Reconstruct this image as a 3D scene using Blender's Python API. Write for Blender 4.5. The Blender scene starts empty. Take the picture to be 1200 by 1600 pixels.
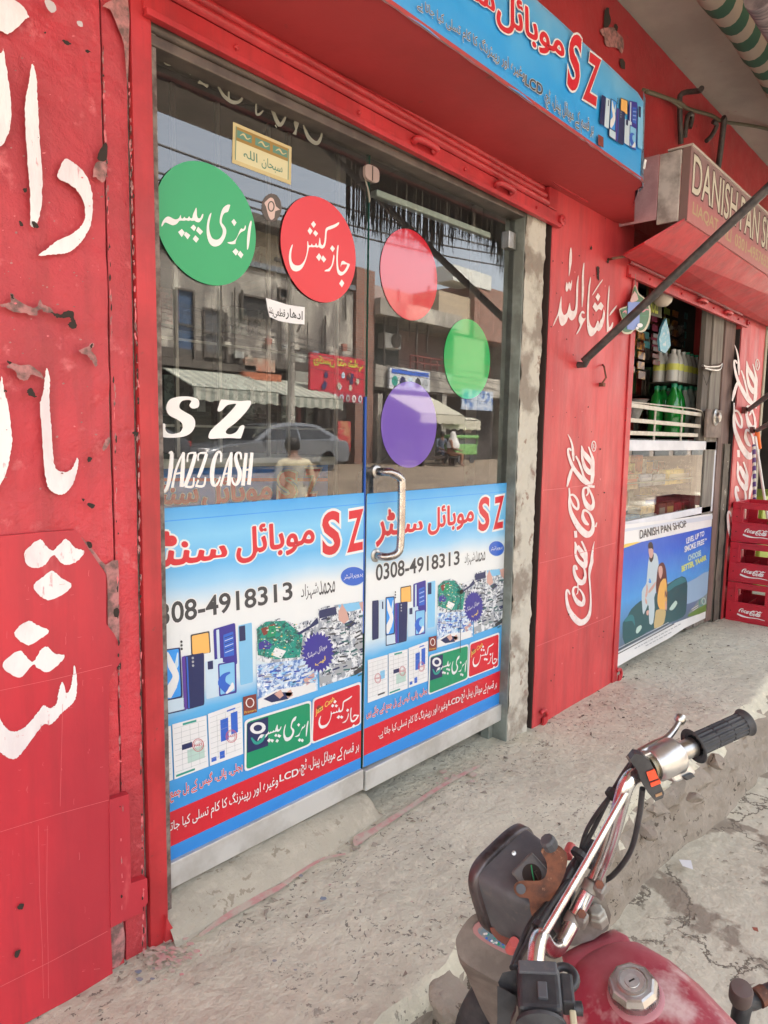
import bpy, math, random
from mathutils import Vector, Matrix, noise
from mathutils.geometry import tessellate_polygon
random.seed(7)
S = bpy.context.scene
COL = S.collection
R = math.radians
# ------------------------------------------------------------------ camera
EYE = 1.212                      # eye height above the raised pavement
CF = 1085.0                      # focal length in photograph pixels (1200 wide)
YAW, PIT, ROL = R(42.34), R(6.2), R(-0.92)
fw = Vector((math.cos(YAW)*math.cos(PIT), math.sin(YAW)*math.cos(PIT), -math.sin(PIT)))
r0 = Vector((math.sin(YAW), -math.cos(YAW), 0)); d0 = fw.cross(r0)
CR = r0*math.cos(ROL) + d0*math.sin(ROL)
CD = -r0*math.sin(ROL) + d0*math.cos(ROL)
cam = bpy.data.objects.new('camera', bpy.data.cameras.new('camera')); COL.objects.link(cam)
cam.data.sensor_fit = 'HORIZONTAL'; cam.data.sensor_width = 36; cam.data.lens = 36*CF/1200
cam.data.clip_start = 0.02; cam.data.clip_end = 900
mr = Matrix((CR, -CD, -fw)).transposed().to_4x4(); mr.translation = Vector((0, 0, EYE))
cam.matrix_world = mr
S.camera = cam
S.render.resolution_x = 768; S.render.resolution_y = 1024
# ------------------------------------------------------------------ light
SUN_EL, SUN_AZ = R(57), R(18)    # sun stands behind the shops, a little to the right
w = bpy.data.worlds.new('World'); S.world = w; w.use_nodes = True
nt = w.node_tree; bg = nt.nodes['Background']
sky = nt.nodes.new('ShaderNodeTexSky'); sky.sky_type = 'NISHITA'; sky.sun_disc = False
sky.sun_elevation = SUN_EL; sky.sun_rotation = SUN_AZ; sky.dust_density = 5.0; sky.air_density = 1.3; sky.ozone_density = 1.0
hs = nt.nodes.new('ShaderNodeHueSaturation'); hs.inputs['Saturation'].default_value = .42; nt.links.new(sky.outputs[0], hs.inputs['Color'])
nt.links.new(hs.outputs[0], bg.inputs[0]); bg.inputs[1].default_value = 0.15
sl = bpy.data.lights.new('sun', 'SUN'); sl.energy = 2.4; sl.angle = R(0.8); sl.color = (1, .95, .87)
so = bpy.data.objects.new('sun', sl); COL.objects.link(so)
sd = Vector((math.sin(SUN_AZ)*math.cos(SUN_EL), math.cos(SUN_AZ)*math.cos(SUN_EL), math.sin(SUN_EL)))
so.rotation_euler = sd.to_track_quat('Z', 'Y').to_euler()
S.view_settings.view_transform = 'Standard'; S.view_settings.look = 'None'
S.view_settings.exposure = 2.75; S.view_settings.gamma = 1
# ------------------------------------------------------------------ measuring
def ray(px, py): return CR*((px-600)/CF) + CD*((py-800)/CF) + fw
def OY(px, py, y): d = ray(px, py); d = d*(y/d.y); d.z += EYE; return d
def OX(px, py, x): d = ray(px, py); d = d*(x/d.x); d.z += EYE; return d
def OZ(px, py, z): d = ray(px, py); d = d*((z-EYE)/d.z); d.z += EYE; return d
def OD(px, py, t): d = ray(px, py)*t; d.z += EYE; return d
F, G = 1.42, 1.472                # wall plane, glass plane
def MR(px, py, ym):              # a point of the far side of the street, seen mirrored in the glass
    d = OY(px, py, ym); d.y = 2*G-ym; return d
# ------------------------------------------------------------------ tags
def tag(o, label=None, cat=None, group=None, kind=None):
    if label: o['label'] = label
    if cat: o['category'] = cat
    if group: o['group'] = group
    if kind: o['kind'] = kind
    return o
def thing(name, label, cat, loc=(0, 0, 0), group=None):
    o = bpy.data.objects.new(name, None); COL.objects.link(o); o.location = loc; o.empty_display_size = .05
    return tag(o, label, cat, group)
def kids(o): return [c for c in bpy.data.objects if c.parent == o]
def dup(o, parent=None, shift=None):
    c = o.copy(); COL.objects.link(c); c.parent = parent
    for k in kids(o):
        if k is not c: dup(k, c)
    if shift is not None: c.location = o.location + Vector(shift)
    return c
# ------------------------------------------------------------------ materials
MATS = {}
def mat(name, col, rough=.6, col2=None, scale=4, thr=(.4, .6), bump=0, bscale=30, metal=0, spec=.5, coat=0, emis=0,
        detail=6, aniso=None, col3=None, s3=40, t3=(.62, .68), trans=0, alpha=1, rvar=0, bump2=0, b2scale=6, streak=None):
    if name in MATS: return MATS[name]
    m = bpy.data.materials.new(name); m.use_nodes = True; MATS[name] = m
    n = m.node_tree.nodes; L = m.node_tree.links; b = n['Principled BSDF']
    b.inputs['Base Color'].default_value = (*col, 1); b.inputs['Roughness'].default_value = rough
    b.inputs['Metallic'].default_value = metal; b.inputs['Specular IOR Level'].default_value = spec
    b.inputs['Coat Weight'].default_value = coat; b.inputs['Coat Roughness'].default_value = .08
    if trans: b.inputs['Transmission Weight'].default_value = trans
    if alpha < 1: b.inputs['Alpha'].default_value = alpha
    if emis: b.inputs['Emission Color'].default_value = (*col, 1); b.inputs['Emission Strength'].default_value = emis
    tc = n.new('ShaderNodeNewGeometry').outputs['Position']
    if aniso:
        mp = n.new('ShaderNodeMapping'); L.new(tc, mp.inputs[0]); mp.inputs['Scale'].default_value = aniso; tc = mp.outputs[0]
    def nz(sc, det=6, rg=.6):
        t = n.new('ShaderNodeTexNoise'); t.inputs['Scale'].default_value = sc; t.inputs['Detail'].default_value = det
        t.inputs['Roughness'].default_value = rg; L.new(tc, t.inputs['Vector']); return t.outputs['Fac']
    def mr_(x, a, c):
        r = n.new('ShaderNodeMapRange'); r.inputs[1].default_value = a; r.inputs[2].default_value = c; L.new(x, r.inputs[0]); return r.outputs[0]
    cur = None
    if col2:
        mx = n.new('ShaderNodeMix'); mx.data_type = 'RGBA'; mx.inputs[6].default_value = (*col, 1); mx.inputs[7].default_value = (*col2, 1)
        L.new(mr_(nz(scale, detail), *thr), mx.inputs[0]); cur = mx.outputs[2]
    if col3:
        mx = n.new('ShaderNodeMix'); mx.data_type = 'RGBA'; mx.inputs[7].default_value = (*col3, 1)
        if cur: L.new(cur, mx.inputs[6])
        else: mx.inputs[6].default_value = (*col, 1)
        L.new(mr_(nz(s3, 5, .65), *t3), mx.inputs[0]); cur = mx.outputs[2]
    if cur: L.new(cur, b.inputs['Base Color'])
    if streak and cur:
        mp2 = n.new('ShaderNodeMapping'); L.new(n.new('ShaderNodeNewGeometry').outputs['Position'], mp2.inputs[0]); mp2.inputs['Scale'].default_value = (22, 22, 1.6)
        t2 = n.new('ShaderNodeTexNoise'); t2.inputs['Scale'].default_value = 1; t2.inputs['Detail'].default_value = 7; t2.inputs['Roughness'].default_value = .65; L.new(mp2.outputs[0], t2.inputs['Vector'])
        mx = n.new('ShaderNodeMix'); mx.data_type = 'RGBA'; mx.inputs[7].default_value = (*streak, 1); L.new(cur, mx.inputs[6]); r2 = n.new('ShaderNodeMapRange'); r2.inputs[1].default_value = .48; r2.inputs[2].default_value = .80; r2.inputs[4].default_value = .75
        L.new(t2.outputs[0], r2.inputs[0]); L.new(r2.outputs[0], mx.inputs[0]); cur = mx.outputs[2]; L.new(cur, b.inputs['Base Color'])
    if rvar:
        r = n.new('ShaderNodeMapRange'); r.inputs[1].default_value = .3; r.inputs[2].default_value = .7
        r.inputs[3].default_value = max(0, rough-rvar); r.inputs[4].default_value = min(1, rough+rvar)
        L.new(nz(scale*2.3), r.inputs[0]); L.new(r.outputs[0], b.inputs['Roughness'])
    nrm = None
    for bb, bs in ((bump2, b2scale), (bump, bscale)):
        if bb:
            bn = n.new('ShaderNodeBump'); bn.inputs['Strength'].default_value = 1; bn.inputs['Distance'].default_value = bb
            L.new(nz(bs, 8, .62), bn.inputs['Height'])
            if nrm: L.new(nrm, bn.inputs['Normal'])
            nrm = bn.outputs[0]
    if nrm: L.new(nrm, b.inputs['Normal'])
    return m
RED = (.62, .045, .060)
M_wall = mat('red wall paint', RED, .5, (.44, .04, .05), 1.7, bump=.004, bscale=45, col3=(.64, .13, .14), s3=17, t3=(.6, .72), streak=(.30, .035, .04), spec=.55, rvar=.12, bump2=.012, b2scale=9)
M_panel = mat('red panel paint', (.58, .035, .05), .42, (.44, .03, .045), 3.5, bump=.0006, bscale=60, col3=(.60, .09, .10), s3=8, t3=(.66, .74), aniso=(1, 1, .35), rvar=.1, streak=(.34, .03, .04))
M_pillar = mat('red pillar paint', (.60, .060, .065), .45, (.46, .04, .045), 4, bump=.0009, bscale=50, col3=(.30, .05, .05), s3=60, t3=(.70, .76), aniso=(1, 1, .4), rvar=.12, streak=(.34, .045, .05))
M_redmetal = mat('red painted metal', (.54, .035, .042), .42, (.40, .025, .03), 5, bump=.0008, bscale=70, col3=(.16, .04, .035), s3=50, t3=(.66, .74), rvar=.1, streak=(.22, .02, .025))
M_white = mat('white wall paint', (.80, .77, .76), .5, (.68, .58, .59), 14, (.45, .7), bump=.0015, bscale=60, col3=(.62, .25, .27), s3=70, t3=(.62, .72), aniso=(1, 1, .35))
M_wpillar = mat('pale pillar lettering', (.76, .68, .66), .5, (.66, .50, .48), 24, (.45, .7), col3=(.62, .25, .26), s3=90, t3=(.64, .74))
M_sticker = mat('white vinyl', (.80, .78, .76), .35)
M_plast = mat('bare grey plaster', (.26, .22, .19), .9, (.12, .09, .08), 30, bump=.004, bscale=60)
M_dark = mat('dark gap', (.022, .016, .014), .9)
M_cream = mat('flaking cream plaster', (.50, .47, .40), .8, (.26, .22, .18), 6, (.49, .60), bump=.003, bscale=25, col3=(.26, .18, .14), s3=13, t3=(.62, .67), bump2=.006, b2scale=7)
M_green_alu = mat('grey green painted frame', (.24, .27, .24), .5, (.15, .16, .14), 10, bump=.0006)
M_alu = mat('brushed aluminium', (.62, .62, .60), .42, (.48, .47, .44), 8, metal=.35, bump=.0003, bscale=90)
M_browntube = mat('brown metal header', (.14, .11, .09), .45, (.09, .07, .06), 12, metal=.3)
M_chrome = mat('chrome', (.80, .80, .80), .21, (.62, .57, .54), 25, (.5, .62), metal=1, col3=(.36, .26, .22), s3=120, t3=(.66, .74), rvar=.08)
M_steel = mat('dull steel', (.56, .55, .53), .3, (.45, .43, .40), 30, metal=1, bump=.0003, bscale=120)
M_black = mat('black plastic', (.025, .025, .028), .42, (.05, .05, .052), 25, bump=.0003, bscale=200)
M_rubber = mat('black rubber', (.035, .036, .040), .62, (.06, .06, .062), 30, bump=.0004, bscale=150)
M_greyplast = mat('faded grey plastic', (.075, .078, .085), .5, (.11, .11, .115), 12, bump=.0004, bscale=150, col3=(.16, .14, .12), s3=30, t3=(.6, .75))
M_rust = mat('rusty iron', (.20, .075, .04), .8, (.10, .045, .03), 40, bump=.001, bscale=120, col3=(.30, .15, .09), s3=70)
M_dirty = mat('dusty beige plastic', (.24, .20, .17), .65, (.16, .13, .11), 14, bump=.0008, bscale=60)
M_tank = mat('worn maroon tank paint with painted reflections', (.30, .022, .042), .44, (.46, .13, .15), 5, (.40, .62), coat=.08, col3=(.56, .38, .36), s3=9, t3=(.52, .66), bump=.0003, bscale=150, rvar=.12)  # pale patches: wear and dust, plus soft reflections painted into the colour
M_wood = mat('dark shelf wood', (.060, .038, .028), .6, (.030, .020, .016), 6, aniso=(1, 1, 6))
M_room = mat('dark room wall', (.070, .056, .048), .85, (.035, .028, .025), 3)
M_ceil = mat('grey ceiling plaster', (.42, .38, .33), .9, (.34, .31, .27), 2.2, bump=.002, bscale=20, col3=(.34, .24, .22), s3=9, t3=(.66, .74))
M_blackiron = mat('black iron bar', (.035, .032, .032), .5, (.075, .06, .055), 30, bump=.0006, bscale=90)
# concrete with flakes and stains
def concrete(name, base, dark, flake, fsc=34, crack=False, wet=False):
    m = bpy.data.materials.new(name); m.use_nodes = True
    n = m.node_tree.nodes; L = m.node_tree.links; b = n['Principled BSDF']; b.inputs['Roughness'].default_value = .88
    b.inputs['Specular IOR Level'].default_value = .25
    pos = n.new('ShaderNodeNewGeometry').outputs['Position']
    def nz(sc, det=8, rg=.6, v=pos):
        t = n.new('ShaderNodeTexNoise'); t.inputs['Scale'].default_value = sc; t.inputs['Detail'].default_value = det; t.inputs['Roughness'].default_value = rg
        L.new(v, t.inputs['Vector']); return t
    def rng(x, a, c):
        r = n.new('ShaderNodeMapRange'); r.inputs[1].default_value = a; r.inputs[2].default_value = c; L.new(x, r.inputs[0]); return r.outputs[0]
    def mix(f, a, c):
        x = n.new('ShaderNodeMix'); x.data_type = 'RGBA'; L.new(f, x.inputs[0])
        for i, v in ((6, a), (7, c)):
            if isinstance(v, tuple): x.inputs[i].default_value = (*v, 1)
            else: L.new(v, x.inputs[i])
        return x.outputs[2]
    c = mix(rng(nz(2.2).outputs[0], .35, .65), base, tuple(v*.80 for v in base))
    c = mix(rng(nz(26, 8, .7).outputs[0], .5, .75), c, tuple(v*1.15 for v in base))
    wn = nz(6); ad = n.new('ShaderNodeVectorMath'); ad.operation = 'MULTIPLY_ADD'; ad.inputs[1].default_value = (.35, .35, .35)
    L.new(wn.outputs['Color'], ad.inputs[0]); L.new(pos, ad.inputs[2])
    if flake:
        mp = n.new('ShaderNodeMapping'); mp.inputs['Scale'].default_value = (1, 2.4, 1); L.new(ad.outputs[0], mp.inputs[0])
        v = n.new('ShaderNodeTexVoronoi'); v.inputs['Scale'].default_value = fsc; L.new(mp.outputs[0], v.inputs['Vector'])
        ml = n.new('ShaderNodeMath'); ml.operation = 'LESS_THAN'; ml.inputs[1].default_value = .23; L.new(v.outputs['Distance'], ml.inputs[0])
        m2 = n.new('ShaderNodeMath'); m2.operation = 'MULTIPLY'; L.new(ml.outputs[0], m2.inputs[0]); L.new(rng(nz(3.1).outputs[0], .38, .52), m2.inputs[1])
        m3 = n.new('ShaderNodeMath'); m3.operation = 'MULTIPLY'; m3.inputs[1].default_value = .95; L.new(m2.outputs[0], m3.inputs[0])
        c = mix(m3.outputs[0], c, dark)
    if wet:
        c = mix(rng(nz(3.4, 9, .55).outputs[0], .545, .575), c, dark)
    if wet:
        sp = n.new('ShaderNodeSeparateXYZ'); L.new(pos, sp.inputs[0]); a1 = n.new('ShaderNodeMath'); a1.operation = 'MULTIPLY_ADD'; a1.inputs[1].default_value = 2.5; L.new(nz(.8).outputs[0], a1.inputs[0]); L.new(sp.outputs[1], a1.inputs[2])
        e1 = mix(rng(nz(1.3, 9, .7).outputs[0], .4, .6), (.17, .13, .095), (.26, .20, .14)); c = mix(rng(a1.outputs[0], -1.9, -2.3), c, e1)
    hgt = nz(55, 9, .65).outputs[0]
    if crack:
        v = n.new('ShaderNodeTexVoronoi'); v.feature = 'DISTANCE_TO_EDGE'; v.inputs['Scale'].default_value = 2.6; L.new(ad.outputs[0], v.inputs['Vector'])
        k = n.new('ShaderNodeMath'); k.operation = 'MULTIPLY'
        L.new(rng(v.outputs['Distance'], .018, .006), k.inputs[0]); L.new(rng(nz(1.7).outputs[0], .45, .52), k.inputs[1])
        c = mix(k.outputs[0], c, tuple(x*.55 for x in dark))
    L.new(c, b.inputs['Base Color'])
    bn = n.new('ShaderNodeBump'); bn.inputs['Distance'].default_value = .004; L.new(hgt, bn.inputs['Height'])
    b2 = n.new('ShaderNodeBump'); b2.inputs['Distance'].default_value = .02; L.new(nz(9, 8, .6).outputs[0], b2.inputs['Height']); L.new(bn.outputs[0], b2.inputs['Normal'])
    L.new(b2.outputs[0], b.inputs['Normal'])
    return m
M_pave = concrete('worn terrazzo concrete', (.63, .59, .465), (.22, .20, .165), True, 24)
M_road = concrete('cracked cement ground', (.59, .54, .43), (.30, .25, .195), False, crack=True, wet=True)
M_rubble = concrete('rubble', (.34, .29, .235), (.10, .08, .06), True, 16)
M_cement = concrete('rough cement', (.46, .42, .34), (.30, .26, .20), True, 14)
# glass sheet: clear, and mirror-like by Fresnel
def glass_mat(name, ior, tint=(.92, .95, .93), dirt=.03):
    m = bpy.data.materials.new(name); m.use_nodes = True; n = m.node_tree.nodes; L = m.node_tree.links
    n.remove(n['Principled BSDF']); out = n['Material Output']
    fr = n.new('ShaderNodeFresnel'); fr.inputs[0].default_value = ior
    tr = n.new('ShaderNodeBsdfTransparent'); tr.inputs[0].default_value = (*tint, 1)
    gl = n.new('ShaderNodeBsdfGlossy'); gl.inputs['Roughness'].default_value = 0; gl.inputs[0].default_value = (1, 1, 1, 1)
    df = n.new('ShaderNodeBsdfDiffuse'); df.inputs[0].default_value = (.5, .48, .45, 1)
    mx = n.new('ShaderNodeMixShader'); m2 = n.new('ShaderNodeMixShader')
    nz = n.new('ShaderNodeTexNoise'); nz.inputs['Scale'].default_value = 3; nz.inputs['Detail'].default_value = 8
    g = n.new('ShaderNodeNewGeometry'); L.new(g.outputs['Position'], nz.inputs['Vector'])
    mm = n.new('ShaderNodeMath'); mm.operation = 'MULTIPLY'; mm.inputs[1].default_value = dirt*2; L.new(nz.outputs[0], mm.inputs[0])
    L.new(mm.outputs[0], m2.inputs[0]); L.new(tr.outputs[0], m2.inputs[1]); L.new(df.outputs[0], m2.inputs[2])
    L.new(fr.outputs[0], mx.inputs[0]); L.new(m2.outputs[0], mx.inputs[1]); L.new(gl.outputs[0], mx.inputs[2]); L.new(mx.outputs[0], out.inputs[0])
    return m
M_glass = glass_mat('door glass', 1.95, dirt=.035)
M_glass2 = glass_mat('showcase glass', 1.5, dirt=.02)
M_clear = mat('clear back of glass', (1, 1, 1), 0)
_n = M_clear.node_tree.nodes; _t = _n.new('ShaderNodeBsdfTransparent'); M_clear.node_tree.links.new(_t.outputs[0], _n['Material Output'].inputs[0])
M_gedge = mat('green glass edge', (.03, .12, .09), .15)
# ------------------------------------------------------------------ mesh builder
class MB:
    def __init__(s): s.v = []; s.f = []; s.m = []
    def add(s, vs, fs, m=0):
        k = len(s.v); s.v += [tuple(p) for p in vs]; s.f += [tuple(i+k for i in f) for f in fs]; s.m += [m]*len(fs); return s
    def box(s, x0, x1, y0, y1, z0, z1, m=0):
        v = [(x0, y0, z0), (x1, y0, z0), (x1, y1, z0), (x0, y1, z0), (x0, y0, z1), (x1, y0, z1), (x1, y1, z1), (x0, y1, z1)]
        return s.add(v, [(0, 3, 2, 1), (4, 5, 6, 7), (0, 1, 5, 4), (1, 2, 6, 5), (2, 3, 7, 6), (3, 0, 4, 7)], m)
    def obox(s, c, ax, ay, az, m=0):            # box from centre and three half-axis vectors
        c, ax, ay, az = map(Vector, (c, ax, ay, az)); v = []
        for k in (-1, 1):
            for i, j in ((-1, -1), (1, -1), (1, 1), (-1, 1)): v.append(c+ax*i+ay*j+az*k)
        return s.add(v, [(0, 3, 2, 1), (4, 5, 6, 7), (0, 1, 5, 4), (1, 2, 6, 5), (2, 3, 7, 6), (3, 0, 4, 7)], m)
    def prism(s, pts, off, m=0, mside=None):    # planar outline pushed by off
        pts = [Vector(p) for p in pts]; off = Vector(off); n = len(pts)
        tris = tessellate_polygon([pts])
        s.add(pts, tris, m); s.add([p+off for p in pts], [t[::-1] for t in tris], m if mside is None else mside)
        return s.add(pts+[p+off for p in pts], [(i, (i+1) % n, n+(i+1) % n, n+i) for i in range(n)], m if mside is None else mside)
    def tube(s, pts, r, n=12, m=0, cap=True, sm=0, closed=False):
        pts = [Vector(p) for p in pts]
        rs = list(r) if isinstance(r, (list, tuple)) else [r]*len(pts)
        if sm: pts, rs = spline(pts, rs, sm)
        vs = []; up = None; N = len(pts)
        for i, p in enumerate(pts):
            t = (pts[min(i+1, N-1)]-pts[max(i-1, 0)]).normalized()
            if up is None: up = t.orthogonal().normalized()
            up = (up-t*up.dot(t)); up = up.normalized() if up.length > 1e-6 else t.orthogonal().normalized()
            b = t.cross(up)
            for j in range(n):
                a = 2*math.pi*j/n; vs.append(p+(up*math.cos(a)+b*math.sin(a))*rs[i])
        fs = [(i*n+j, i*n+(j+1) % n, (i+1)*n+(j+1) % n, (i+1)*n+j) for i in range(N-1) for j in range(n)]
        if cap: fs += [tuple(range(n))[::-1], tuple((N-1)*n+j for j in range(n))]
        return s.add(vs, fs, m)
    def lathe(s, prof, o, axis, n=24, m=0, ref=None, sides=None):
        o = Vector(o); ax = Vector(axis).normalized(); u = (Vector(ref) if ref else ax.orthogonal()); u = (u-ax*u.dot(ax)).normalized(); b = ax.cross(u)
        vs = [o+ax*h+(u*math.cos(2*math.pi*j/n)+b*math.sin(2*math.pi*j/n))*r for r, h in prof for j in range(n)]
        N = len(prof)
        fs = [(i*n+j, i*n+(j+1) % n, (i+1)*n+(j+1) % n, (i+1)*n+j) for i in range(N-1) for j in range(n)]
        fs += [tuple(range(n))[::-1], tuple((N-1)*n+j for j in range(n))]
        return s.add(vs, fs, m)
    def build(s, name, mats, parent=None, smooth=None, bevel=0, seg=2, sub=0, recalc=True):
        me = bpy.data.meshes.new(name); me.from_pydata(s.v, [], s.f)
        if not isinstance(mats, (list, tuple)): mats = [mats]
        for x in mats: me.materials.append(x)
        me.polygons.foreach_set('material_index', s.m)
        if recalc:
            import bmesh
            bm = bmesh.new(); bm.from_mesh(me); bmesh.ops.recalc_face_normals(bm, faces=bm.faces); bm.to_mesh(me); bm.free()
        me.update()
        if smooth is not None:
            me.shade_smooth(); me.set_sharp_from_angle(angle=R(smooth))
        o = bpy.data.objects.new(name, me); COL.objects.link(o)
        if parent: o.parent = parent; o.matrix_parent_inverse = Matrix.Identity(4)
        if bevel:
            b = o.modifiers.new('bevel', 'BEVEL'); b.width = bevel; b.segments = seg; b.limit_method = 'ANGLE'; b.angle_limit = R(40); b.harden_normals = False
        if sub:
            b = o.modifiers.new('sub', 'SUBSURF'); b.levels = sub; b.render_levels = sub
        # parts are written in world metres; take the parent's place out
        if parent and parent.type == 'EMPTY' and parent.location.length:
            me.transform(Matrix.Translation(-parent.location))
        elif parent and parent.type != 'EMPTY' and parent.parent:
            me.transform(Matrix.Translation(-parent.parent.location))
        return o
def spline(pts, rs, k):
    P, Q = [], []; n = len(pts)
    for i in range(n-1):
        a, b, c, d = pts[max(i-1, 0)], pts[i], pts[i+1], pts[min(i+2, n-1)]
        for j in range(k):
            t = j/k
            P.append(.5*((2*b)+(c-a)*t+(2*a-5*b+4*c-d)*t*t+(3*b-a-3*c+d)*t**3)); Q.append(rs[i]+(rs[i+1]-rs[i])*t)
    P.append(pts[-1]); Q.append(rs[-1]); return P, Q
def sm_closed(pts, k=3):
    n = len(pts); out = []
    for i in range(n):
        a, b, c, d = [Vector(pts[(i+q) % n]) for q in (-1, 0, 1, 2)]
        for j in range(k):
            t = j/k; out.append(.5*((2*b)+(c-a)*t+(2*a-5*b+4*c-d)*t*t+(3*b-a-3*c+d)*t**3))
    return out
# flat prints: 2-D outlines on a plane, each layer 0.2 mm above the last
class Print:
    def __init__(s, fn, n, step=.0002): s.fn = fn; s.nv = Vector(n); s.mb = MB(); s.L = 0; s.step = step; s.mats = []; s.x = 0
    def mi(s, m):
        if m not in s.mats: s.mats.append(m)
        return s.mats.index(m)
    def layer(s): s.L += 1; return s
    def P(s, u, v, e=0): return s.fn(u, v)+s.nv*(s.L*s.step+e)
    def poly(s, pts, m, smooth=0, e=None):
        if smooth: pts = [tuple(p) for p in sm_closed([(a, b) for a, b in pts], smooth)]
        s.x = (s.x+1) % 5; e = s.x*.12*s.step if e is None else e
        v3 = [s.P(a, b, e) for a, b in pts]
        t = tessellate_polygon([v3]); s.mb.add(v3, t, s.mi(m)); return s
    def rect(s, x0, y0, x1, y1, m): return s.poly([(x0, y0), (x1, y0), (x1, y1), (x0, y1)], m)
    def disc(s, cx, cy, rx, ry, m, n=40): return s.poly([(cx+rx*math.cos(2*math.pi*i/n), cy+ry*math.sin(2*math.pi*i/n)) for i in range(n)], m)
    def stroke(s, pts, m, k=6, ws=1):
        P, Q = spline([Vector((a, b)) for a, b, w_ in pts], [w_ for a, b, w_ in pts], k)
        s.x = (s.x+1) % 5; vs = []; N = len(P)
        for i, p in enumerate(P):
            t = P[min(i+1, N-1)]-P[max(i-1, 0)]; t = t.normalized() if t.length else Vector((1, 0)); nn = Vector((-t.y, t.x))*Q[i]*ws/2
            e = s.x*.10*s.step+min(i, 90)*.005*s.step
            a, b = p+nn, p-nn; vs += [s.P(a.x, a.y, e), s.P(b.x, b.y, e)]
        s.mb.add(vs, [(2*i, 2*i+1, 2*i+3, 2*i+2) for i in range(N-1)], s.mi(m)); return s
    def line(s, pts, wd, m): return s.stroke([(a, b, wd) for a, b in pts], m, 1)
    def ring(s, cx, cy, rx, ry, wd, m, n=28): return s.stroke([(cx+rx*math.cos(2*math.pi*i/n), cy+ry*math.sin(2*math.pi*i/n), wd) for i in range(n+1)], m, 1)
    def text(s, body, quad, m, bold=0, shear=0, fit=None):
        # quad = bottom-left, bottom-right, top-right, top-left; joined scripts are thickened by stamping shifted copies
        joined = any(ord(ch) > 0xFB00 for ch in body)
        vs, fs, bb = glyphs(body, 0 if joined else bold, shear)
        if joined: bb = (bb[0]-bold, bb[1]-bold, bb[2]+bold, bb[3]+bold)
        if fit: bb = fit
        x0, y0, x1, y1 = bb; q = [Vector(p) for p in quad]
        def mp(x, y):
            u = (x-x0)/(x1-x0); v = (y-y0)/(y1-y0)
            return (q[0]*(1-u)+q[1]*u)*(1-v)+(q[3]*(1-u)+q[2]*u)*v
        par = list(range(len(vs)))
        def fd(a):
            while par[a] != a: par[a] = par[par[a]]; a = par[a]
            return a
        for f in fs:
            for i in f[1:]: par[fd(i)] = fd(f[0])
        n = 10 if joined and bold else 0
        for k in range(n+1):
            dx, dy = (bold*math.cos(6.2832*k/n), bold*math.sin(6.2832*k/n)) if k < n else (0, 0)
            out = []
            for i, (x, y) in enumerate(vs):
                p = mp(x+dx, y+dy); out.append(s.P(p.x, p.y, ((fd(i) % 7)*.01+k*.07)*s.step))
            s.mb.add(out, fs, s.mi(m))
        return s
    def otext(s, body, quad, m, mo, bold=.02, out=.05, shear=0):
        bb = glyphs(body, bold if not any(ord(ch) > 0xFB00 for ch in body) else 0, shear)[2]
        if any(ord(ch) > 0xFB00 for ch in body): bb = (bb[0]-bold, bb[1]-bold, bb[2]+bold, bb[3]+bold)
        s.text(body, quad, mo, bold+out, shear, fit=bb); s.layer(); s.text(body, quad, m, bold, shear, fit=bb); return s
    def build(s, name, parent=None, **k): return s.mb.build(name, s.mats, parent, recalc=False, **k)
_gc = {}
def glyphs(body, bold=0, shear=0):
    key = (body, bold, shear)
    if key in _gc: return _gc[key]
    c = bpy.data.curves.new('t', 'FONT'); c.body = body; c.offset = bold; c.shear = shear; c.resolution_u = 4; c.fill_mode = 'FRONT'
    o = bpy.data.objects.new('t', c); COL.objects.link(o)
    dg = bpy.context.evaluated_depsgraph_get(); dg.update(); e = o.evaluated_get(dg); me = e.to_mesh()
    vs = [(v.co.x, v.co.y) for v in me.vertices]; fs = [tuple(p.vertices) for p in me.polygons]
    e.to_mesh_clear(); bpy.data.objects.remove(o); bpy.data.curves.remove(c)
    bb = (min(v[0] for v in vs), min(v[1] for v in vs), max(v[0] for v in vs), max(v[1] for v in vs))
    _gc[key] = (vs, fs, bb); return _gc[key]
_A = {'ا': 0xFE8D, 'ب': 0xFE8F, 'پ': 0xFB56, 'ت': 0xFE95, 'ٹ': 0xFB66, 'ج': 0xFE9D, 'چ': 0xFB7A, 'ح': 0xFEA1, 'خ': 0xFEA5, 'د': 0xFEA9, 'ر': 0xFEAD, 'ز': 0xFEAF,
      'س': 0xFEB1, 'ش': 0xFEB5, 'ط': 0xFEC1, 'ع': 0xFEC9, 'غ': 0xFECD, 'ف': 0xFED1, 'ق': 0xFED5, 'ک': 0xFB8E, 'گ': 0xFB92, 'ل': 0xFEDD, 'م': 0xFEE1, 'ن': 0xFEE5,
      'و': 0xFEED, 'ہ': 0xFBA6, 'ھ': 0xFBAA, 'ی': 0xFBFC, 'ے': 0xFBAE, 'ئ': 0xFE89, 'ں': 0xFB9E, 'ء': 0xFE80}
_NJ = set('ادرزوےءں')
def ur(t):                       # Urdu words as joined letter shapes, right to left
    out = []
    for i, ch in enumerate(t):
        if ch not in _A: out.append(ch); continue
        pr = i > 0 and t[i-1] in _A and t[i-1] not in _NJ and ch != 'ء'
        nx = i < len(t)-1 and t[i+1] in _A and ch not in _NJ and t[i+1] != 'ء'
        out.append(chr(_A[ch]+(3 if pr and nx else 2 if nx else 1 if pr else 0)))
    return ''.join(reversed(out))
def rag(pts, a=.5, k=4):
    q = sm_closed(pts, k); return [(v.x+random.gauss(0, a), v.y+random.gauss(0, a)) for v in q]
def fnY(y): return lambda u, v: Vector((u, y, v))
def pxY(y): return lambda px, py: OY(px, py, y)
def crop(ox, oy, s, y): return lambda a, b: OY(ox+a/s, oy+b/s, y)
NF = (0, -1, 0)
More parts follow.
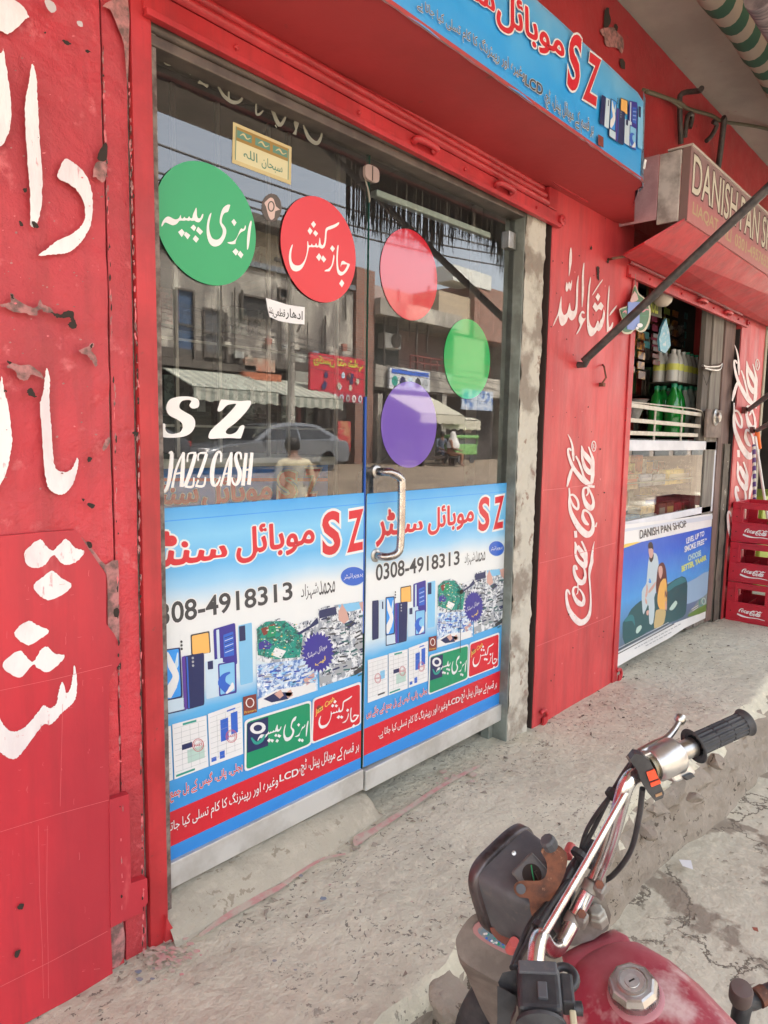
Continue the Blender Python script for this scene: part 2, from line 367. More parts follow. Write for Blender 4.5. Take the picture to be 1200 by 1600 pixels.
# ================================================================== ground
def nz3(x, y, z=0, s=1.0): return noise.noise(Vector((x*s, y*s, z*s)))
def grid(name, xs, ys, fn, m, **k):
    b = MB(); nx, ny = len(xs), len(ys)
    b.add([fn(x, y) for y in ys for x in xs], [(j*nx+i, j*nx+i+1, (j+1)*nx+i+1, (j+1)*nx+i) for j in range(ny-1) for i in range(nx-1)])
    return b.build(name, m, recalc=False, **k)
def seq(*a):                     # seq(x0, n, x1, n, x2 ...)
    out = []; i = 0
    while i+2 < len(a):
        out += [a[i]+(a[i+2]-a[i])*k/a[i+1] for k in range(a[i+1])]; i += 2
    return out+[a[-1]]
ROAD = -.30
def road_z(x, y):
    z = ROAD+.016*nz3(x, y, 0, 1.6)+.007*nz3(x, y, 3, 7)
    t = max(0, min(1, (-y-1.5)/6.5)); z += .50*t*t*(3-2*t)
    if y < -4: z += .05*nz3(x, y, 5, .9)
    return z
road = grid('road', seq(-300, 6, -20, 20, -2, 10, -.2, 110, 4.2, 60, 12, 30, 30, 8, 300), seq(-300, 6, -30, 20, -12, 24, -2, 10, -.4, 46, 1.5, 2, 8, 4, 300),
            lambda x, y: Vector((x, y, road_z(x, y))), M_road, smooth=60)
tag(road, kind='structure')
# raised pavement in front of the shops: flat top, broken front edge, rubble slope to the right
def edge_y(x):
    e = .875+.035*nz3(x, 0, 1, 2.2)+.018*nz3(x, 4, 1, 9)
    return e-.05*max(0, min(1, (x-2.2)/1.5))
def pave_pt(x, k):
    e = edge_y(x); n1 = .0045*nz3(x, k, 2, 3)+.002*nz3(x, k, 9, 16)
    if k <= 30:
        y = 1.72+(e+.02-1.72)*k/30; return Vector((x, y, .0045*nz3(x, y, 2, 4)+.002*nz3(x, y, 9, 16)))
    t = (k-30)/14; soft = .05+.05*max(0, min(1, (x-1.5)/1.2))
    yy = e+.02-soft*t-.02*math.sin(t*3.1)*(1-t); zz = -(t**1.25)*(abs(ROAD)+.03); vd = noise.voronoi(Vector((x*11, t*3.2, 3)))[0]; ck = (vd[1]-vd[0])*math.sin(math.pi*min(1, t*1.05))*.055; yy -= ck; zz += ck*.6
    j = .022*math.sin(math.pi*t); return Vector((x+j*nz3(x, t*2, 7, 12)*1.2, yy+j*1.6*nz3(x, t*1.4, 8, 11)+.5*j*nz3(x, t*4, 1, 34), zz+j*nz3(x, t*2, 5, 14)))
b = MB(); xs = seq(-3, 10, .2, 150, 4.2, 60, 8, 20, 16); nx = len(xs)
b.add([pave_pt(x, k) for k in range(45) for x in xs], [(j*nx+i, j*nx+i+1, (j+1)*nx+i+1, (j+1)*nx+i) for j in range(44) for i in range(nx-1)])
b.m = [1 if (q_//(nx-1)) >= 33+2*nz3(xs[q_ % (nx-1)], 3, 3, 8) else 0 for q_ in range(len(b.f))]
pave = b.build('pavement', [M_pave, M_rubble], smooth=50, recalc=False); tag(pave, kind='structure')
# paint spilt on the pavement
M_pink = mat('spilt pink paint', (.58, .30, .28), .75, (.54, .46, .38), 30, (.40, .60)); M_bluestain = mat('blue paint stain', (.20, .24, .30), .8, (.36, .33, .29), 30, (.4, .6))
p = Print(lambda a, c: OZ(a, c, .009), (0, 0, 1), .0004)
for st in ([(312, 1462, 5), (345, 1438, 9), (395, 1408, 12), (440, 1384, 8), (470, 1362, 5), (505, 1342, 4), (540, 1334, 3)],
           [(556, 1322, 3), (560, 1312, 16), (585, 1297, 9), (630, 1268, 7), (690, 1228, 6), (750, 1196, 4)]): p.stroke(st, M_pink)
for i in range(46):
    x, y = random.choice([(250+random.gauss(0, 40), 1500+random.gauss(0, 25)), (470+random.gauss(0, 120), 1440+random.gauss(0, 70)), (700+random.gauss(0, 40), 1210+random.gauss(0, 20))])
    if y < 1200+.0*x or x < 215: continue
    r_ = random.choice((1.2, 1.6, 2.2, 3.2)); n_ = 9
    p.poly([(x+r_*(1.5+.5*random.random())*math.cos(6.283*k/n_), y+r_*(.7+.5*random.random())*math.sin(6.283*k/n_)) for k in range(n_)], M_pink if i % 5 else M_bluestain, 2)
for i in range(120):
    x, y = 255+random.gauss(0, 26), 1490+random.gauss(0, 13)
    if y < 1470-.5*(x-250) or x < 226: continue
    r_ = random.choice((.8, 1.2, 1.8, 3)); p.poly([(x+r_*1.7*math.cos(.7*k)*random.uniform(.5, 1.4), y+r_*math.sin(.7*k)*random.uniform(.5, 1.2)) for k in range(9)], M_pink)
sp = p.build('paint_spill'); tag(sp, 'pink paint drips and smears spilt along the grey pavement', 'paint spill', kind='stuff')
# rough cement hump under the left door
b = MB(); xs = seq(.805, 60, 1.58); 
def hump(x, k):
    t = k/10; w_ = .125*(1-.35*max(0, (x-1.2)/.4)); h_ = .080*(1-.25*max(0, (x-1.25)/.33)) if x < 1.56 else .0
    y = 1.50-w_*t; z = h_*(1-t**2.2)+.006*nz3(x, y, 1, 14)*(t < .98)-.004*(t > .9); return Vector((x, y, z))
b.add([hump(x, k) for k in range(11) for x in xs], [(j*61+i, j*61+i+1, (j+1)*61+i+1, (j+1)*61+i) for j in range(10) for i in range(60)])
o = b.build('cement_hump', M_cement, smooth=60, recalc=False); tag(o, 'rough cement hump under the sill of the left glass door', 'doorstep')
# ================================================================== the red shop building
bd = thing('shop_building', 'red painted shop front with pillars and grey overhanging slab', 'building')
def xF(px, py, y=F): return OY(px, py, y).x
XA, XB = xF(163, 200), xF(201, 100)                  # seams in the left wall
XW = xF(243, 500)
def wallpiece(name, x0, x1, z0, z1, y, m, parent=bd, res=.02, amp=.004, depth=.14, fr=8):
    nx = max(2, int((x1-x0)/res)); nz_ = max(2, int((z1-z0)/res)); b = MB()
    def q(i, j):
        x = x0+(x1-x0)*i/nx; z = z0+(z1-z0)*j/nz_
        return Vector((x, y-amp*nz3(x, z, 3, fr)-.5*amp*nz3(x, z, 8, fr*3.1), z))
    b.add([q(i, j) for j in range(nz_+1) for i in range(nx+1)], [(j*(nx+1)+i, j*(nx+1)+i+1, (j+1)*(nx+1)+i+1, (j+1)*(nx+1)+i) for j in range(nz_) for i in range(nx)])
    b.box(x0, x1, y+amp*1.6, y+depth, z0, z1)
    return b.build(name, m, parent, smooth=60, recalc=False)
wl = wallpiece('wall', -3, .16, -.35, 3.06, F, M_wall, res=.2)
w2 = wallpiece('wall', .16, XA-.004, -.02, 3.06, F, M_wall, res=.009, amp=.006, fr=9)
wallpiece('wall_strip', XA+.002, XB-.003, -.02, 3.06, F+.004, M_wall, res=.01, amp=.003)
MB().box(XA-.03, XW+.02, F+.012, F+.13, -.02, 3.06).build('mortar_backing', M_plast, bd)
b = MB().box(XB+.004, XW, F-.006, F+.10, .0, 3.06)
b.build('shutter_channel', M_redmetal, bd, bevel=.002)
# foot of the channel, curled plate
f_ = [OY(a, c, F-.006) for a, c in ((256, 1428), (262, 1440), (270, 1452), (276, 1465), (273, 1474), (266, 1475), (262, 1466), (254, 1470))]
MB().prism(f_, (0, -.012, 0)).build('channel_foot', M_redmetal, bd, bevel=.002)
# smooth panels fixed on the lower wall
pp = [(-160, 850), (0, 838), (60, 832), (118, 828), (126, 838), (140, 860), (155, 882), (166, 898), (166, 975), (178, 990), (187, 1008), (188, 1035), (171, 1060), (170, 1200), (172, 1300), (173, 1450), (176, 1522), (120, 1556), (60, 1588), (-160, 1706)]
MB().prism([OY(a, c, F-.012) for a, c in pp], (0, .03, 0)).build('lower_panel', M_panel, bd, bevel=.0015)
pp = [(171, 1250), (202, 1240), (205, 1380), (230, 1372), (231, 1410), (222, 1425), (173, 1450)]
MB().prism([OY(a, c, F-.0145) for a, c in pp], (0, .028, 0)).build('corner_plate', M_panel, bd, bevel=.0015)
# hand lettering, holes and scratches on the left wall
p = Print(lambda a, c: OY(a, c, F-.0135), NF)
def q4(ox, oy, pts, m=M_white, sm=3, s=4, pr=None): (pr or p).poly([(ox+a/s, oy+c/s) for a, c in rag(pts, 1.5, sm*3)], m)
q4(0, 0, [(-200, -60), (90, 0), (180, 100), (160, 120), (60, 210), (0, 190), (-200, 120)])
q4(0, 0, [(-120, 380), (5, 330), (20, 305), (40, 420), (60, 560), (70, 700), (62, 800), (40, 860), (0, 915), (-120, 900)])
q4(0, 0, [(200, 400), (225, 470), (235, 620), (240, 720), (250, 900), (265, 1100), (260, 1280), (235, 1390), (210, 1420), (190, 1390), (188, 1200), (172, 1000), (158, 780), (158, 640), (180, 520)])
q4(0, 0, [(405, 995), (450, 1010), (520, 1070), (565, 1160), (580, 1280), (568, 1400), (530, 1480), (480, 1540), (420, 1580), (330, 1590), (240, 1597), (300, 1550), (350, 1510), (450, 1460), (520, 1390), (530, 1300), (490, 1200), (430, 1150), (360, 1110), (375, 1050)])
q4(0, 400, [(-90, 900), (-5, 800), (10, 750), (25, 830), (55, 960), (75, 1140), (60, 1260), (20, 1400), (-90, 1500)])
q4(0, 400, [(293, 700), (312, 770), (308, 880), (318, 1040), (330, 1200), (345, 1320), (400, 1350), (450, 1330), (480, 1265), (490, 1285), (475, 1370), (440, 1450), (390, 1490), (340, 1480), (295, 1430), (275, 1300), (262, 1100), (250, 940), (272, 840), (280, 760)])
p.L = 1
q4(0, 800, [(250, 172), (290, 215), (330, 240), (370, 205), (415, 168), (470, 225), (528, 245), (490, 300), (430, 330), (385, 320), (335, 268), (290, 320), (235, 350), (170, 330), (150, 260), (180, 220)], sm=2)
q4(0, 800, [(325, 368), (380, 410), (448, 455), (400, 510), (310, 550), (250, 525), (208, 465), (260, 410)], sm=2)
q4(0, 800, [(180, 680), (240, 710), (305, 742), (270, 780), (190, 830), (130, 810), (90, 760), (120, 715)], sm=2)
q4(0, 800, [(125, 865), (160, 900), (205, 935), (250, 870), (290, 842), (345, 885), (405, 895), (370, 950), (300, 1000), (240, 980), (205, 955), (130, 1032), (60, 1010), (15, 960), (60, 900)], sm=2)
q4(0, 800, [(465, 955), (480, 1040), (475, 1150), (440, 1210), (385, 1255), (350, 1300), (310, 1330), (270, 1330), (200, 1420), (140, 1500), (80, 1545), (0, 1500), (-90, 1400), (-90, 1100), (0, 1290), (40, 1350), (90, 1372), (160, 1340), (230, 1260), (270, 1210), (310, 1225), (350, 1200), (365, 1130), (390, 1060), (415, 1130), (440, 1100), (455, 1020)])
p.build('painted_lettering', bd)
p = Print(lambda a, c: OY(a, c, F-.0165), NF)
M_scr = mat('paler red scratch', (.66, .15, .16), .5); M_hole = mat('hole in plaster', (.035, .025, .02), .95); M_chip = mat('chipped grey brown patch', (.46, .20, .19), .9, (.17, .10, .09), 40, bump=.002, bscale=80)
for st in ([(0, 1079), (90, 1060), (175, 1039)], [(0, 1300), (90, 1272), (170, 1250)], [(0, 1542), (80, 1502), (168, 1455)]): p.line(st, .7, M_scr)
for st in ([(60, 1290), (62, 1400), (66, 1480), (68, 1560)], [(74, 1290), (73, 1400), (75, 1480), (76, 1560)], [(98, 1100), (96, 1180), (94, 1260)]): p.line(st, .5, M_scr)

for i in range(60):
    x_, y_ = random.uniform(4, 165), random.uniform(860, 1520); l_ = random.uniform(1, 9); p.line([(x_, y_), (x_+random.uniform(-1.5, 1.5), y_+l_ if i % 2 else y_+1), (x_+(l_ if i % 2 == 0 else 0), y_+(l_*1.4 if i % 2 else 0))], random.uniform(.25, .7), M_scr)
for (x0_, y0_, x1_, y1_, n__) in ((160, 60, 179, 640, 60), (180, 640, 192, 1500, 46), (201, 110, 216, 640, 90), (216, 640, 224, 1490, 90)):
    for i in range(n__):
        t_ = random.random(); x_ = x0_+(x1_-x0_)*t_+random.gauss(0, .9); y_ = y0_+(y1_-y0_)*t_; h_ = random.uniform(1, 9); w__ = random.uniform(.5, 1.8)
        p.poly([(x_+w__*math.cos(6.28*k/9)*random.uniform(.5, 1.2), y_+h_*math.sin(6.28*k/9)*random.uniform(.6, 1.1)) for k in range(9)], (M_chip, M_hole, M_chip, M_scr)[i % 4], 0)
def chip(ox, oy, s, pts, m, pr=None): (pr or p).poly([(ox+a/s, oy+c/s) for a, c in rag(pts, 2.2 if s <= 4 else 4)], m)
# crack and chips (traced from the wall)
CH = [([(95, 115), (120, 120), (150, 160), (200, 190), (270, 230), (340, 240), (380, 165), (400, 215), (460, 235), (500, 290), (440, 290), (380, 260), (350, 290), (340, 325), (250, 300), (150, 290), (60, 250), (0, 225), (0, 215), (80, 200), (105, 180)], M_chip),
      ([(740, 640), (830, 600), (870, 572), (880, 600), (850, 640), (890, 690), (910, 760), (895, 800), (860, 740), (820, 695), (760, 670)], M_chip),
      ([(110, 765), (200, 780), (290, 790), (380, 850), (410, 915), (330, 880), (290, 870), (240, 930), (170, 905), (150, 840), (110, 820), (60, 800)], M_chip)]
for pts, m in CH: chip(0, 440, 6, pts, m)
p.layer()
for pts in ([(480, 285), (560, 300), (640, 275), (685, 280), (692, 340), (712, 385), (720, 420), (690, 442), (650, 425), (638, 395), (665, 370), (655, 335), (590, 340), (540, 340), (500, 310)],
            [(260, 1010), (300, 1000), (330, 1060), (350, 1080), (290, 1075), (255, 1045)], [(70, 740), (100, 745), (100, 775), (75, 770)], [(100, 118), (120, 125), (125, 160), (105, 150)], [(35, 1018), (70, 1015), (65, 1035), (40, 1035)],
            [(840, 600), (868, 580), (862, 615), (845, 620)]):
    chip(0, 440, 6, pts, M_hole)
for pts in ([(390, 250), (420, 255), (445, 275), (425, 282), (400, 272)], [(533, 315), (550, 312), (572, 328), (545, 330)], [(655, 895), (668, 905), (668, 980), (650, 1010), (612, 1000), (618, 950)], [(200, 1388), (220, 1385), (245, 1420), (215, 1425)],
            [(145, 1178), (170, 1178), (168, 1198), (150, 1200)], [(120, 1380), (140, 1390), (145, 1412), (125, 1410)], [(268, 198), (288, 200), (280, 210)]):
    chip(0, 0, 4, pts, M_hole)
chip(0, 0, 4, [(580, 1100), (600, 1020), (660, 1010), (665, 1080), (650, 1140), (600, 1110)], M_chip)
for pts in ([(110, 865), (140, 845), (150, 860), (120, 888)], [(90, 1165), (105, 1140), (130, 1140), (110, 1180), (95, 1188)]): chip(0, 1200, 4, pts, M_hole)
for pts in ([(550, 1255), (575, 1260), (565, 1285), (548, 1282)], [(545, 1545), (590, 1550), (585, 1570), (560, 1575)], [(510, 1515), (530, 1520), (520, 1535)], [(830, 1100), (862, 1102), (855, 1125), (835, 1122)]): chip(0, 400, 4, pts, M_hole)
chip(0, 400, 4, [(640, 1200), (660, 1150), (685, 1135), (690, 1160), (655, 1215)], M_chip)
for i in range(70):
    y_ = random.uniform(30, 780) if i % 3 else random.uniform(250, 560); x_ = random.uniform(4, 160); r_ = random.uniform(.6, 1.9)
    p.poly([(x_+r_*1.4*math.cos(6.28*k/7)*random.uniform(.6, 1.3), y_+r_*math.sin(6.28*k/7)*random.uniform(.5, 1.2)) for k in range(7)], M_chip if i % 4 else M_scr, 1)
p.poly([(70, -2), (84, 4), (88, 16), (80, 20), (72, 10)], mat('pale flake', (.55, .50, .50), .8), 2); p.poly([(120, 33), (128, 34), (129, 42), (122, 40)], MATS['pale flake'], 2)
p.build('wall_damage', bd)['kind'] = 'stuff'
# broken plaster pockets beside the channel (traced)
p = Print(lambda a, c: OY(a, c, F-.0065), NF)
for ox, oy, pts in ((0, 800, [(500, 150), (540, 190), (600, 260), (660, 330), (738, 300), (742, 560), (745, 830), (710, 790), (675, 730), (672, 500), (665, 390), (620, 330), (560, 240)]),
                    (0, 1200, [(690, 990), (770, 965), (775, 1180), (700, 1250)]), (0, 0, [(640, 40), (700, 0), (800, 0), (806, 240), (800, 500), (790, 480), (775, 280), (740, 180), (690, 60)])):
    p.poly([(ox+a/4, oy+c/4) for a, c in pts], M_chip, 2)
p.layer()
for ox, oy, pts in ((0, 800, [(540, 185), (570, 190), (575, 220), (555, 225)]), (0, 800, [(710, 610), (742, 600), (742, 650), (715, 655)]), (0, 800, [(725, 940), (752, 930), (755, 980), (735, 985)])):
    p.poly([(ox+a/4, oy+c/4) for a, c in pts], M_hole, 2)
p.build('broken_plaster', bd)['kind'] = 'stuff'
# door jamb, channel and pillars
PXL, PXR = xF(849, 700), xF(963, 900)
jx0, jx1 = OY(813, 600, 1.428).x, OY(841, 650, 1.428).x
wallpiece('door_jamb', jx0, jx1, -.02, 2.12, 1.428, M_cream, res=.006, amp=.007, depth=.25, fr=16)
MB().box(jx0-.008, jx0-.001, 1.43, 1.62, 0, 2.1).build('jamb_lining', M_green_alu, bd)
MB().box(jx1+.001, PXL-.001, 1.455, 1.56, 0, 2.15).build('shutter_channel', M_dark, bd)
MB().box(PXL-.004, PXL-.001, F+.002, 1.45, 0, 2.15).build('channel_lip', mat('dark brown channel steel', (.05, .03, .025), .6), bd)
pil = wallpiece('pillar', PXL, PXR, -.02, 2.2, F, M_pillar, res=.012, amp=.0012, depth=.3, fr=6)
MB().box(PXR+.002, PXR+.055, F-.008, F+.09, 0, 2.05).build('shutter_channel', M_redmetal, bd, bevel=.002)
def hook(cx, cz, y, px=1):
    b = MB(); pts = [Vector((cx+.035*math.cos(a)*px, y, cz+.03+.032*math.sin(a))) for a in [R(t) for t in range(-100, 150, 25)]]
    b.tube(pts, .008, 8); b.box(min(cx, cx+.03*px), max(cx, cx+.03*px), y-.004, y+.004, cz, cz+.03); b.build('channel_foot', M_redmetal, bd, smooth=40)
hook(PXR+.06, .0, F-.012); hook(xF(846, 1130)-.01, 0, F-.012)
PX2, PX2R = xF(1142, 760), xF(1142, 760)+.56
wallpiece('pillar', PX2, PX2R, -.02, 2.2, F, M_pillar, res=.02, amp=.0012, depth=.3, fr=6)
MB().box(PX2-.016, PX2-.001, F+.006, F+.04, 0, 1.95).build('shutter_channel', M_dark, bd)
MB().box(PX2R+.002, PX2R+.05, F-.008, F+.09, 0, 2.05).build('shutter_channel', mat('pale painted channel', (.34, .31, .22), .6), bd)
# wall above the openings, slab, rooms' shell
wallpiece('upper_wall', XW, 16, 2.2, 3.06, F, mat('deep red wall paint', (.44, .035, .042), .45, (.36, .03, .035), 3, bump=.003, bscale=40, col3=(.12, .05, .045), s3=14, t3=(.66, .72), rvar=.1), res=.04, amp=.002, depth=.12)
slab_y = 2*G-3.86
MB().box(-4, 16, slab_y, 9, 3.065, 3.2).build('canopy_slab', M_ceil, bd)
b = MB().box(-4, 16, F+.14, 8, 3.2, 5.6); b.build('shade_block', mat('shade block plaster', (.40, .33, .28), .9), bd)  # unseen block added above the slab to throw shade on the street
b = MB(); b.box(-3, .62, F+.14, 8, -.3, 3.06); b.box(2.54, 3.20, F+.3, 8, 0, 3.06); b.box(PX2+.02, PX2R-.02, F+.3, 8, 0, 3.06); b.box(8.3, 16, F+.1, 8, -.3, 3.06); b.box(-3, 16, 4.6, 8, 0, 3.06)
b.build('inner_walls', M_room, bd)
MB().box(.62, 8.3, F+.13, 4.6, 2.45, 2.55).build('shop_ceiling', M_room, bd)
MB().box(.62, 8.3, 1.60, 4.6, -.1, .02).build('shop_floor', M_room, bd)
# damage and ledge on upper wall
p = Print(lambda a, c: OY(a, c, F-.006), NF)
for pts in ([(180, 70), (205, 50), (212, 130), (200, 175), (175, 165)], [(240, 150), (262, 160), (262, 190), (245, 190)], [(275, 370), (300, 380), (305, 430), (280, 420)]): chip(900, 0, 4, pts, M_hole)
chip(900, 0, 4, [(150, 190), (175, 230), (190, 290), (260, 300), (290, 340), (300, 250), (260, 200), (220, 170)], M_chip)
p.build('wall_damage', bd)['kind'] = 'stuff'
# pillar lettering, first pillar
p = Print(lambda a, c: OY(850+a/9.23, 385+c/9.23, F-.0025), NF)
for pts in ([(388, 15), (400, 60), (402, 200), (385, 320), (360, 430), (358, 380), (362, 200), (375, 60)],
            [(325, 510), (345, 545), (360, 510), (372, 520), (385, 540), (402, 480), (400, 560), (380, 640), (360, 600), (335, 650), (315, 640), (313, 580)],
            [(578, 235), (582, 260), (575, 420), (575, 650), (560, 820), (550, 880), (543, 820), (545, 600), (548, 420), (565, 270)],
            [(490, 425), (497, 440), (492, 600), (488, 760), (478, 920), (455, 1010), (410, 1065), (375, 1055), (350, 1020), (325, 1090), (270, 1145), (235, 1125), (215, 1050), (210, 1000), (180, 1060), (150, 1120), (130, 1150), (150, 1080), (195, 980), (220, 860), (245, 725), (252, 740), (252, 880), (265, 950), (290, 990), (330, 960), (350, 890), (370, 815), (378, 850), (390, 920), (430, 930), (455, 870), (462, 700), (470, 540)],
            [(580, 945), (585, 970), (545, 965), (540, 1010), (570, 1040), (605, 1030), (560, 1110), (520, 1200), (475, 1265), (470, 1250), (520, 1140), (500, 1080), (505, 1010), (535, 945), (560, 930)],
            [(670, 440), (675, 480), (665, 560), (655, 700), (650, 860), (645, 980), (655, 1090), (690, 1160), (730, 1170), (760, 1100), (775, 1070), (790, 1090), (800, 1120), (815, 1060), (830, 1050), (845, 1000), (860, 915), (872, 930), (878, 990), (860, 1100), (830, 1180), (790, 1225), (765, 1210), (740, 1250), (700, 1290), (660, 1290), (630, 1210), (618, 1080), (620, 900), (632, 700), (645, 560)],
            [(845, 475), (840, 500), (790, 570), (705, 700), (700, 690), (740, 620), (800, 530)],
            [(938, 560), (945, 640), (938, 760), (930, 900), (928, 1040), (935, 1130), (950, 1165), (985, 1095), (998, 1110), (980, 1180), (920, 1230), (905, 1220), (905, 1050), (910, 880), (925, 680)],
            [(1045, 850), (1050, 865), (1000, 940), (945, 1000), (960, 950), (1000, 900)]): p.poly(pts, M_wpillar, 3)
for pts in ([(778, 672), (812, 720), (780, 795), (742, 730)], [(735, 805), (772, 855), (820, 800), (862, 860), (830, 925), (790, 900), (750, 945), (700, 870)]): p.poly(pts, M_wpillar)
p.build('painted_prayer', bd)
COKE = [[(205, 2590, 22), (185, 2540, 30), (160, 2520, 30), (148, 2570, 34), (155, 2680, 42), (190, 2820, 60), (270, 2950, 90), (360, 3025, 105), (440, 3000, 80), (500, 2920, 55), (525, 2800, 34), (530, 2650, 24), (518, 2450, 24), (508, 2300, 28), (520, 2180, 50), (545, 2080, 52), (550, 1980, 40), (570, 1840, 18), (588, 1757, 4)],
        [(330, 2475, 22), (275, 2475, 32), (252, 2540, 36), (280, 2640, 50), (340, 2720, 80), (400, 2740, 70), (425, 2660, 42), (400, 2570, 30), (350, 2500, 20)], [(335, 2480, 18), (325, 2560, 18), (300, 2590, 12)],
        [(312, 2205, 36), (300, 2150, 30), (270, 2150, 34), (272, 2240, 45), (310, 2340, 60), (370, 2400, 90), (415, 2390, 70), (445, 2300, 40), (432, 2200, 30), (400, 2120, 24)], [(330, 2340, 22), (330, 2480, 18)],
        [(283, 1765, 14), (300, 1850, 48), (292, 1950, 34), (330, 2050, 55), (400, 2120, 80), (440, 2150, 60), (448, 2040, 60), (400, 1950, 85), (320, 1830, 50)], [(385, 1755, 28), (430, 1850, 30), (462, 1950, 36), (458, 2060, 40)],
        [(290, 1595, 48), (298, 1700, 44)],
        [(160, 905, 16), (190, 780, 50), (225, 660, 44), (245, 605, 20)], [(193, 925, 22), (200, 1040, 28), (197, 1150, 42), (220, 1300, 58), (290, 1450, 80), (370, 1570, 95), (470, 1650, 110), (545, 1610, 70), (568, 1500, 46), (550, 1400, 40), (500, 1310, 32), (430, 1272, 38), (405, 1330, 36), (412, 1400, 60), (455, 1470, 60), (500, 1500, 20)],
        [(200, 1040, 30), (260, 1035, 34), (320, 1110, 36), (338, 1200, 34), (322, 1255, 40), (272, 1220, 36), (228, 1140, 30), (205, 1060, 18)],
        [(500, 915, 28), (425, 930, 34), (410, 1020, 42), (430, 1110, 52), (475, 1200, 84), (535, 1235, 90), (572, 1170, 42), (560, 1080, 38), (525, 990, 30), (492, 925, 28)], [(480, 930, 24), (490, 1000, 24), (458, 1050, 20)], [(495, 900, 30), (590, 905, 40)],
        [(222, 345, 26), (205, 315, 32), (178, 320, 30), (178, 380, 34), (205, 480, 44), (255, 600, 52), (330, 710, 66), (420, 810, 76), (500, 865, 60), (555, 868, 46)], [(298, 425, 24), (350, 530, 34), (390, 640, 36), (430, 760, 30), (515, 845, 26)],
        [(172, 85, 6), (215, 170, 26), (245, 280, 30), (255, 400, 42), (262, 505, 16)],
        [(385, 262, 10), (402, 350, 52), (396, 430, 36), (412, 520, 46), (450, 620, 64), (520, 680, 90), (556, 620, 54), (545, 540, 70), (470, 440, 80), (400, 350, 50)], [(495, 280, 18), (540, 400, 32), (568, 500, 40), (564, 620, 48), (560, 720, 60), (545, 850, 46)]]
def coke(p, m, fine=True):
    for st in COKE: p.stroke(st, m, 6 if fine else 3)
    if fine: p.ring(578, 272, 32, 78, 14, m); p.stroke([(568, 310, 8), (568, 235, 8), (590, 250, 8), (572, 275, 8), (592, 310, 8)], m, 1); p.stroke([(625, 1465, 16), (605, 1535, 26)], m)
cok = lambda a, c: OY(870+a/10, 670+c/10, F-.0025)
p = Print(cok, NF); coke(p, M_wpillar); p.build('painted_logo', bd)
# same logo, second pillar: match two points
A1, A2 = cok(578, 272), cok(295, 1650); B1, B2 = OY(1183.6, 570, F-.0025), OY(1153.9, 709, F-.0025); kz = (B1.z-B2.z)/(A1.z-A2.z); kx = (B1.x-B2.x)/(A1.x-A2.x)
p = Print(lambda a, c: Vector((B1.x+(cok(a, c).x-A1.x)*kx, F-.0025, B1.z+(cok(a, c).z-A1.z)*kz)), NF); coke(p, M_wpillar); p.build('painted_logo', bd)
# pillar joints, chips, nails
p = Print(lambda a, c: OY(a, c, F-.0035), NF)
for st in ([(848, 766), (880, 763), (930, 756)], [(843, 880), (900, 866), (962, 848)], [(838, 1010), (900, 985), (955, 962)]): p.line(st, .8, M_scr)
for pts in ([(760, 295), (800, 300), (795, 400), (800, 490), (780, 470), (770, 400)], [(910, 180), (940, 160), (935, 240), (915, 240)], [(670, 0), (690, 0), (690, 50), (675, 45)], [(255, 220), (272, 235), (262, 250)], [(700, 970), (720, 985), (705, 1000)]): chip(850, 385, 9.23, pts, M_hole)
for i in range(46):
    x_, y_ = random.uniform(850, 955), random.uniform(330, 1080); x_ = min(x_, 955-(y_-400)*.02); r_ = random.uniform(.5, 1.3)
    p.poly([(x_+r_*math.cos(6.28*k/6)*random.uniform(.5, 1.2), y_+1.4*r_*math.sin(6.28*k/6)*random.uniform(.5, 1.2)) for k in range(6)], M_hole if i % 3 else M_scr, 1)
p.build('pillar_damage', bd)['kind'] = 'stuff'
n_ = thing('wall_hook', 'rusty bent iron hook nailed into the red pillar under the strut', 'hook', OY(944, 590, F))
MB().tube([OY(942, 570, F), OY(944, 573, F-.03), OY(947, 590, F-.035), OY(940, 600, F-.02)], .004, 8).build('hook_rod', M_rust, n_, smooth=40)
MB().obox(OY(941, 601, F-.012), (.012, 0, 0), (0, .010, 0), (0, 0, .008)).build('hook_plate', M_rust, n_, bevel=.001)
n_ = MB().tube([OY(951, 405, F), OY(951, 405, F)+Vector((.0, -.04, 0)), OY(996, 398, F)+Vector((0, -.05, 0)), OY(998, 402, F)+Vector((0, -.03, -.02))], .006, 8, sm=3).build('door_bolt', M_rust, smooth=40)
tag(n_, 'thin rusty bar hooked across the top of the red pillar', 'bar')
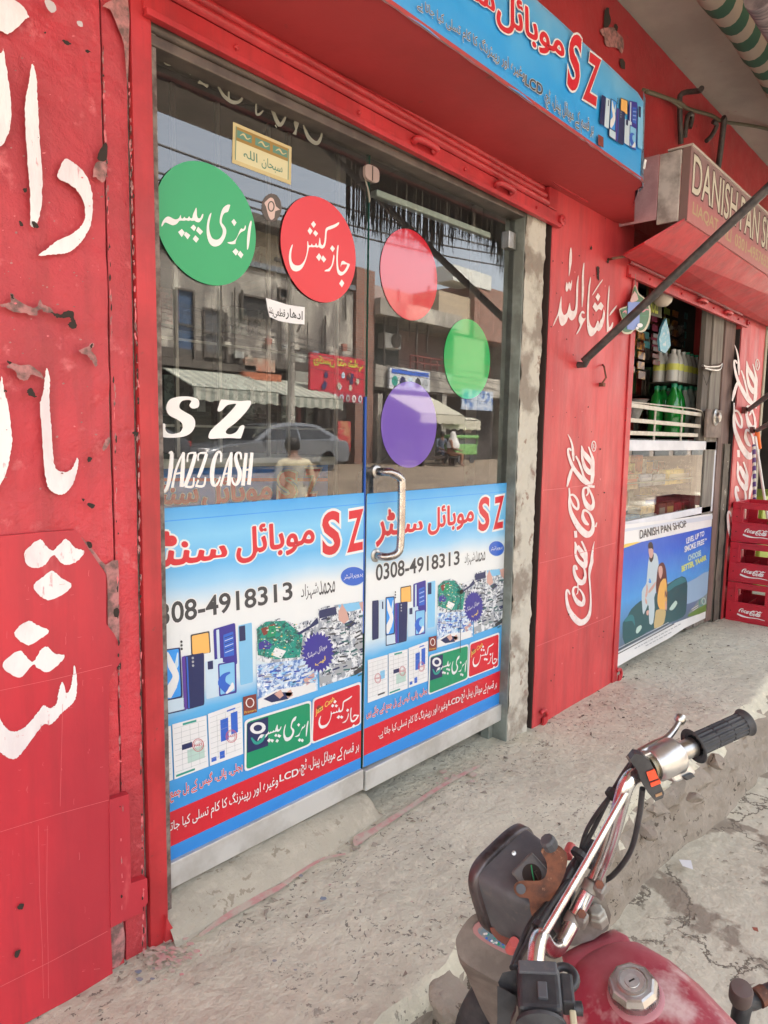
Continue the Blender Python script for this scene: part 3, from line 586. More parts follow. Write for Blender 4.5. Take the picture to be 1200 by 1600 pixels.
# ------------------------------------------------------------------ rolled-up shutters
def shutter(x0, x1, lab, ztop=2.17, zb=2.035, yy=F-.012):
    s = thing('roller_shutter', lab, 'shutter', (x0, yy, zb))
    b = MB().box(x0, x1, yy, yy+.012, zb, zb+.055); b.box(x0, x1, yy-.012, yy+.004, zb-.002, zb+.012); b.build('bottom_rail', M_redmetal, s, bevel=.001)
    b = MB()
    for k in range(4):
        z = zb+.062+k*.028; n = 10
        b.prism([(x0+.02, yy+.006+.016*k*.7-.010*math.sin(math.pi*i/n), z+.026*i/n) for i in range(n+1)]+[(x0+.02, yy+.03+.016*k*.7, z+.026), (x0+.02, yy+.03+.016*k*.7, z)], (x1-x0-.10, 0, 0))
    b.build('slats', M_redmetal, s, smooth=35)
    for t in (.13, .36, .64, .9): MB().lathe([(.006, 0), (.006, .006), (.003, .009)], (x0+(x1-x0)*t, yy, zb+.03), (0, -1, 0), 10).build('rivet', M_redmetal, s)
    for t in (.52, .77):
        xx = x0+(x1-x0)*t; b = MB()
        b.tube([(xx-.05, yy-.004, zb+.03), (xx-.045, yy-.022, zb+.035), (xx+.035, yy-.022, zb+.035), (xx+.04, yy-.004, zb+.03)], .011, 8, sm=3); b.build('pull_handle', M_redmetal, s, smooth=50)
    b = MB().box(x1-.075, x1-.01, yy+.003, yy+.05, zb+.06, ztop); b.lathe([(.022, 0), (.022, .012), (.008, .014), (.008, .02)], (x1+.012, yy, zb+.03), (0, -1, 0), 18); b.build('end_bracket', M_redmetal, s, bevel=.002)
    return s
shutter(XW-.02, PXL+.03, 'red roller shutter rolled up above the glass doors')
sx1 = OY(1168, 488, F).x
shutter(3.20, PX2+.05, 'red roller shutter rolled up above the pan shop opening', 2.08, 1.965)
# pelmet strip (bent sheet edge) under the banner
def lip(x0, x1, z, y, name, lab, m=M_redmetal, amp=.007):
    b = MB(); n = 70; pr = [(0, 0), (-.012, -.004), (-.014, .014), (.004, .022)]
    vs = [Vector((x0+(x1-x0)*i/n, y+a, z+c+amp*nz3(x0+(x1-x0)*i/n, 2, 1, 5)+.4*amp*nz3(x0+(x1-x0)*i/n, 2, 1, 17))) for i in range(n+1) for a, c in pr]
    b.add(vs, [(i*4+j, i*4+j+1, i*4+j+5, i*4+j+4) for i in range(n) for j in range(3)]); o = b.build(name, m, smooth=50, recalc=False); return tag(o, lab, 'trim')
lip(XW, PXL+.22, 2.178, F-.022, 'sheet_trim', 'wavy red sheet metal trim under the blue shop banner')
lip(3.25, PX2+.3, 2.055, F-.05, 'sheet_trim', 'dented red sheet metal trim under the pan shop sign')
# ================================================================== glass doors
OZB = .055
DX0, DXS, DX1 = .55*G, 1.0365*G, OY(800, 757, G).x
ZT = OY(577, 229, G).z+.03
def glass_leaf(x0, x1, name, lab, z0=OZB):
    t = thing(name, lab, 'door', (x1, G, z0))
    b = MB(); v = [(x0, G, z0+.06), (x1, G, z0+.06), (x1, G, ZT), (x0, G, ZT), (x0, G+.009, z0+.06), (x1, G+.009, z0+.06), (x1, G+.009, ZT), (x0, G+.009, ZT)]
    b.add(v, [(0, 1, 2, 3)], 0); b.add(v, [(5, 4, 7, 6)], 1); b.add(v, [(1, 5, 6, 2), (4, 0, 3, 7)], 2)
    b.build('glass_pane', [M_glass, M_clear, M_gedge], t, recalc=False)
    MB().box(x0, x1-.002, G-.016, G+.025, z0, z0+.068).build('bottom_rail', M_alu, t, bevel=.003)
    return t
leafL = glass_leaf(DX0, DXS-.002, 'glass_door', 'left frameless glass door leaf with green and red round stickers', .092)
leafR = glass_leaf(DXS+.006, DX1, 'glass_door', 'right frameless glass door leaf with chrome pull handle', .081)
# side frame, header and inner header tube
t = thing('door_frame', 'grey painted metal frame around the glass doors', 'door frame', (DX1, G, 0))
fx1 = jx0-.009
MB().box(fx1-.03, fx1-.001, G+.02, G+.06, 0, 2.04).build('jamb', M_green_alu, t, bevel=.002)
hz = OY(577, 229, G-.03).z
MB().box(DX0, fx1, G-.045, G+.02, hz-.005, hz+.018).build('header', M_browntube, t, bevel=.003)
MB().tube([(DX0, G-.035, hz+.034), (fx1, G-.035, hz+.034)], .014, 14).build('header_tube', M_browntube, t, smooth=40)
MB().box(DX0, fx1, G-.01, G+.05, hz+.018, 2.2).build('header_board', M_browntube, t)
# bright wire loops that hang on the header and patch fitting at the top
p_ = OY(582, 271, G-.012); fit_ = MB(); pts = [(p_.x+.030*c, p_.y, p_.z+.022*s_) for c, s_ in [(math.copysign(abs(math.cos(a))**.6, math.cos(a)), math.copysign(abs(math.sin(a))**.6, math.sin(a))) for a in [2*math.pi*k/24 for k in range(24)]]]
fit_.prism(pts, (0, .01, 0)); fit_.build('patch_fitting', mat('worn pinkish metal', (.40, .30, .26), .45, metal=.4), leafR, bevel=.002)
MB().box(p_.x-.0012, p_.x+.0012, G-.0135, G-.0118, p_.z-.02, p_.z+.02).build('fitting_slot', M_dark, leafR)
p_ = OY(800, 372, G-.01); MB().box(p_.x-.03, p_.x+.02, G-.017, G+.012, p_.z-.04, p_.z+.02).build('hinge_plate', M_steel, leafR, bevel=.002)
# pull handle
b = MB(); hx = OY(618, 800, G-.05).x; z1, z0_ = OY(606, 737, G-.03).z, OY(604, 868, G-.03).z; hx0 = OY(598, 740, G-.03).x-.0
pts = [(hx0, G-.004, z1), (hx0, G-.028, z1), (hx0+.012, G-.052, z1-.001), (hx0+.040, G-.066, z1-.018), (hx0+.046, G-.068, z1-.05), (hx0+.046, G-.068, z0_+.05), (hx0+.038, G-.064, z0_+.012), (hx0+.014, G-.050, z0_), (hx0, G-.028, z0_), (hx0, G-.004, z0_)]
b.tube(pts, .0125, 16, sm=5); b.build('pull_handle', mat('polished steel', (.50, .48, .46), .24, (.38, .34, .32), 30, metal=1, rvar=.08), leafR, smooth=60)
for z in (z1, z0_): MB().lathe([(.0, 0), (.021, 0), (.021, .006), (.015, .010), (0, .010)], (hx0, G-.001, z), (0, -1, 0), 20).build('handle_rose', M_steel, leafR, smooth=40)
MB().box(DXS-.006, DXS-.002, G-.006, G-.0005, .6, 1.33).build('edge_tape', mat('blue edge tape', (.02, .10, .45), .4), leafL)
# ------------------------------------------------------------------ stickers
ST_G = mat('green vinyl disc', (.035, .36, .14), .30); ST_R = mat('red vinyl disc', (.66, .035, .045), .30)
TG = mat('green film disc', (.02, .36, .10), .03, spec=.8, coat=.3); TR = mat('red film disc', (.52, .02, .035), .03, spec=.8, coat=.3); TP = mat('purple film disc', (.17, .10, .42), .03, spec=.8, coat=.3)
def disc(name, px, py, m, parent, y, rr=.1385):
    c = OY(px, py, y); b = MB().lathe([(rr, 0), (rr, .0007)], c, (0, -1, 0), 72); o = b.build(name, m, parent); return c
C1 = [[(1072, 670), (1082, 690), (1070, 780), (1060, 880), (1048, 960), (1036, 990), (1030, 975), (1030, 880), (1040, 780), (1055, 710)],
      [(1010, 720), (1018, 740), (1005, 775), (960, 800), (925, 850), (905, 900), (900, 925), (850, 928), (815, 912), (830, 905), (880, 895), (920, 850), (945, 790), (965, 755), (985, 762), (1000, 750)],
      [(838, 492), (842, 510), (820, 570), (790, 580), (770, 600), (755, 640), (752, 690), (775, 720), (798, 760), (800, 810), (780, 870), (740, 930), (680, 955), (630, 935), (600, 880), (585, 800), (590, 700), (610, 620), (630, 585), (637, 592), (622, 660), (612, 730), (620, 800), (645, 860), (690, 880), (730, 865), (758, 820), (762, 770), (745, 730), (730, 690), (735, 620), (760, 540), (800, 500)],
      [(470, 525), (476, 560), (478, 610), (490, 640), (515, 640), (535, 600), (548, 598), (540, 640), (505, 685), (470, 682), (450, 668), (425, 672), (405, 665), (385, 672), (360, 665), (335, 670), (300, 668), (280, 675), (255, 705), (210, 720), (160, 700), (125, 690), (100, 725), (88, 732), (88, 710), (110, 660), (150, 625), (190, 632), (220, 650), (250, 655), (280, 640), (298, 605), (305, 640), (325, 645), (340, 625), (350, 640), (375, 642), (392, 620), (405, 640), (425, 640), (435, 600), (452, 560)]]
C1D = [[(885, 650), (915, 690), (890, 730), (858, 680)], [(905, 975), (938, 1010), (908, 1055), (870, 1010)], [(955, 1000), (990, 1045), (965, 1085), (925, 1040)], [(310, 760), (345, 800), (310, 850), (270, 795)], [(355, 790), (405, 830), (375, 875), (335, 825)],
       [(440, 712), (470, 745), (448, 785), (408, 745)], [(490, 735), (545, 790), (515, 825), (468, 780)], [(460, 830), (500, 870), (470, 912), (432, 872)]]
C2 = [[(828, 735), (836, 760), (828, 850), (825, 950), (832, 1040), (850, 1090), (890, 1110), (930, 1070), (955, 1010), (920, 1005), (880, 1010), (865, 1040), (868, 1000), (880, 965), (905, 958), (950, 985), (990, 1000), (985, 1030), (950, 1100), (900, 1150), (860, 1160), (825, 1130), (810, 1060), (805, 960), (808, 850), (815, 770)],
      [(770, 870), (778, 900), (770, 960), (750, 1030), (720, 1085), (705, 1102), (640, 1100), (660, 1080), (695, 1065), (735, 1020), (755, 940), (762, 890)],
      [(845, 425), (835, 455), (790, 490), (720, 520), (685, 530), (670, 570), (665, 650), (655, 720), (640, 765), (610, 785), (580, 775), (560, 765), (540, 772), (510, 765), (480, 768), (450, 765), (425, 770), (418, 800), (400, 880), (370, 980), (320, 1070), (250, 1103), (190, 1080), (155, 1000), (145, 900), (160, 800), (190, 732), (198, 745), (180, 830), (178, 920), (200, 990), (250, 1020), (310, 1010), (360, 950), (390, 860), (400, 780), (402, 690), (412, 690), (420, 735), (450, 740), (465, 715), (475, 738), (505, 740), (525, 710), (535, 735), (555, 740), (570, 640), (580, 650), (590, 720), (615, 740), (635, 700), (645, 620), (650, 540), (665, 500), (710, 475), (780, 450), (830, 422)]]
C2D = [[(880, 1215), (915, 1265), (882, 1325), (843, 1272)], [(748, 740), (785, 785), (755, 835), (718, 785)], [(488, 402), (522, 450), (490, 500), (452, 445)], [(435, 488), (475, 540), (440, 595), (405, 540)], [(510, 530), (552, 575), (520, 620), (482, 572)],
       [(565, 850), (598, 900), (565, 960), (522, 905)], [(620, 880), (665, 935), (630, 980), (590, 925)]]
disc('round_sticker', 325.5, 351, ST_G, leafL, G-.004); disc('round_sticker', 500, 391, ST_R, leafL, G-.004)
p = Print(lambda a, c: OY(240+a/7.0588, 250+c/7.06, G-.0052), NF)
for x in C1: p.poly(x, M_sticker, 3)
for x in C1D: p.poly(x, M_sticker)
p.build('sticker_lettering', leafL)
p = Print(lambda a, c: OY(435+a/8.892, 300+c/8.889, G-.0052), NF)
for x in C2: p.poly(x, M_sticker, 3)
for x in C2D: p.poly(x, M_sticker)
p.build('sticker_lettering', leafL)
for px, py, m in ((640.5, 430, TR), (731, 561.5, TG), (640.5, 664, TP)): disc('round_film', px, py, m, leafR, G-.0016)
# S Z, JAZZ CASH
p = Print(lambda a, c: OY(240+a/7.059, 610+c/7.059, G-.001), NF)
p.poly([(505, 150), (490, 185), (450, 200), (410, 190), (395, 160), (415, 125), (405, 108), (360, 105), (310, 120), (285, 160), (290, 200), (350, 240), (420, 280), (455, 330), (455, 400), (410, 470), (330, 510), (220, 522), (120, 518), (60, 490), (55, 460), (80, 390), (105, 365), (130, 375), (130, 430), (160, 470), (220, 480), (290, 460), (320, 410), (310, 360), (260, 320), (180, 280), (145, 230), (142, 170), (175, 105), (250, 75), (340, 65), (430, 75), (490, 100)], M_sticker, 3)
p.poly([(760, 100), (850, 110), (960, 118), (1060, 112), (1075, 135), (1060, 180), (1000, 260), (900, 360), (820, 420), (795, 460), (820, 482), (870, 480), (920, 450), (950, 400), (985, 382), (1002, 400), (990, 450), (970, 510), (950, 530), (850, 525), (720, 530), (630, 535), (605, 515), (615, 470), (650, 420), (760, 320), (850, 230), (910, 155), (880, 148), (810, 165), (760, 215), (720, 235), (705, 215), (720, 160), (740, 110)], M_sticker, 3)
for st in ([(168, 695, 14), (200, 690, 36), (190, 850, 50), (165, 1020, 40), (130, 1105, 34), (95, 1105, 26), (78, 1065, 24)], [(330, 680, 14), (290, 760, 22), (240, 900, 26), (205, 1075, 30)], [(330, 682, 30), (322, 850, 44), (308, 1065, 46)], [(225, 925, 20), (318, 905, 20)],
           [(372, 790, 16), (385, 700, 18), (470, 690, 26)], [(462, 700, 40), (415, 870, 44), (345, 1060, 40)], [(345, 1058, 26), (430, 1060, 26), (445, 960, 16)], [(492, 780, 16), (500, 698, 18), (590, 690, 26)], [(585, 700, 36), (530, 870, 40), (490, 960, 30)], [(460, 1050, 26), (550, 1052, 26), (572, 955, 16)], [(470, 1050, 20), (495, 985, 20)],
           [(740, 790, 24), (745, 700, 26), (710, 680, 26), (670, 760, 44), (645, 900, 50), (650, 1020, 44), (680, 1050, 30), (715, 1010, 22), (735, 950, 16)], [(860, 680, 14), (815, 790, 22), (775, 930, 24), (740, 1055, 28)], [(858, 682, 30), (845, 850, 44), (825, 1050, 44)], [(765, 925, 18), (845, 910, 18)],
           [(965, 760, 22), (960, 700, 26), (925, 690, 26), (905, 740, 40), (925, 830, 44), (950, 900, 48), (940, 990, 44), (905, 1040, 30), (872, 1010, 24), (865, 960, 16)], [(1020, 690, 36), (1005, 850, 40), (985, 1050, 44)], [(1085, 685, 36), (1070, 850, 40), (1050, 1040, 44)], [(1000, 880, 20), (1075, 870, 20)]):
    p.stroke(st, M_sticker, 4)
p.build('window_lettering', leafL)
# paper prayer sticker, torn note, crest
M_yel = mat('cream paper', (.62, .57, .34), .6); M_gold = mat('gold border', (.30, .18, .04), .5); M_gtxt = mat('dull green ink', (.10, .22, .16), .6); M_frame = mat('pale gold', (.55, .45, .22), .5)
p = Print(lambda a, c: OY(350+a/9.23, 180+c/9.23, G-.001), NF)
q_ = lambda a0, c0, a1, c1, f0=.415: None
def band(u0, v0, u1, v1, m):     # u,v in 0..1 across the slanted paper
    T = lambda u, v: ((1-u)*(130-14*v)+u*(975-10*v), (1-u)*(95+590*v)+u*(460+545*v))
    p.poly([T(u0, v0), T(u1, v0), T(u1, v1), T(u0, v1)], m)
band(0, 0, 1, 1, M_frame); p.layer(); band(.045, .08, .96, .90, M_yel); p.layer(); band(.05, .08, .955, .42, M_gold); p.layer()
for u in (.07, .38, .68): band(u, .15, u+.25, .34, M_gtxt)
band(.045, .08, .06, .9, M_gtxt); band(.94, .08, .955, .9, M_gtxt)
p.text(ur('سبحان')[::1], [(540, 760), (840, 880), (840, 700), (540, 590)], M_gtxt, .01); p.text(ur('اللہ'), [(280, 600), (480, 690), (480, 560), (280, 470)], M_gtxt, .01)
p.layer(); T = lambda u, v: ((1-u)*(130-14*v)+u*(975-10*v), (1-u)*(95+590*v)+u*(460+545*v))
for u in (.10, .41, .71): p.stroke([(*T(u+.02, .27), 6), (*T(u+.08, .2), 26), (*T(u+.14, .28), 14), (*T(u+.2, .22), 8)], M_frame, 4)
p.build('prayer_sticker', leafL)
p = Print(lambda a, c: OY(300+a/4, 400+c/4, G-.001), NF); M_paper = mat('white paper', (.74, .73, .74), .6)
p.poly([(462, 262), (520, 280), (600, 305), (705, 320), (703, 428), (620, 420), (540, 405), (485, 380), (472, 330)], M_paper, 1); p.layer()
M_ink = mat('black ink', (.03, .03, .03), .6)
p.text(ur('اُدھار'.replace('ُ', '')), [(585, 395), (690, 418), (692, 345), (585, 322)], M_ink, .012); p.text(ur('قطعی'), [(508, 385), (582, 398), (582, 335), (508, 318)], M_ink, .012); p.text(ur('بند'), [(480, 370), (506, 380), (506, 325), (480, 312)], M_ink, .01)
p.build('paper_note', leafL)
M_crest = mat('brown crest print', (.10, .08, .07), .5); M_crestp = mat('pink crest print', (.62, .45, .40), .5)
p = Print(lambda a, c: OY(300+a/4, c/4, G-.001), NF); p.disc(498, 1298, 62, 88, M_crest); p.layer()
p.poly([(490, 1235), (510, 1245), (525, 1290), (550, 1310), (520, 1320), (515, 1360), (495, 1375), (478, 1350), (462, 1290), (452, 1270), (470, 1250)], M_crestp, 2); p.layer(); p.ring(494, 1290, 18, 30, 8, M_crest); p.build('round_crest', leafL)
# old peeling letters along the top of the glass
M_old = mat('old faded letters', (.22, .21, .165), .7)
p = Print(lambda a, c: OY(300+a/4, c/4, G-.001), NF)
for st in ([(165, 540, 10), (200, 600, 20), (260, 640, 24), (310, 620, 16), (325, 530, 6)], [(235, 500, 6), (230, 590, 14), (235, 640, 6)], [(285, 520, 5), (285, 560, 9)], [(405, 590, 6), (400, 700, 12), (420, 715, 16), (445, 690, 6)], [(470, 590, 8), (500, 680, 20), (545, 780, 26), (580, 740, 14), (590, 700, 5)],
           [(535, 620, 5), (570, 680, 7)], [(650, 730, 8), (652, 770, 34), (650, 810, 10), (640, 840, 24)], [(695, 780, 8), (730, 860, 24), (780, 895, 26), (808, 850, 14), (812, 760, 6)], [(40, 510, 26), (70, 525, 12), (100, 540, 24)], [(1075, 1095, 8), (1100, 1180, 10), (1110, 1240, 12), (1108, 1265, 6)], [(0, 300, 10), (20, 330, 24), (60, 340, 8)]): p.stroke(st, M_old, 5)
for st in ([(75, 320, 4), (75, 370, 9), (60, 360, 12)], [(135, 340, 4), (135, 380, 8)], [(150, 450, 4), (150, 480, 10)], [(520, 780, 10), (530, 800, 4)]): p.stroke(st, M_old, 3)
p.build('faded_lettering', leafL)
p = Print(lambda a, c: OY(a/4, c/4, G-.001), NF)
for st in ([(1010, 360, 6), (1040, 400, 14), (1070, 400, 14), (1078, 340, 5)], [(975, 700, 6), (980, 750, 7)], [(965, 1430, 4), (985, 1480, 14), (990, 1525, 10)], [(960, 1455, 6), (1010, 1450, 6)], [(1180, 430, 8), (1190, 470, 6)]): p.stroke(st, M_old, 4)
p.build('faded_lettering', leafL)
# ------------------------------------------------------------------ the shop poster, printed twice
YP = G-.004
def pgrad(name, stops, x=False, tex=0):
    m = bpy.data.materials.new(name); m.use_nodes = True; n = m.node_tree.nodes; L = m.node_tree.links; b = n['Principled BSDF']; b.inputs['Roughness'].default_value = .33
    bt_ = n.new('ShaderNodeTexNoise'); bt_.inputs['Scale'].default_value = 5; bt_.inputs['Detail'].default_value = 5; bb_ = n.new('ShaderNodeBump'); bb_.inputs['Distance'].default_value = .004; g0_ = n.new('ShaderNodeNewGeometry'); L.new(g0_.outputs['Position'], bt_.inputs['Vector']); L.new(bt_.outputs[0], bb_.inputs['Height']); L.new(bb_.outputs[0], b.inputs['Normal'])
    g = n.new('ShaderNodeNewGeometry'); s = n.new('ShaderNodeSeparateXYZ'); L.new(g.outputs['Position'], s.inputs[0]); r = n.new('ShaderNodeMapRange')
    r.inputs[1].default_value = stops[0][0]; r.inputs[2].default_value = stops[-1][0]; L.new(s.outputs[0 if x else 2], r.inputs[0])
    src = r.outputs[0]
    if tex:
        t = n.new('ShaderNodeTexNoise'); t.inputs['Scale'].default_value = 6; L.new(g.outputs['Position'], t.inputs['Vector']); a = n.new('ShaderNodeMath'); a.operation = 'MULTIPLY_ADD'
        a.inputs[1].default_value = tex; L.new(t.outputs[0], a.inputs[0]); a2 = n.new('ShaderNodeMath'); a2.operation = 'SUBTRACT'; a2.inputs[1].default_value = tex/2
        L.new(r.outputs[0], a2.inputs[0]); L.new(a2.outputs[0], a.inputs[2]); src = a.outputs[0]
    cr_ = n.new('ShaderNodeValToRGB'); e = cr_.color_ramp.elements
    while len(e) > 1: e.remove(e[-1])
    span = stops[-1][0]-stops[0][0]
    for i, (z, c) in enumerate(stops):
        k = e[0] if i == 0 else e.new((z-stops[0][0])/span); k.position = (z-stops[0][0])/span; k.color = (*c, 1)
    L.new(src, cr_.inputs[0]); L.new(cr_.outputs[0], b.inputs['Base Color']); return m
zz = lambda u: u*G+EYE
SKYB, MIDB, WHT = (.10, .42, .74), (.05, .30, .68), (.72, .74, .74)
M_post = pgrad('poster sky print', [(zz(-.74), (.02, .20, .62)), (zz(-.70), (.03, .24, .66)), (zz(-.60), MIDB), (zz(-.47), (.10, .40, .72)), (zz(-.43), (.62, .72, .76)), (zz(-.36), WHT), (zz(-.29), WHT), (zz(-.25), (.28, .55, .78)), (zz(-.22), (.12, .42, .74)), (zz(-.17), (.20, .52, .78)), (zz(-.115), (.05, .33, .72))], tex=.04)
PC = {k: mat('print '+k, c, .33, tuple(v*.9+.01 for v in c), 3, bump2=.004, b2scale=5, bump=.0004, bscale=25) for k, c in dict(red=(.62, .015, .03), white=(.76, .76, .76), grey=(.045, .045, .05), blue=(.01, .06, .38), navy=(.015, .022, .10), indigo=(.04, .03, .28), green=(.005, .27, .12), yellow=(.78, .55, .10), orange=(.85, .45, .12), teal=(.02, .30, .24),
      sky=(.22, .52, .78), pale=(.55, .68, .78), skin=(.62, .36, .30), lgrey=(.36, .38, .40), brown=(.22, .04, .03), purple=(.10, .04, .30), mint=(.45, .62, .56), bblue=(.03, .12, .55), dteal=(.03, .12, .12), brightb=(.04, .30, .80)).items()}
def proj(P):
    v = P-Vector((0, 0, EYE)); z = v.dot(fw); return (600+CF*v.dot(CR)/z, 800+CF*v.dot(CD)/z)
def cr2(px, py): return ((px-560)*4, (py-740)*4)
def LX(px, py): P = OY(px, py, YP); P.x += .533*G; return cr2(*proj(P))
PH1 = mat('photo of loose parts', (.70, .72, .74), .35, (.30, .33, .38), 55, (.46, .56), col3=(.03, .045, .08), s3=85, t3=(.56, .60)); PH2 = mat('photo of blue circuit', (.50, .62, .76), .35, (.10, .20, .48), 60, (.48, .56), col3=(.80, .82, .84), s3=95, t3=(.56, .60)); PH3 = mat('photo of green board', (.01, .26, .20), .35, (.02, .10, .09), 70, (.50, .58), col3=(.45, .62, .50), s3=120, t3=(.60, .64))
cl = lambda a, c: LX(240+a*.28333, 760+c*.28343)
cl2 = lambda a, c: LX(240+a*.28333, 1040+c*.28343)
fnR = lambda a, c: OY(560+a/4, 740+c/4, YP)
def rrect(p, q, m, r=.06):       # quad with softened corners
    q = [Vector(a) for a in q]; out = []
    for i in range(4):
        a, b, c = q[i-1], q[i], q[(i+1) % 4]; da = (a-b)*r; dc = (c-b)*r*(.8)
        out += [b+da, b+da*.3+dc*.3, b+dc]
    p.poly([tuple(v) for v in out], m)
def phones(p):
    P = PC
    rrect(p, [(85, 795), (125, 790), (125, 1030), (85, 1042)], P['navy']); rrect(p, [(127, 792), (165, 785), (167, 1020), (127, 1030)], P['pale']); rrect(p, [(262, 710), (328, 697), (330, 800), (262, 808)], P['grey']); rrect(p, [(342, 690), (420, 665), (422, 865), (342, 840)], P['indigo']); rrect(p, [(430, 680), (480, 668), (476, 955), (430, 966)], P['sky'])
    p.layer(); rrect(p, [(266, 716), (324, 704), (326, 800), (266, 803)], P['orange']); rrect(p, [(352, 695), (362, 692), (362, 830), (352, 832)], P['pale']); rrect(p, [(376, 720), (412, 706), (412, 820), (376, 826)], P['bblue']); rrect(p, [(433, 684), (455, 680), (455, 752), (433, 756)], P['navy'])
    rrect(p, [(170, 1012), (235, 1000), (236, 1064), (170, 1077)], P['navy']); rrect(p, [(308, 842), (372, 828), (360, 1008), (308, 1020)], P['pale']); rrect(p, [(353, 856), (418, 846), (416, 1000), (353, 1012)], P['indigo']); rrect(p, [(146, 800), (154, 798), (154, 845), (146, 847)], P['navy'])
    p.layer(); rrect(p, [(174, 1012), (230, 1002), (231, 1058), (174, 1070)], P['pale']); rrect(p, [(358, 862), (412, 852), (410, 990), (358, 1004)], P['sky']); rrect(p, [(317, 842), (336, 838), (336, 878), (317, 880)], P['navy'])
    for i in range(6): p.line([(380, 735+i*14), (410, 722+i*14)], 3, P['pale'] if i % 2 else P['navy'])
    rrect(p, [(168, 772), (225, 766), (226, 1002), (168, 1015)], P['navy']); rrect(p, [(228, 812), (242, 806), (245, 1058), (228, 1062)], P['purple'])
    p.layer(); rrect(p, [(173, 778), (219, 772), (220, 995), (173, 1006)], P['brightb']); rrect(p, [(240, 808), (306, 798), (300, 1046), (240, 1062)], P['navy'])
    p.stroke([(390, 985, 40), (365, 950, 30), (372, 915, 18), (395, 900, 8)], P['bblue'], 4); p.stroke([(402, 950, 4), (398, 975, 20), (378, 1000, 6)], P['white'], 4)
    p.layer(); p.stroke([(180, 785, 4), (192, 850, 26), (205, 900, 22), (190, 950, 34), (180, 1000, 10)], P['white'], 4); p.stroke([(215, 790, 3), (208, 850, 14), (200, 880, 4)], P['pale'], 4)
    for y in (820, 838, 856): p.disc(266, y, 4, 6, P['lgrey'], 10)
    for y in (740, 757, 774): p.disc(229, y, 4, 6, P['grey'], 10)
    p.line([(246, 812), (246, 1056)], 5, P['bblue']); p.L += 1
def remap(polys, src, q):        # lettering traced elsewhere -> quad (bl, br, tr, tl)
    x0, y0, x1, y1 = src; q = [Vector(a) for a in q]
    return [[tuple((q[3]*(1-u)+q[2]*u)*(1-v)+(q[0]*(1-u)+q[1]*u)*v) for u, v in [((a-x0)/(x1-x0), (c-y0)/(y1-y0)) for a, c in pl]] for pl in polys]
rnd = random.Random(3)
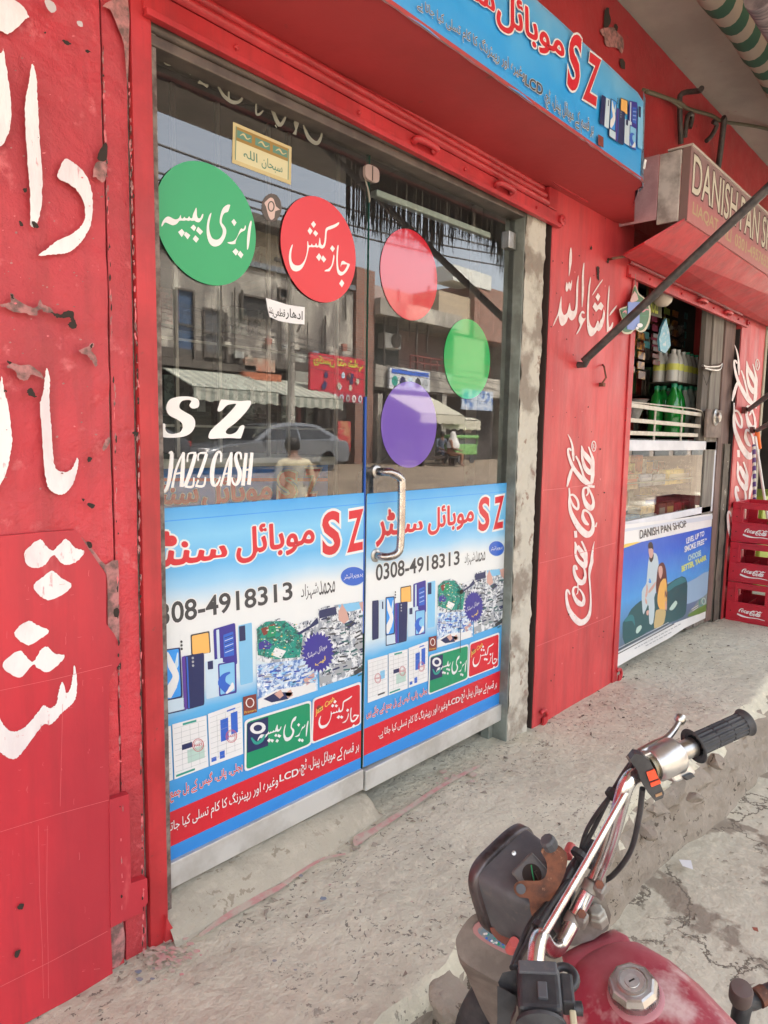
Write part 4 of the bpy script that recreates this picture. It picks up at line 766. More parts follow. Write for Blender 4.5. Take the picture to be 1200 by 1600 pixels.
def poster(name):
    P = PC; p = Print(fnR, NF, .00012)
    p.fn = fnY(YP) and (lambda a, c: fnR(a, c))
    X0, X1 = .40, 1.612; top, bot = lambda t: -.122+.006*t, lambda t: -.714-.018*t
    # sheet
    fo = p.fn; p.fn = lambda u, v: Vector((u*G, YP, v*G+EYE))
    p.poly([(X0, -.716), (1.05, -.716), (1.30, -.724), (X1, -.732), (X1, -.116), (1.3, -.118), (X0, -.122)], M_post); p.layer()
    p.rect(X0, -.690, X1, -.629, P['red']); p.poly([(X0, -.142), (.75, -.141), (X1, -.140), (X1, -.1385), (X0, -.1395)], P['brightb']); p.fn = fo
    p.layer()
    p.otext('S', [(748, 366), (817, 352), (822, 138), (752, 152)], P['red'], P['white'], .03, .045); p.L -= 1
    p.otext('Z', [(842, 352), (905, 338), (910, 136), (850, 148)], P['red'], P['white'], .03, .045)
    p.otext(ur('موبائل'), [cl(455, 432), cl(890, 352), cl(885, 165), cl(455, 225)], P['red'], P['white'], .028, .042); p.L -= 1
    p.otext(ur('سنٹر'), [(108, 462), (402, 385), (402, 262), (108, 205)], P['red'], P['white'], .028, .042)
    p.otext('0308-4918313', [(108, 674), (632, 568), (632, 480), (108, 568)], P['grey'], P['white'], .018, .03); p.L -= 1
    p.otext(ur('محمد'), [cl(912, 602), cl(1000, 585), cl(1000, 500), cl(912, 520)], P['grey'], P['white'], .0, .02); p.L -= 1; p.otext(ur('شہزاد'), [cl(812, 636), cl(908, 612), cl(908, 520), cl(812, 545)], P['grey'], P['white'], .0, .02)
    p.disc(862, 468, 50, 50, P['pale']); p.layer(); p.disc(862, 468, 47, 46, P['bblue']); p.layer(); p.text(ur('پروپرائیٹر'), [(825, 488), (900, 474), (898, 446), (826, 458)], P['white'], .0)
    p.layer(); phones(p); p.layer()
    # photographs of circuit boards and tools
    p.poly([(495, 700), (520, 672), (580, 655), (640, 690), (715, 660), (722, 760), (650, 900), (560, 880), (492, 850)], PH1); p.poly([(490, 872), (640, 862), (715, 850), (712, 1018), (560, 1068), (490, 1088)], PH2); p.poly([(725, 622), (750, 610), (915, 590), (912, 925), (900, 940), (720, 1005), (715, 800)], PH1)
    p.layer(); p.poly([(496, 700), (530, 668), (600, 668), (664, 745), (650, 850), (560, 852), (496, 826)], PH3); p.poly([(727, 628), (790, 612), (795, 650), (727, 668)], P['navy']); p.poly([(800, 605), (910, 592), (912, 622), (850, 640), (810, 640)], P['sky']); p.poly([(490, 1040), (560, 1000), (660, 990), (705, 980), (705, 1020), (560, 1066), (490, 1086)], P['white'])
    p.layer()
    for pl, c in (([(510, 700), (560, 680), (575, 700), (520, 735)], 'brown'), ([(540, 690), (575, 690), (560, 740), (530, 745)], 'green'), ([(545, 830), (560, 795), (600, 815), (580, 850)], 'white'), ([(500, 770), (525, 755), (550, 780), (540, 800), (500, 800)], 'indigo'), ([(690, 700), (720, 660), (724, 690), (650, 742), (640, 735)], 'navy'),
                  ([(510, 1040), (560, 1010), (620, 1020), (600, 1050), (540, 1060)], 'navy'), ([(800, 640), (815, 600), (832, 640), (840, 680), (820, 700), (800, 680)], 'skin'), ([(880, 600), (912, 590), (912, 660), (890, 640)], 'skin'), ([(820, 700), (850, 684), (868, 700), (838, 724)], 'navy'), ([(550, 1020), (575, 1000), (585, 1030), (570, 1045)], 'skin'), ([(590, 1020), (612, 1004), (620, 1035), (600, 1046)], 'skin'),
                  ([(660, 960), (700, 930), (705, 975), (670, 990)], 'skin'), ([(780, 900), (845, 880), (845, 925), (780, 950)], 'lgrey'), ([(720, 960), (765, 942), (765, 975), (720, 992)], 'lgrey'), ([(850, 940), (905, 895), (905, 925), (855, 960)], 'grey'), ([(860, 790), (905, 775), (905, 830), (862, 845)], 'lgrey')): p.poly(pl, P[c])
    p.layer()
    for i in range(210):
        x, y = (rnd.uniform(735, 900), rnd.uniform(665, 960)) if i % 2 else (rnd.uniform(500, 700), rnd.uniform(880, 985)); s = rnd.uniform(1.5, 9); a = rnd.uniform(-.6, .1)
        p.poly([(x+s*1.6*dx*math.cos(a)-s*dy*math.sin(a), y+s*1.6*dx*math.sin(a)+s*dy*math.cos(a)) for dx, dy in ((-1, -.5), (1, -.5), (1, .5), (-1, .5))], P[rnd.choice(['grey', 'navy', 'dteal', 'lgrey', 'grey'])] if i % 2 else P[rnd.choice(['bblue', 'sky', 'indigo', 'white', 'lgrey'])])
    for i in range(110):
        x, y = rnd.uniform(502, 645), rnd.uniform(680, 845); s = rnd.uniform(1, 5); p.rect(x, y, x+s*1.6, y+s, P[rnd.choice(['white', 'mint', 'green', 'navy', 'yellow'])])
    p.layer(); n = 26
    p.poly([(718+(62 if i % 2 else 50)*math.cos(2*math.pi*i/(2*n))*1.02, 832+(102 if i % 2 else 84)*math.sin(2*math.pi*i/(2*n))) for i in range(2*n)], P['indigo']); p.layer()
    p.text(ur('موبائل سیٹنگ'), [(672, 870), (752, 820), (752, 785), (672, 835)], P['white']); p.text(ur('لیب'), [(705, 905), (745, 880), (745, 850), (705, 875)], P['yellow'], .03); p.layer()
    p.poly([(437, 1022), (485, 1012), (485, 1100), (437, 1112)], P['brown']); p.layer(); p.ring(461, 1052, 14, 22, 4, P['white'], 10); p.text('Printers', [(440, 1104), (483, 1094), (483, 1082), (440, 1092)], P['yellow'])
    # three bills
    for q, c in (([(55, 1165), (180, 1130), (180, 1385), (55, 1432)], 0), ([(185, 1125), (305, 1095), (305, 1340), (185, 1385)], 1), ([(310, 1090), (432, 1045), (430, 1295), (310, 1338)], 2)):
        p.poly(q, P['white']); Q = [Vector(a) for a in q]; T = lambda u, v: (Q[0]*(1-u)+Q[1]*u)*(1-v)+(Q[3]*(1-u)+Q[2]*u)*v
        def bar(u0, v0, u1, v1, m): p.poly([tuple(T(u0, v0)), tuple(T(u1, v0)), tuple(T(u1, v1)), tuple(T(u0, v1))], m)
        p.L += 1
        for i in range(9): bar(.05, .08+i*.1, .95, .085+i*.1, P['lgrey'])
        for u in (.25, .5, .75): bar(u, .1, u+.008, .9, P['lgrey'])
        if c == 0: bar(.62, .35, .85, .55, P['sky']); bar(.5, .88, .85, .92, P['grey'])
        if c == 1: bar(.25, .42, .55, .52, P['navy']); bar(.3, .03, .7, .07, P['teal']); bar(.05, .93, .6, .97, P['teal']); bar(.40, .55, .9, .8, P['mint'])
        if c == 2: bar(.35, .2, .58, .62, P['bblue']); bar(.66, .14, .86, .55, P['bblue']); bar(.05, .86, .2, .94, P['bblue']); bar(.3, .8, .45, .94, P['bblue']); bar(.55, .06, .8, .09, P['bblue'])
        p.L += 1; x, y = T(.5, .5) if c == 0 else T(.72, .52) if c == 1 else T(.66, .58)
        M_st = mat('stamp red', (.50, .10, .12), .5); p.ring(x, y, 19, 30, 3, M_st, 18); p.ring(x, y, 14, 24, 1.5, M_st, 18); p.text('PAID', [(x-13, y+8), (x+13, y+2), (x+13, y-9), (x-13, y-3)], M_st, .02); p.L -= 2
    p.L += 3
    rrect(p, [cl2(498, 585), cl2(868, 435), cl2(866, 188), cl2(498, 300)], P['white']); rrect(p, [cl2(866, 432), cl2(1140, 322), cl2(1140, 85), cl2(874, 182)], P['white']); p.layer()
    gq = [cl2(508, 572), cl2(860, 428), cl2(858, 202), cl2(510, 310)]; rrect(p, gq, P['green']); rrect(p, [cl2(874, 420), cl2(1134, 318), cl2(1134, 100), cl2(882, 190)], P['red']); p.layer()
    p.poly([cl2(512, 318), cl2(628, 280), cl2(628, 440), cl2(512, 480)], P['navy']); p.layer()
    c_ = cl2(571, 342); p.ring(c_[0], c_[1], 22, 22, 13, P['white']); p.stroke([(*cl2(535, 395), 5), (*cl2(560, 425), 14), (*cl2(590, 412), 14), (*cl2(612, 378), 5)], PC['teal'], 5)
    for x in remap(C1, (88, 492, 1082, 1085), [cl2(570, 505), cl2(850, 410), cl2(850, 255), cl2(570, 350)]): p.poly(x, P['white'], 2)
    for x in remap(C1D, (88, 492, 1082, 1085), [cl2(570, 505), cl2(850, 410), cl2(850, 255), cl2(570, 350)]): p.poly(x, P['white'])
    for x in remap(C2, (145, 402, 990, 1325), [cl2(905, 395), cl2(1128, 335), cl2(1128, 150), cl2(905, 215)]): p.poly(x, P['white'], 2)
    for x in remap(C2D, (145, 402, 990, 1325), [cl2(905, 395), cl2(1128, 335), cl2(1128, 150), cl2(905, 215)]): p.poly(x, P['white'])
    p.disc(*cl2(910, 235), 10, 16, P['brown']); p.layer(); p.text('Jazz Cash', [cl2(888, 282), cl2(992, 200), cl2(992, 165), cl2(888, 240)], P['yellow'], .012); p.layer()
    p.otext(ur('بجلی، پانی، گیس کے بل جمع کیے جاتے ہیں'), [(45, 1545), (425, 1388), (425, 1325), (45, 1465)], P['red'], P['white'], .01, .04)
    p.text(ur('ہر قسم کے موبائل پینل، ٹچ،'), [cl2(800, 612), cl2(1128, 488), cl2(1128, 405), cl2(800, 520)], P['white'], .008); p.text('LCD', [cl2(690, 640), cl2(795, 602), cl2(795, 560), cl2(690, 600)], P['white'], .02); p.text(ur('وغیرہ اور رپیئرنگ کا کام تسلی کیا جاتا ہے۔'), [cl2(20, 965), cl2(682, 680), cl2(682, 590), cl2(20, 880)], P['white'], .008)
    return p
def crop_mesh(o, x0, x1):
    import bmesh
    off = o.parent.location.x if o.parent else 0
    bm = bmesh.new(); bm.from_mesh(o.data)
    for x, s_ in ((x0, -1), (x1, 1)):
        bmesh.ops.bisect_plane(bm, geom=bm.verts[:]+bm.edges[:]+bm.faces[:], plane_co=(x-off, 0, 0), plane_no=(s_, 0, 0), clear_outer=True)
    bm.to_mesh(o.data); bm.free()
pr = poster('r').build('shop_poster', leafR); crop_mesh(pr, 1.0415*G, 1.62*G)
rnd = random.Random(3); pl_ = poster('l'); pl_.mb.v = [(x-.533*G, y, z) for x, y, z in pl_.mb.v]
pl = pl_.build('shop_poster', leafL); crop_mesh(pl, .55*G, 1.0325*G)
# right poster on its thin backing sheet with a real thickness
for a, lf, x0, x1 in (('l', leafL, .55*G, 1.0325*G), ('r', leafR, 1.0415*G, 1.612*G)):
    MB().box(x0, x1, YP+.0004, G-.0006, EYE-.716*G, EYE-.123*G).build('poster_backing', PC['pale'], lf)
p = Print(lambda a, c: OY(560+a/4, 740+c/4, YP-.008), NF); p.line([(640, 740), (641, 900), (636, 1120)], 3, M_hole); p.poly([(632, 735), (650, 722), (655, 740), (640, 755)], M_hole, 2); p.build('poster_tear', leafR)
# ================================================================== blue banner box above the doors
YB = 1.13
bn = lambda a, c: OY(640+a/3, c/3, YB-.002)
bc = OY(1006, 303, YB); bt = OY(1026, 166, YB)
BZ0, BZ1, BX1 = 2.176, 2.492, 2.665
t = thing('shop_banner', 'blue Urdu shop banner with red lettering on a red sheet box above the glass doors', 'sign', (BX1, YB, BZ0))
M_under = mat('banner underside paint', (.44, .05, .052), .5, (.38, .045, .045), 3, bump=.001, bscale=30, col3=(.20, .06, .05), s3=12, t3=(.68, .76))
b = MB(); xr, xb = BX1+.06, BX1+.02
ou = [(XW-.4, YB), (BX1-.02, YB), (BX1+.03, YB+.02), (BX1+.06, YB+.06), (PXR-.08, F-.03), (PXR-.30, F+.01), (XW-.4, F+.01)]
b.prism([(a, c, BZ0) for a, c in ou], (0, 0, .012)); b.build('underside', M_under, t, bevel=.003)
M_ban = pgrad('banner sky print', [(BZ0-.05, (.08, .36, .72)), (BZ0+.10, (.03, .33, .74)), (BZ1-.08, (.10, .42, .76)), (BZ1+.05, (.24, .54, .80))], tex=.5)
b = MB(); n = 60; pr_ = [(0, 0), (.004, .02), (.004, .14), (.006, .30), (.03, .345)]; H = BZ1-BZ0
vs = []
for i in range(n+1):
    x = XW-.4+(BX1-.035-(XW-.4))*i/n
    for a, c in pr_: vs.append(Vector((x, YB+a+.003*nz3(x, c, 2, 7), BZ0+.002+c/.345*H+.004*nz3(x, 1, 1, 6)*(c < .01))))
b.add(vs, [(i*5+j, i*5+j+1, i*5+j+6, i*5+j+5) for i in range(n) for j in range(4)])
b.build('banner_sheet', M_ban, t, smooth=60, recalc=False)
b = MB(); b.add([(BX1-.035, YB+.001, BZ0+.002), (BX1+.02, YB+.012, BZ0-.010), (BX1+.05, YB+.04, BZ0-.012), (BX1+.05, YB+.05, BZ1-.02), (BX1+.015, YB+.02, BZ1-.004), (BX1-.035, YB+.008, BZ1-.002), (BX1-.035, YB+.005, (BZ0+BZ1)/2), (BX1+.022, YB+.02, (BZ0+BZ1)/2), (BX1+.055, YB+.05, (BZ0+BZ1)/2+.02)], [(0, 1, 7, 6), (6, 7, 4, 5), (1, 2, 8, 7), (7, 8, 3, 4)]); b.add([(BX1+.05, YB+.045, BZ0-.01), (PXR-.1, F, BZ0+.01), (PXR-.1, F, BZ1-.04), (BX1+.05, YB+.055, BZ1-.03)], [(0, 1, 2, 3)])
b.build('banner_end', mat('crumpled blue plastic', (.06, .12, .22), .35, (.16, .26, .34), 18, bump=.006, bscale=22, rvar=.2), t)
MB().box(XW-.4, BX1, YB+.03, F, BZ1-.012, BZ1-.002).build('top_sheet', M_under, t)
P = PC; p = Print(bn, NF, .0004)
p.otext('S', [(736, 418), (792, 432), (812, 165), (752, 158)], P['red'], P['white'], .03, .03); p.L -= 1
p.otext('Z', [(812, 462), (876, 502), (898, 282), (842, 240)], P['red'], P['white'], .03, .03); p.L -= 1
p.otext(ur('موبائل'), [(405, 130), (728, 312), (722, 140), (412, -70)], P['red'], P['white'], .028, .042); p.L -= 1
p.otext(ur('سنٹر'), [(160, -60), (400, 100), (400, -40), (160, -230)], P['red'], P['white'], .03, .03)
p.otext(ur('ہر قسم کے موبائل پینل، ٹچ،'), [(632, 502), (860, 665), (862, 560), (632, 408)], P['grey'], P['white'], .0, .03); p.L -= 1
p.otext('LCD', [(540, 398), (622, 452), (625, 398), (543, 350)], P['grey'], P['white'], .02, .03); p.L -= 1
p.otext(ur('وغیرہ اور رپیئرنگ کا کام تسلی کیا جاتا ہے'), [(35, 50), (540, 400), (540, 312), (35, -22)], P['grey'], P['white'], .0, .03)
# phones cluster
q = [Vector((888, 598)), Vector((1092, 790)), Vector((1095, 500)), Vector((905, 372))]
def fph(a, c):
    u, v = (a-85)/395, (1077-c)/412; s = (q[0]*(1-u)+q[1]*u)*(1-v)+(q[3]*(1-u)+q[2]*u)*v; return bn(s.x, s.y)
p.fn = fph; phones(p); p.fn = bn; p.poly([(880, 630), (905, 645), (905, 695), (880, 680)], P['brown']); p.poly([(1098, 745), (1108, 752), (1100, 795), (1090, 790)], P['white'])
p.build('banner_print', t)
# edge grime of the banner
lipb = MB(); n = 70
vs = [Vector((XW-.4+(BX1-(XW-.4))*i/n, YB-.004+c*.5, BZ0-.006+c+.004*nz3(i*.3, c*9, 1, 3))) for i in range(n+1) for c in (0, .012, .022)]
lipb.add(vs, [(i*3+j, i*3+j+1, i*3+j+4, i*3+j+3) for i in range(n) for j in range(2)]); lipb.build('bottom_edge', mat('dusty banner edge', (.30, .10, .10), .7, (.16, .12, .12), 30), t, recalc=False)
# ================================================================== pan shop sign box
SX0, SY = 3.125, 1.13; SZ0, SZ1 = EYE+.827*1.13, EYE+1.094*1.13; SX1 = 6.4
t = thing('sign_box', 'faded pan shop sign box with pale English lettering over a pink band', 'sign', (SX0, SY, SZ0))
M_sgn = pgrad('sign face print', [(SZ0, (.52, .20, .20)), (SZ0+.10, (.50, .19, .20)), (SZ0+.14, (.40, .19, .20)), (SZ1, (.30, .20, .20))], tex=.1)
MB().box(SX0, SX1, SY, SY+.03, SZ0, SZ1).build('sign_face', M_sgn, t)
MB().box(SX0-.004, SX1, SY-.006, SY+.10, SZ1, SZ1+.010).build('top_edge', mat('pale sign edge', (.50, .43, .38), .6), t, bevel=.002)
MB().box(SX0-.003, SX0-.0005, SY+.002, SY+.035, SZ0, SZ1).build('side_sheet', mat('brownish side sheet', (.22, .13, .12), .6), t)
MB().box(SX0-.02, SX0-.006, SY+.035, SY+.125, SZ0-.0, SZ1-.01).build('side_board', mat('dirty white foam board', (.60, .54, .50), .8, (.28, .24, .22), 8, bump=.002, bscale=40), t, bevel=.002)
MB().box(SX0-.03, SX0-.022, SY+.125, F+.0, SZ0+.02, SZ1-.012).build('side_panel', mat('faded pink fibre panel', (.50, .28, .30), .8, (.42, .22, .24), 12, bump=.002, bscale=60), t)
b = MB(); b.prism([(SX0-.01, SY+.01, SZ0-.002), (SX1, SY+.01, SZ0-.002), (SX1, F-.04, SZ0-.13), (SX0-.10, F-.06, SZ0-.13), (SX0-.12, F-.16, SZ0-.10)], (0, 0, .01)); b.build('underside', M_redmetal, t)
p = Print(fnY(SY-.001), NF); M_let = mat('cream sign letters', (.62, .58, .48), .5); M_edge_ = mat('dark letter edge', (.10, .05, .05), .6); M_let2 = mat('dull yellow letters', (.55, .42, .25), .5)
h = SZ1-SZ0
xx = SX0+.03; 
for word, wd in (('DANISH', .62), ('PAN', .33), ('SHOP', .44)):
    p.otext(word, [(xx, SZ0+.40*h), (xx+wd, SZ0+.40*h), (xx+wd, SZ0+.93*h), (xx, SZ0+.93*h)], M_let, M_edge_, .01, .03); xx += wd+.06; p.L -= 1
p.L += 1; xx = SX0+.05
for word, wd in (('LIAQAT', .34), ('ALI', .14), ('0301-4957655', .62)):
    p.text(word, [(xx, SZ0+.10*h), (xx+wd, SZ0+.10*h), (xx+wd, SZ0+.30*h), (xx, SZ0+.30*h)], M_let2, .015); xx += wd+.06
p.build('sign_print', t)
# ================================================================== slope of the hand-made fronts (they sag to the right)
def kids_all(o):
    out = [o]
    for c in kids(o): out += kids_all(c)
    return out
def sag(o, x0, k):
    for c in kids_all(o):
        if c.type == 'MESH':
            ox = c.parent.location.x if c.parent else 0
            for v in c.data.vertices: v.co.z += k*(x0-(v.co.x+ox))
for o in [o for o in bpy.data.objects if o.parent is None]:
    pass
    if o.name == 'roller_shutter' or o.name == 'sheet_trim': sag(o, 2.5, .019)
# ================================================================== under the slab: strut, cloth roll, fringe, cables
A = Vector((2.766, F-.01, EYE+.316)); Dn = Vector((.0238, -.7603, .6492)); E_ = A+Dn*2.12
t = thing('awning_strut', 'long black iron strut rising from the red pillar to the slab edge', 'strut', A)
MB().tube([A+Dn*.02, E_], .0165, 14).build('bar', M_blackiron, t, smooth=40)
b = MB().tube([A+Vector((0, .01, 0)), A+Vector((0, -.02, -.002)), A+Dn*.05], .014, 10); b.build('strut_foot', M_blackiron, t, smooth=40)
M_str = bpy.data.materials.new('green striped canvas'); M_str.use_nodes = True
def stripes(m, axis, per, c1, c2, duty=.5, rough=.9, phase=0):
    n = m.node_tree.nodes; L = m.node_tree.links; b = n['Principled BSDF']; b.inputs['Roughness'].default_value = rough
    g = n.new('ShaderNodeNewGeometry'); s = n.new('ShaderNodeVectorMath'); s.operation = 'DOT_PRODUCT'; s.inputs[1].default_value = axis; L.new(g.outputs['Position'], s.inputs[0])
    a = n.new('ShaderNodeMath'); a.operation = 'MULTIPLY_ADD'; a.inputs[1].default_value = 1/per; a.inputs[2].default_value = phase; L.new(s.outputs['Value'], a.inputs[0])
    f = n.new('ShaderNodeMath'); f.operation = 'FRACT'; L.new(a.outputs[0], f.inputs[0]); l = n.new('ShaderNodeMath'); l.operation = 'LESS_THAN'; l.inputs[1].default_value = duty; L.new(f.outputs[0], l.inputs[0])
    x = n.new('ShaderNodeMix'); x.data_type = 'RGBA'; x.inputs[6].default_value = (*c1, 1); x.inputs[7].default_value = (*c2, 1); L.new(l.outputs[0], x.inputs[0]); L.new(x.outputs[2], b.inputs['Base Color']); return m
stripes(M_str, (1, 0, .6), .155, (.36, .29, .23), (.035, .095, .06))
c0 = OY(1130, 0, 1.0); 
b = MB(); pts = []; rs = []
for i in range(60):
    x = 2.55+i*.09; pts.append((x, 1.0+.006*math.sin(x*5), c0.z-.0+.01*nz3(x, 0, 1, 3)-.004*(x-3))); rs.append(.060*(1+.13*nz3(x, 1, 2, 6)))
b.tube(pts, rs, 18); o = b.build('cloth_roll', M_str, smooth=60); tag(o, 'rolled green and cream striped canvas hung under the grey slab', 'awning')
c1_ = OY(1185, 0, .80)
b = MB(); b.tube([(c1_.x+.0+i*.12, .80, c1_.z+.02) for i in range(20)], .05, 14); o = b.build('cloth_roll', mat('grey striped cloth', (.30, .24, .24), .9, (.12, .10, .11), 30, aniso=(4, .3, .3)), smooth=60); tag(o, 'grey cloth bundle tied beside the green striped roll', 'cloth')
# dry straw fringe that hangs along the slab edge
b = MB(); rr = random.Random(5)
def fr_low(x): return 2.44+.07*math.sin(x*2.1)+.22*max(0, math.sin(x*3.1+.4))
xx = 3.05
while xx < 7.4:
    zl = fr_low(xx)-(.0 if rr.random() < .5 else .09*rr.random()); wd = rr.uniform(.004, .010); y = -.18+rr.uniform(-.05, .05)
    b.add([(xx, y, 3.05), (xx+wd*2.5, y, 3.05), (xx+wd*1.8, y, zl+.12), (xx+wd*.9+rr.uniform(-.03, .03), y+rr.uniform(-.02, .02), zl-.02), (xx+wd*.3, y, zl+.12)], [(0, 1, 2, 3, 4)]); xx += wd*1.0
o = b.build('straw_fringe', mat('dark dry straw', (.09, .065, .045), .95, (.04, .03, .022), 30)); tag(o, 'dark straw matting hanging in a ragged fringe from the slab edge', 'matting', kind='stuff')
# cable and dark clamps on the upper wall
M_cab = mat('olive cable', (.10, .085, .05), .7)
o = MB().tube([OY(1010, 143, F-.12), OY(1060, 160, F-.05), OY(1075, 170, F-.03), OY(1110, 180, F-.03), OY(1130, 190, F-.06), OY(1165, 195, F-.10), OY(1200, 202, F-.16), OY(1260, 220, F-.2)], .0095, 8, sm=5).build('cable', M_cab, smooth=60); tag(o, 'olive cable sagging along the red wall above the signs', 'cable')
o = MB().tube([OY(1005, 140, F-.12), OY(1040, 152, F-.08), OY(1064, 168, F-.04)], .007, 8, sm=4).build('cable', M_cab, smooth=60); tag(o, 'thin dusty cable leading from the blue banner to the wall clamp', 'cable')
def clampbar(name, pts, r, lab):
    o = MB().tube(pts, r, 10, sm=3).build(name, M_blackiron, smooth=50); tag(o, lab, 'bracket'); return o
clampbar('wall_bracket', [OY(1064, 225, F-.02), OY(1062, 165, F-.03), OY(1066, 146, F-.04), OY(1092, 142, F-.12), OY(1096, 138, F-.14)], .013, 'short black bracket bent from the wall below the slab corner')
clampbar('wall_bracket', [OY(1070, 215, F-.02), OY(1074, 182, F-.03), OY(1082, 180, F-.03), OY(1078, 200, F-.02)], .012, 'flat dark tab hanging beside the short wall bracket')
clampbar('wall_bracket', [OY(1122, 262, F-.02), OY(1127, 225, F-.05), OY(1131, 190, F-.07), OY(1130, 184, F-.07)], .016, 'upright black bar standing behind the pan shop sign')
clampbar('wall_bracket', [OY(1104, 220, F-.03), OY(1112, 212, F-.04), OY(1120, 196, F-.06), OY(1114, 190, F-.05)], .012, 'twisted black clamp beside the upright bar')
# struts and gear on the second pillar
for a0, a1, a2, lab in (((1163, 641), (1170, 640), (1215, 607), 'upper of two short black struts fixed on the second red pillar'), ((1175, 672), (1182, 673), (1215, 655), 'lower of two short black struts fixed on the second red pillar')):
    t = thing('short_strut', lab, 'strut', OY(*a0, F))
    MB().tube([OY(*a1, F-.03), OY(*a2, F-.5)], .015, 12).build('bar', M_blackiron, t, smooth=40); MB().obox(OY(*a0, F-.012), (.022, 0, 0), (0, .014, 0), (0, 0, .022)).build('bracket', mat('brown bracket', (.14, .04, .035), .6), t, bevel=.004)
# ================================================================== pan shop opening
YS = 1.46
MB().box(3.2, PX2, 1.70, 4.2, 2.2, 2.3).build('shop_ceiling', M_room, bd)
# folded plank shutter on the right of the opening
t = thing('plank_shutter', 'folded grey and brown plank door at the right of the pan shop', 'door', (4.6, 1.5, 0))
x0, x1, x2, x3 = OY(1100, 560, 1.47).x, OY(1112, 560, 1.46).x, OY(1131, 560, 1.45).x, PX2-.02
for i, (a, c_, y, m) in enumerate(((x0, x1-.004, 1.47, mat('grey aged plank', (.17, .15, .13), .8, (.11, .095, .08), 6, aniso=(6, 6, .6))), (x1, x2-.004, 1.46, mat('pale grey plank', (.24, .22, .19), .75, (.15, .13, .11), 5, aniso=(6, 6, .6))), (x2, x3, 1.45, mat('brown painted plank', (.20, .13, .11), .7, (.14, .09, .08), 5, aniso=(5, 5, .5))))):
    MB().box(a, c_, y, y+.03, .02, 2.1).build('plank', m, t, bevel=.002)
MB().tube([OY(1098, 571, 1.45), OY(1106, 573, 1.45), OY(1122, 572, 1.44), OY(1127, 568, 1.44), OY(1124, 577, 1.44), OY(1113, 578, 1.44), OY(1100, 575, 1.45)], .008, 8, sm=4).build('latch', M_steel, t, smooth=50)
MB().tube([OY(1097, 580, 1.45), OY(1104, 602, 1.45), OY(1112, 580, 1.45)], .002, 6).build('cord', M_blackiron, t)
MB().box(OY(1104, 655, 1.435).x, OY(1127, 655, 1.435).x, 1.43, 1.447, OY(1115, 684, 1.435).z, OY(1115, 640, 1.435).z).build('lock_board', mat('weathered brown board', (.26, .20, .17), .75, (.16, .12, .10), 10), t, bevel=.004)
MB().lathe([(0, 0), (.052, 0), (.052, .012), (.040, .018), (.030, .012), (.028, .034), (.012, .040), (0, .040)], OY(1116, 652, 1.43), (0, -1, 0), 28).build('lock', M_steel, t, smooth=40)
# stone jamb under it
o = wallpiece('door_jamb', OY(1119, 900, 1.435).x, PX2-.017, -.02, 1.2, 1.436, mat('stained cement jamb', (.17, .145, .115), .9, (.10, .085, .07), 5, bump=.003, bscale=30, col3=(.40, .36, .30), s3=7, t3=(.60, .63)), res=.01, amp=.005, depth=.04)
# showcase
t = thing('showcase', 'white framed glass showcase of the pan shop', 'showcase', (3.3, YS, .75)); X0, X1 = 3.22, OY(1119, 740, YS).x; ZA, ZB = .76, 1.215
M_wf = mat('white frame tape', (.70, .71, .76), .45, (.60, .61, .66), 8, bump=.001, bscale=20)
b = MB().box(X0, X1, YS, YS+.02, ZB-.055, ZB); b.box(X1-.06, X1, YS-.002, YS+.02, ZA, ZB-.056); b.box(X0, X1-.061, YS, YS+.02, ZA, ZA+.04); b.build('frame', M_wf, t, bevel=.003)
b = MB(); b.add([(X0, YS+.008, ZA+.04), (X1-.06, YS+.008, ZA+.04), (X1-.06, YS+.008, ZB-.055), (X0, YS+.008, ZB-.055)], [(0, 1, 2, 3)]); b.build('glass_pane', M_glass2, t, recalc=False)
MB().box(X0, X1, YS+.03, YS+.62, ZB, ZB+.006).build('top_pane', mat('pale glass top', (.8, .85, .82), .1, alpha=.25), t)
MB().box(X0, X1-.04, YS+.03, YS+.5, .985, .991).build('shelf', mat('glass green shelf', (.20, .26, .22), .2), t)
MB().box(X0, X1, YS+.03, YS+.6, ZA-.01, ZA+.01).build('shelf', M_wood, t)
MB().box(X0, X1, YS+.56, YS+.6, ZA, ZB).build('back_board', mat('pale showcase lining', (.62, .54, .40), .7), t)
MB().box(X1-.05, X1-.03, YS+.03, YS+.55, ZA, ZB).build('side_board', mat('dark mottled side', (.10, .09, .08), .7, (.24, .22, .20), 12, (.55, .6)), t)
MB().box(X0, X1-.05, YS+.03, YS+.5, .03, ZA-.02).build('cabinet', M_wood, t)
# goods in the showcase
def pack(px0, py0, px1, py1, y, col, lab, name='snack_pack', dep=.05, band=None, grp=None, rough=.35, txt=None):
    a, c_ = OY(px0, (py0+py1)/2, y), OY(px1, (py0+py1)/2, y); z1 = OY((px0+px1)/2, py0, y).z; z0 = OY((px0+px1)/2, py1, y).z
    t = thing(name, lab, 'box' if 'box' in name else 'packet', ((a.x+c_.x)/2, y, z0), grp)
    MB().box(a.x, c_.x, y, y+dep, z0, z1).build('body', mat('pack %.2f %.2f %.2f' % col, col, rough, tuple(v*.6 for v in col), 30, (.5, .6)), t, bevel=min(.006, dep*.2))
    if band: h = z1-z0; MB().box(a.x+.12*(c_.x-a.x), c_.x-.12*(c_.x-a.x), y-.0015, y, z0+.3*h, z0+.7*h).build('label_band', mat('pack %.2f %.2f %.2f' % band, band, rough), t)
    if txt:
        p = Print(fnY(y-.002), NF); h = z1-z0; w_ = c_.x-a.x; p.text(txt, [(a.x+.15*w_, z0+.15*h), (c_.x-.15*w_, z0+.15*h), (c_.x-.15*w_, z0+.4*h), (a.x+.15*w_, z0+.4*h)], PC['white'], .02); p.build('print', t)
    return t
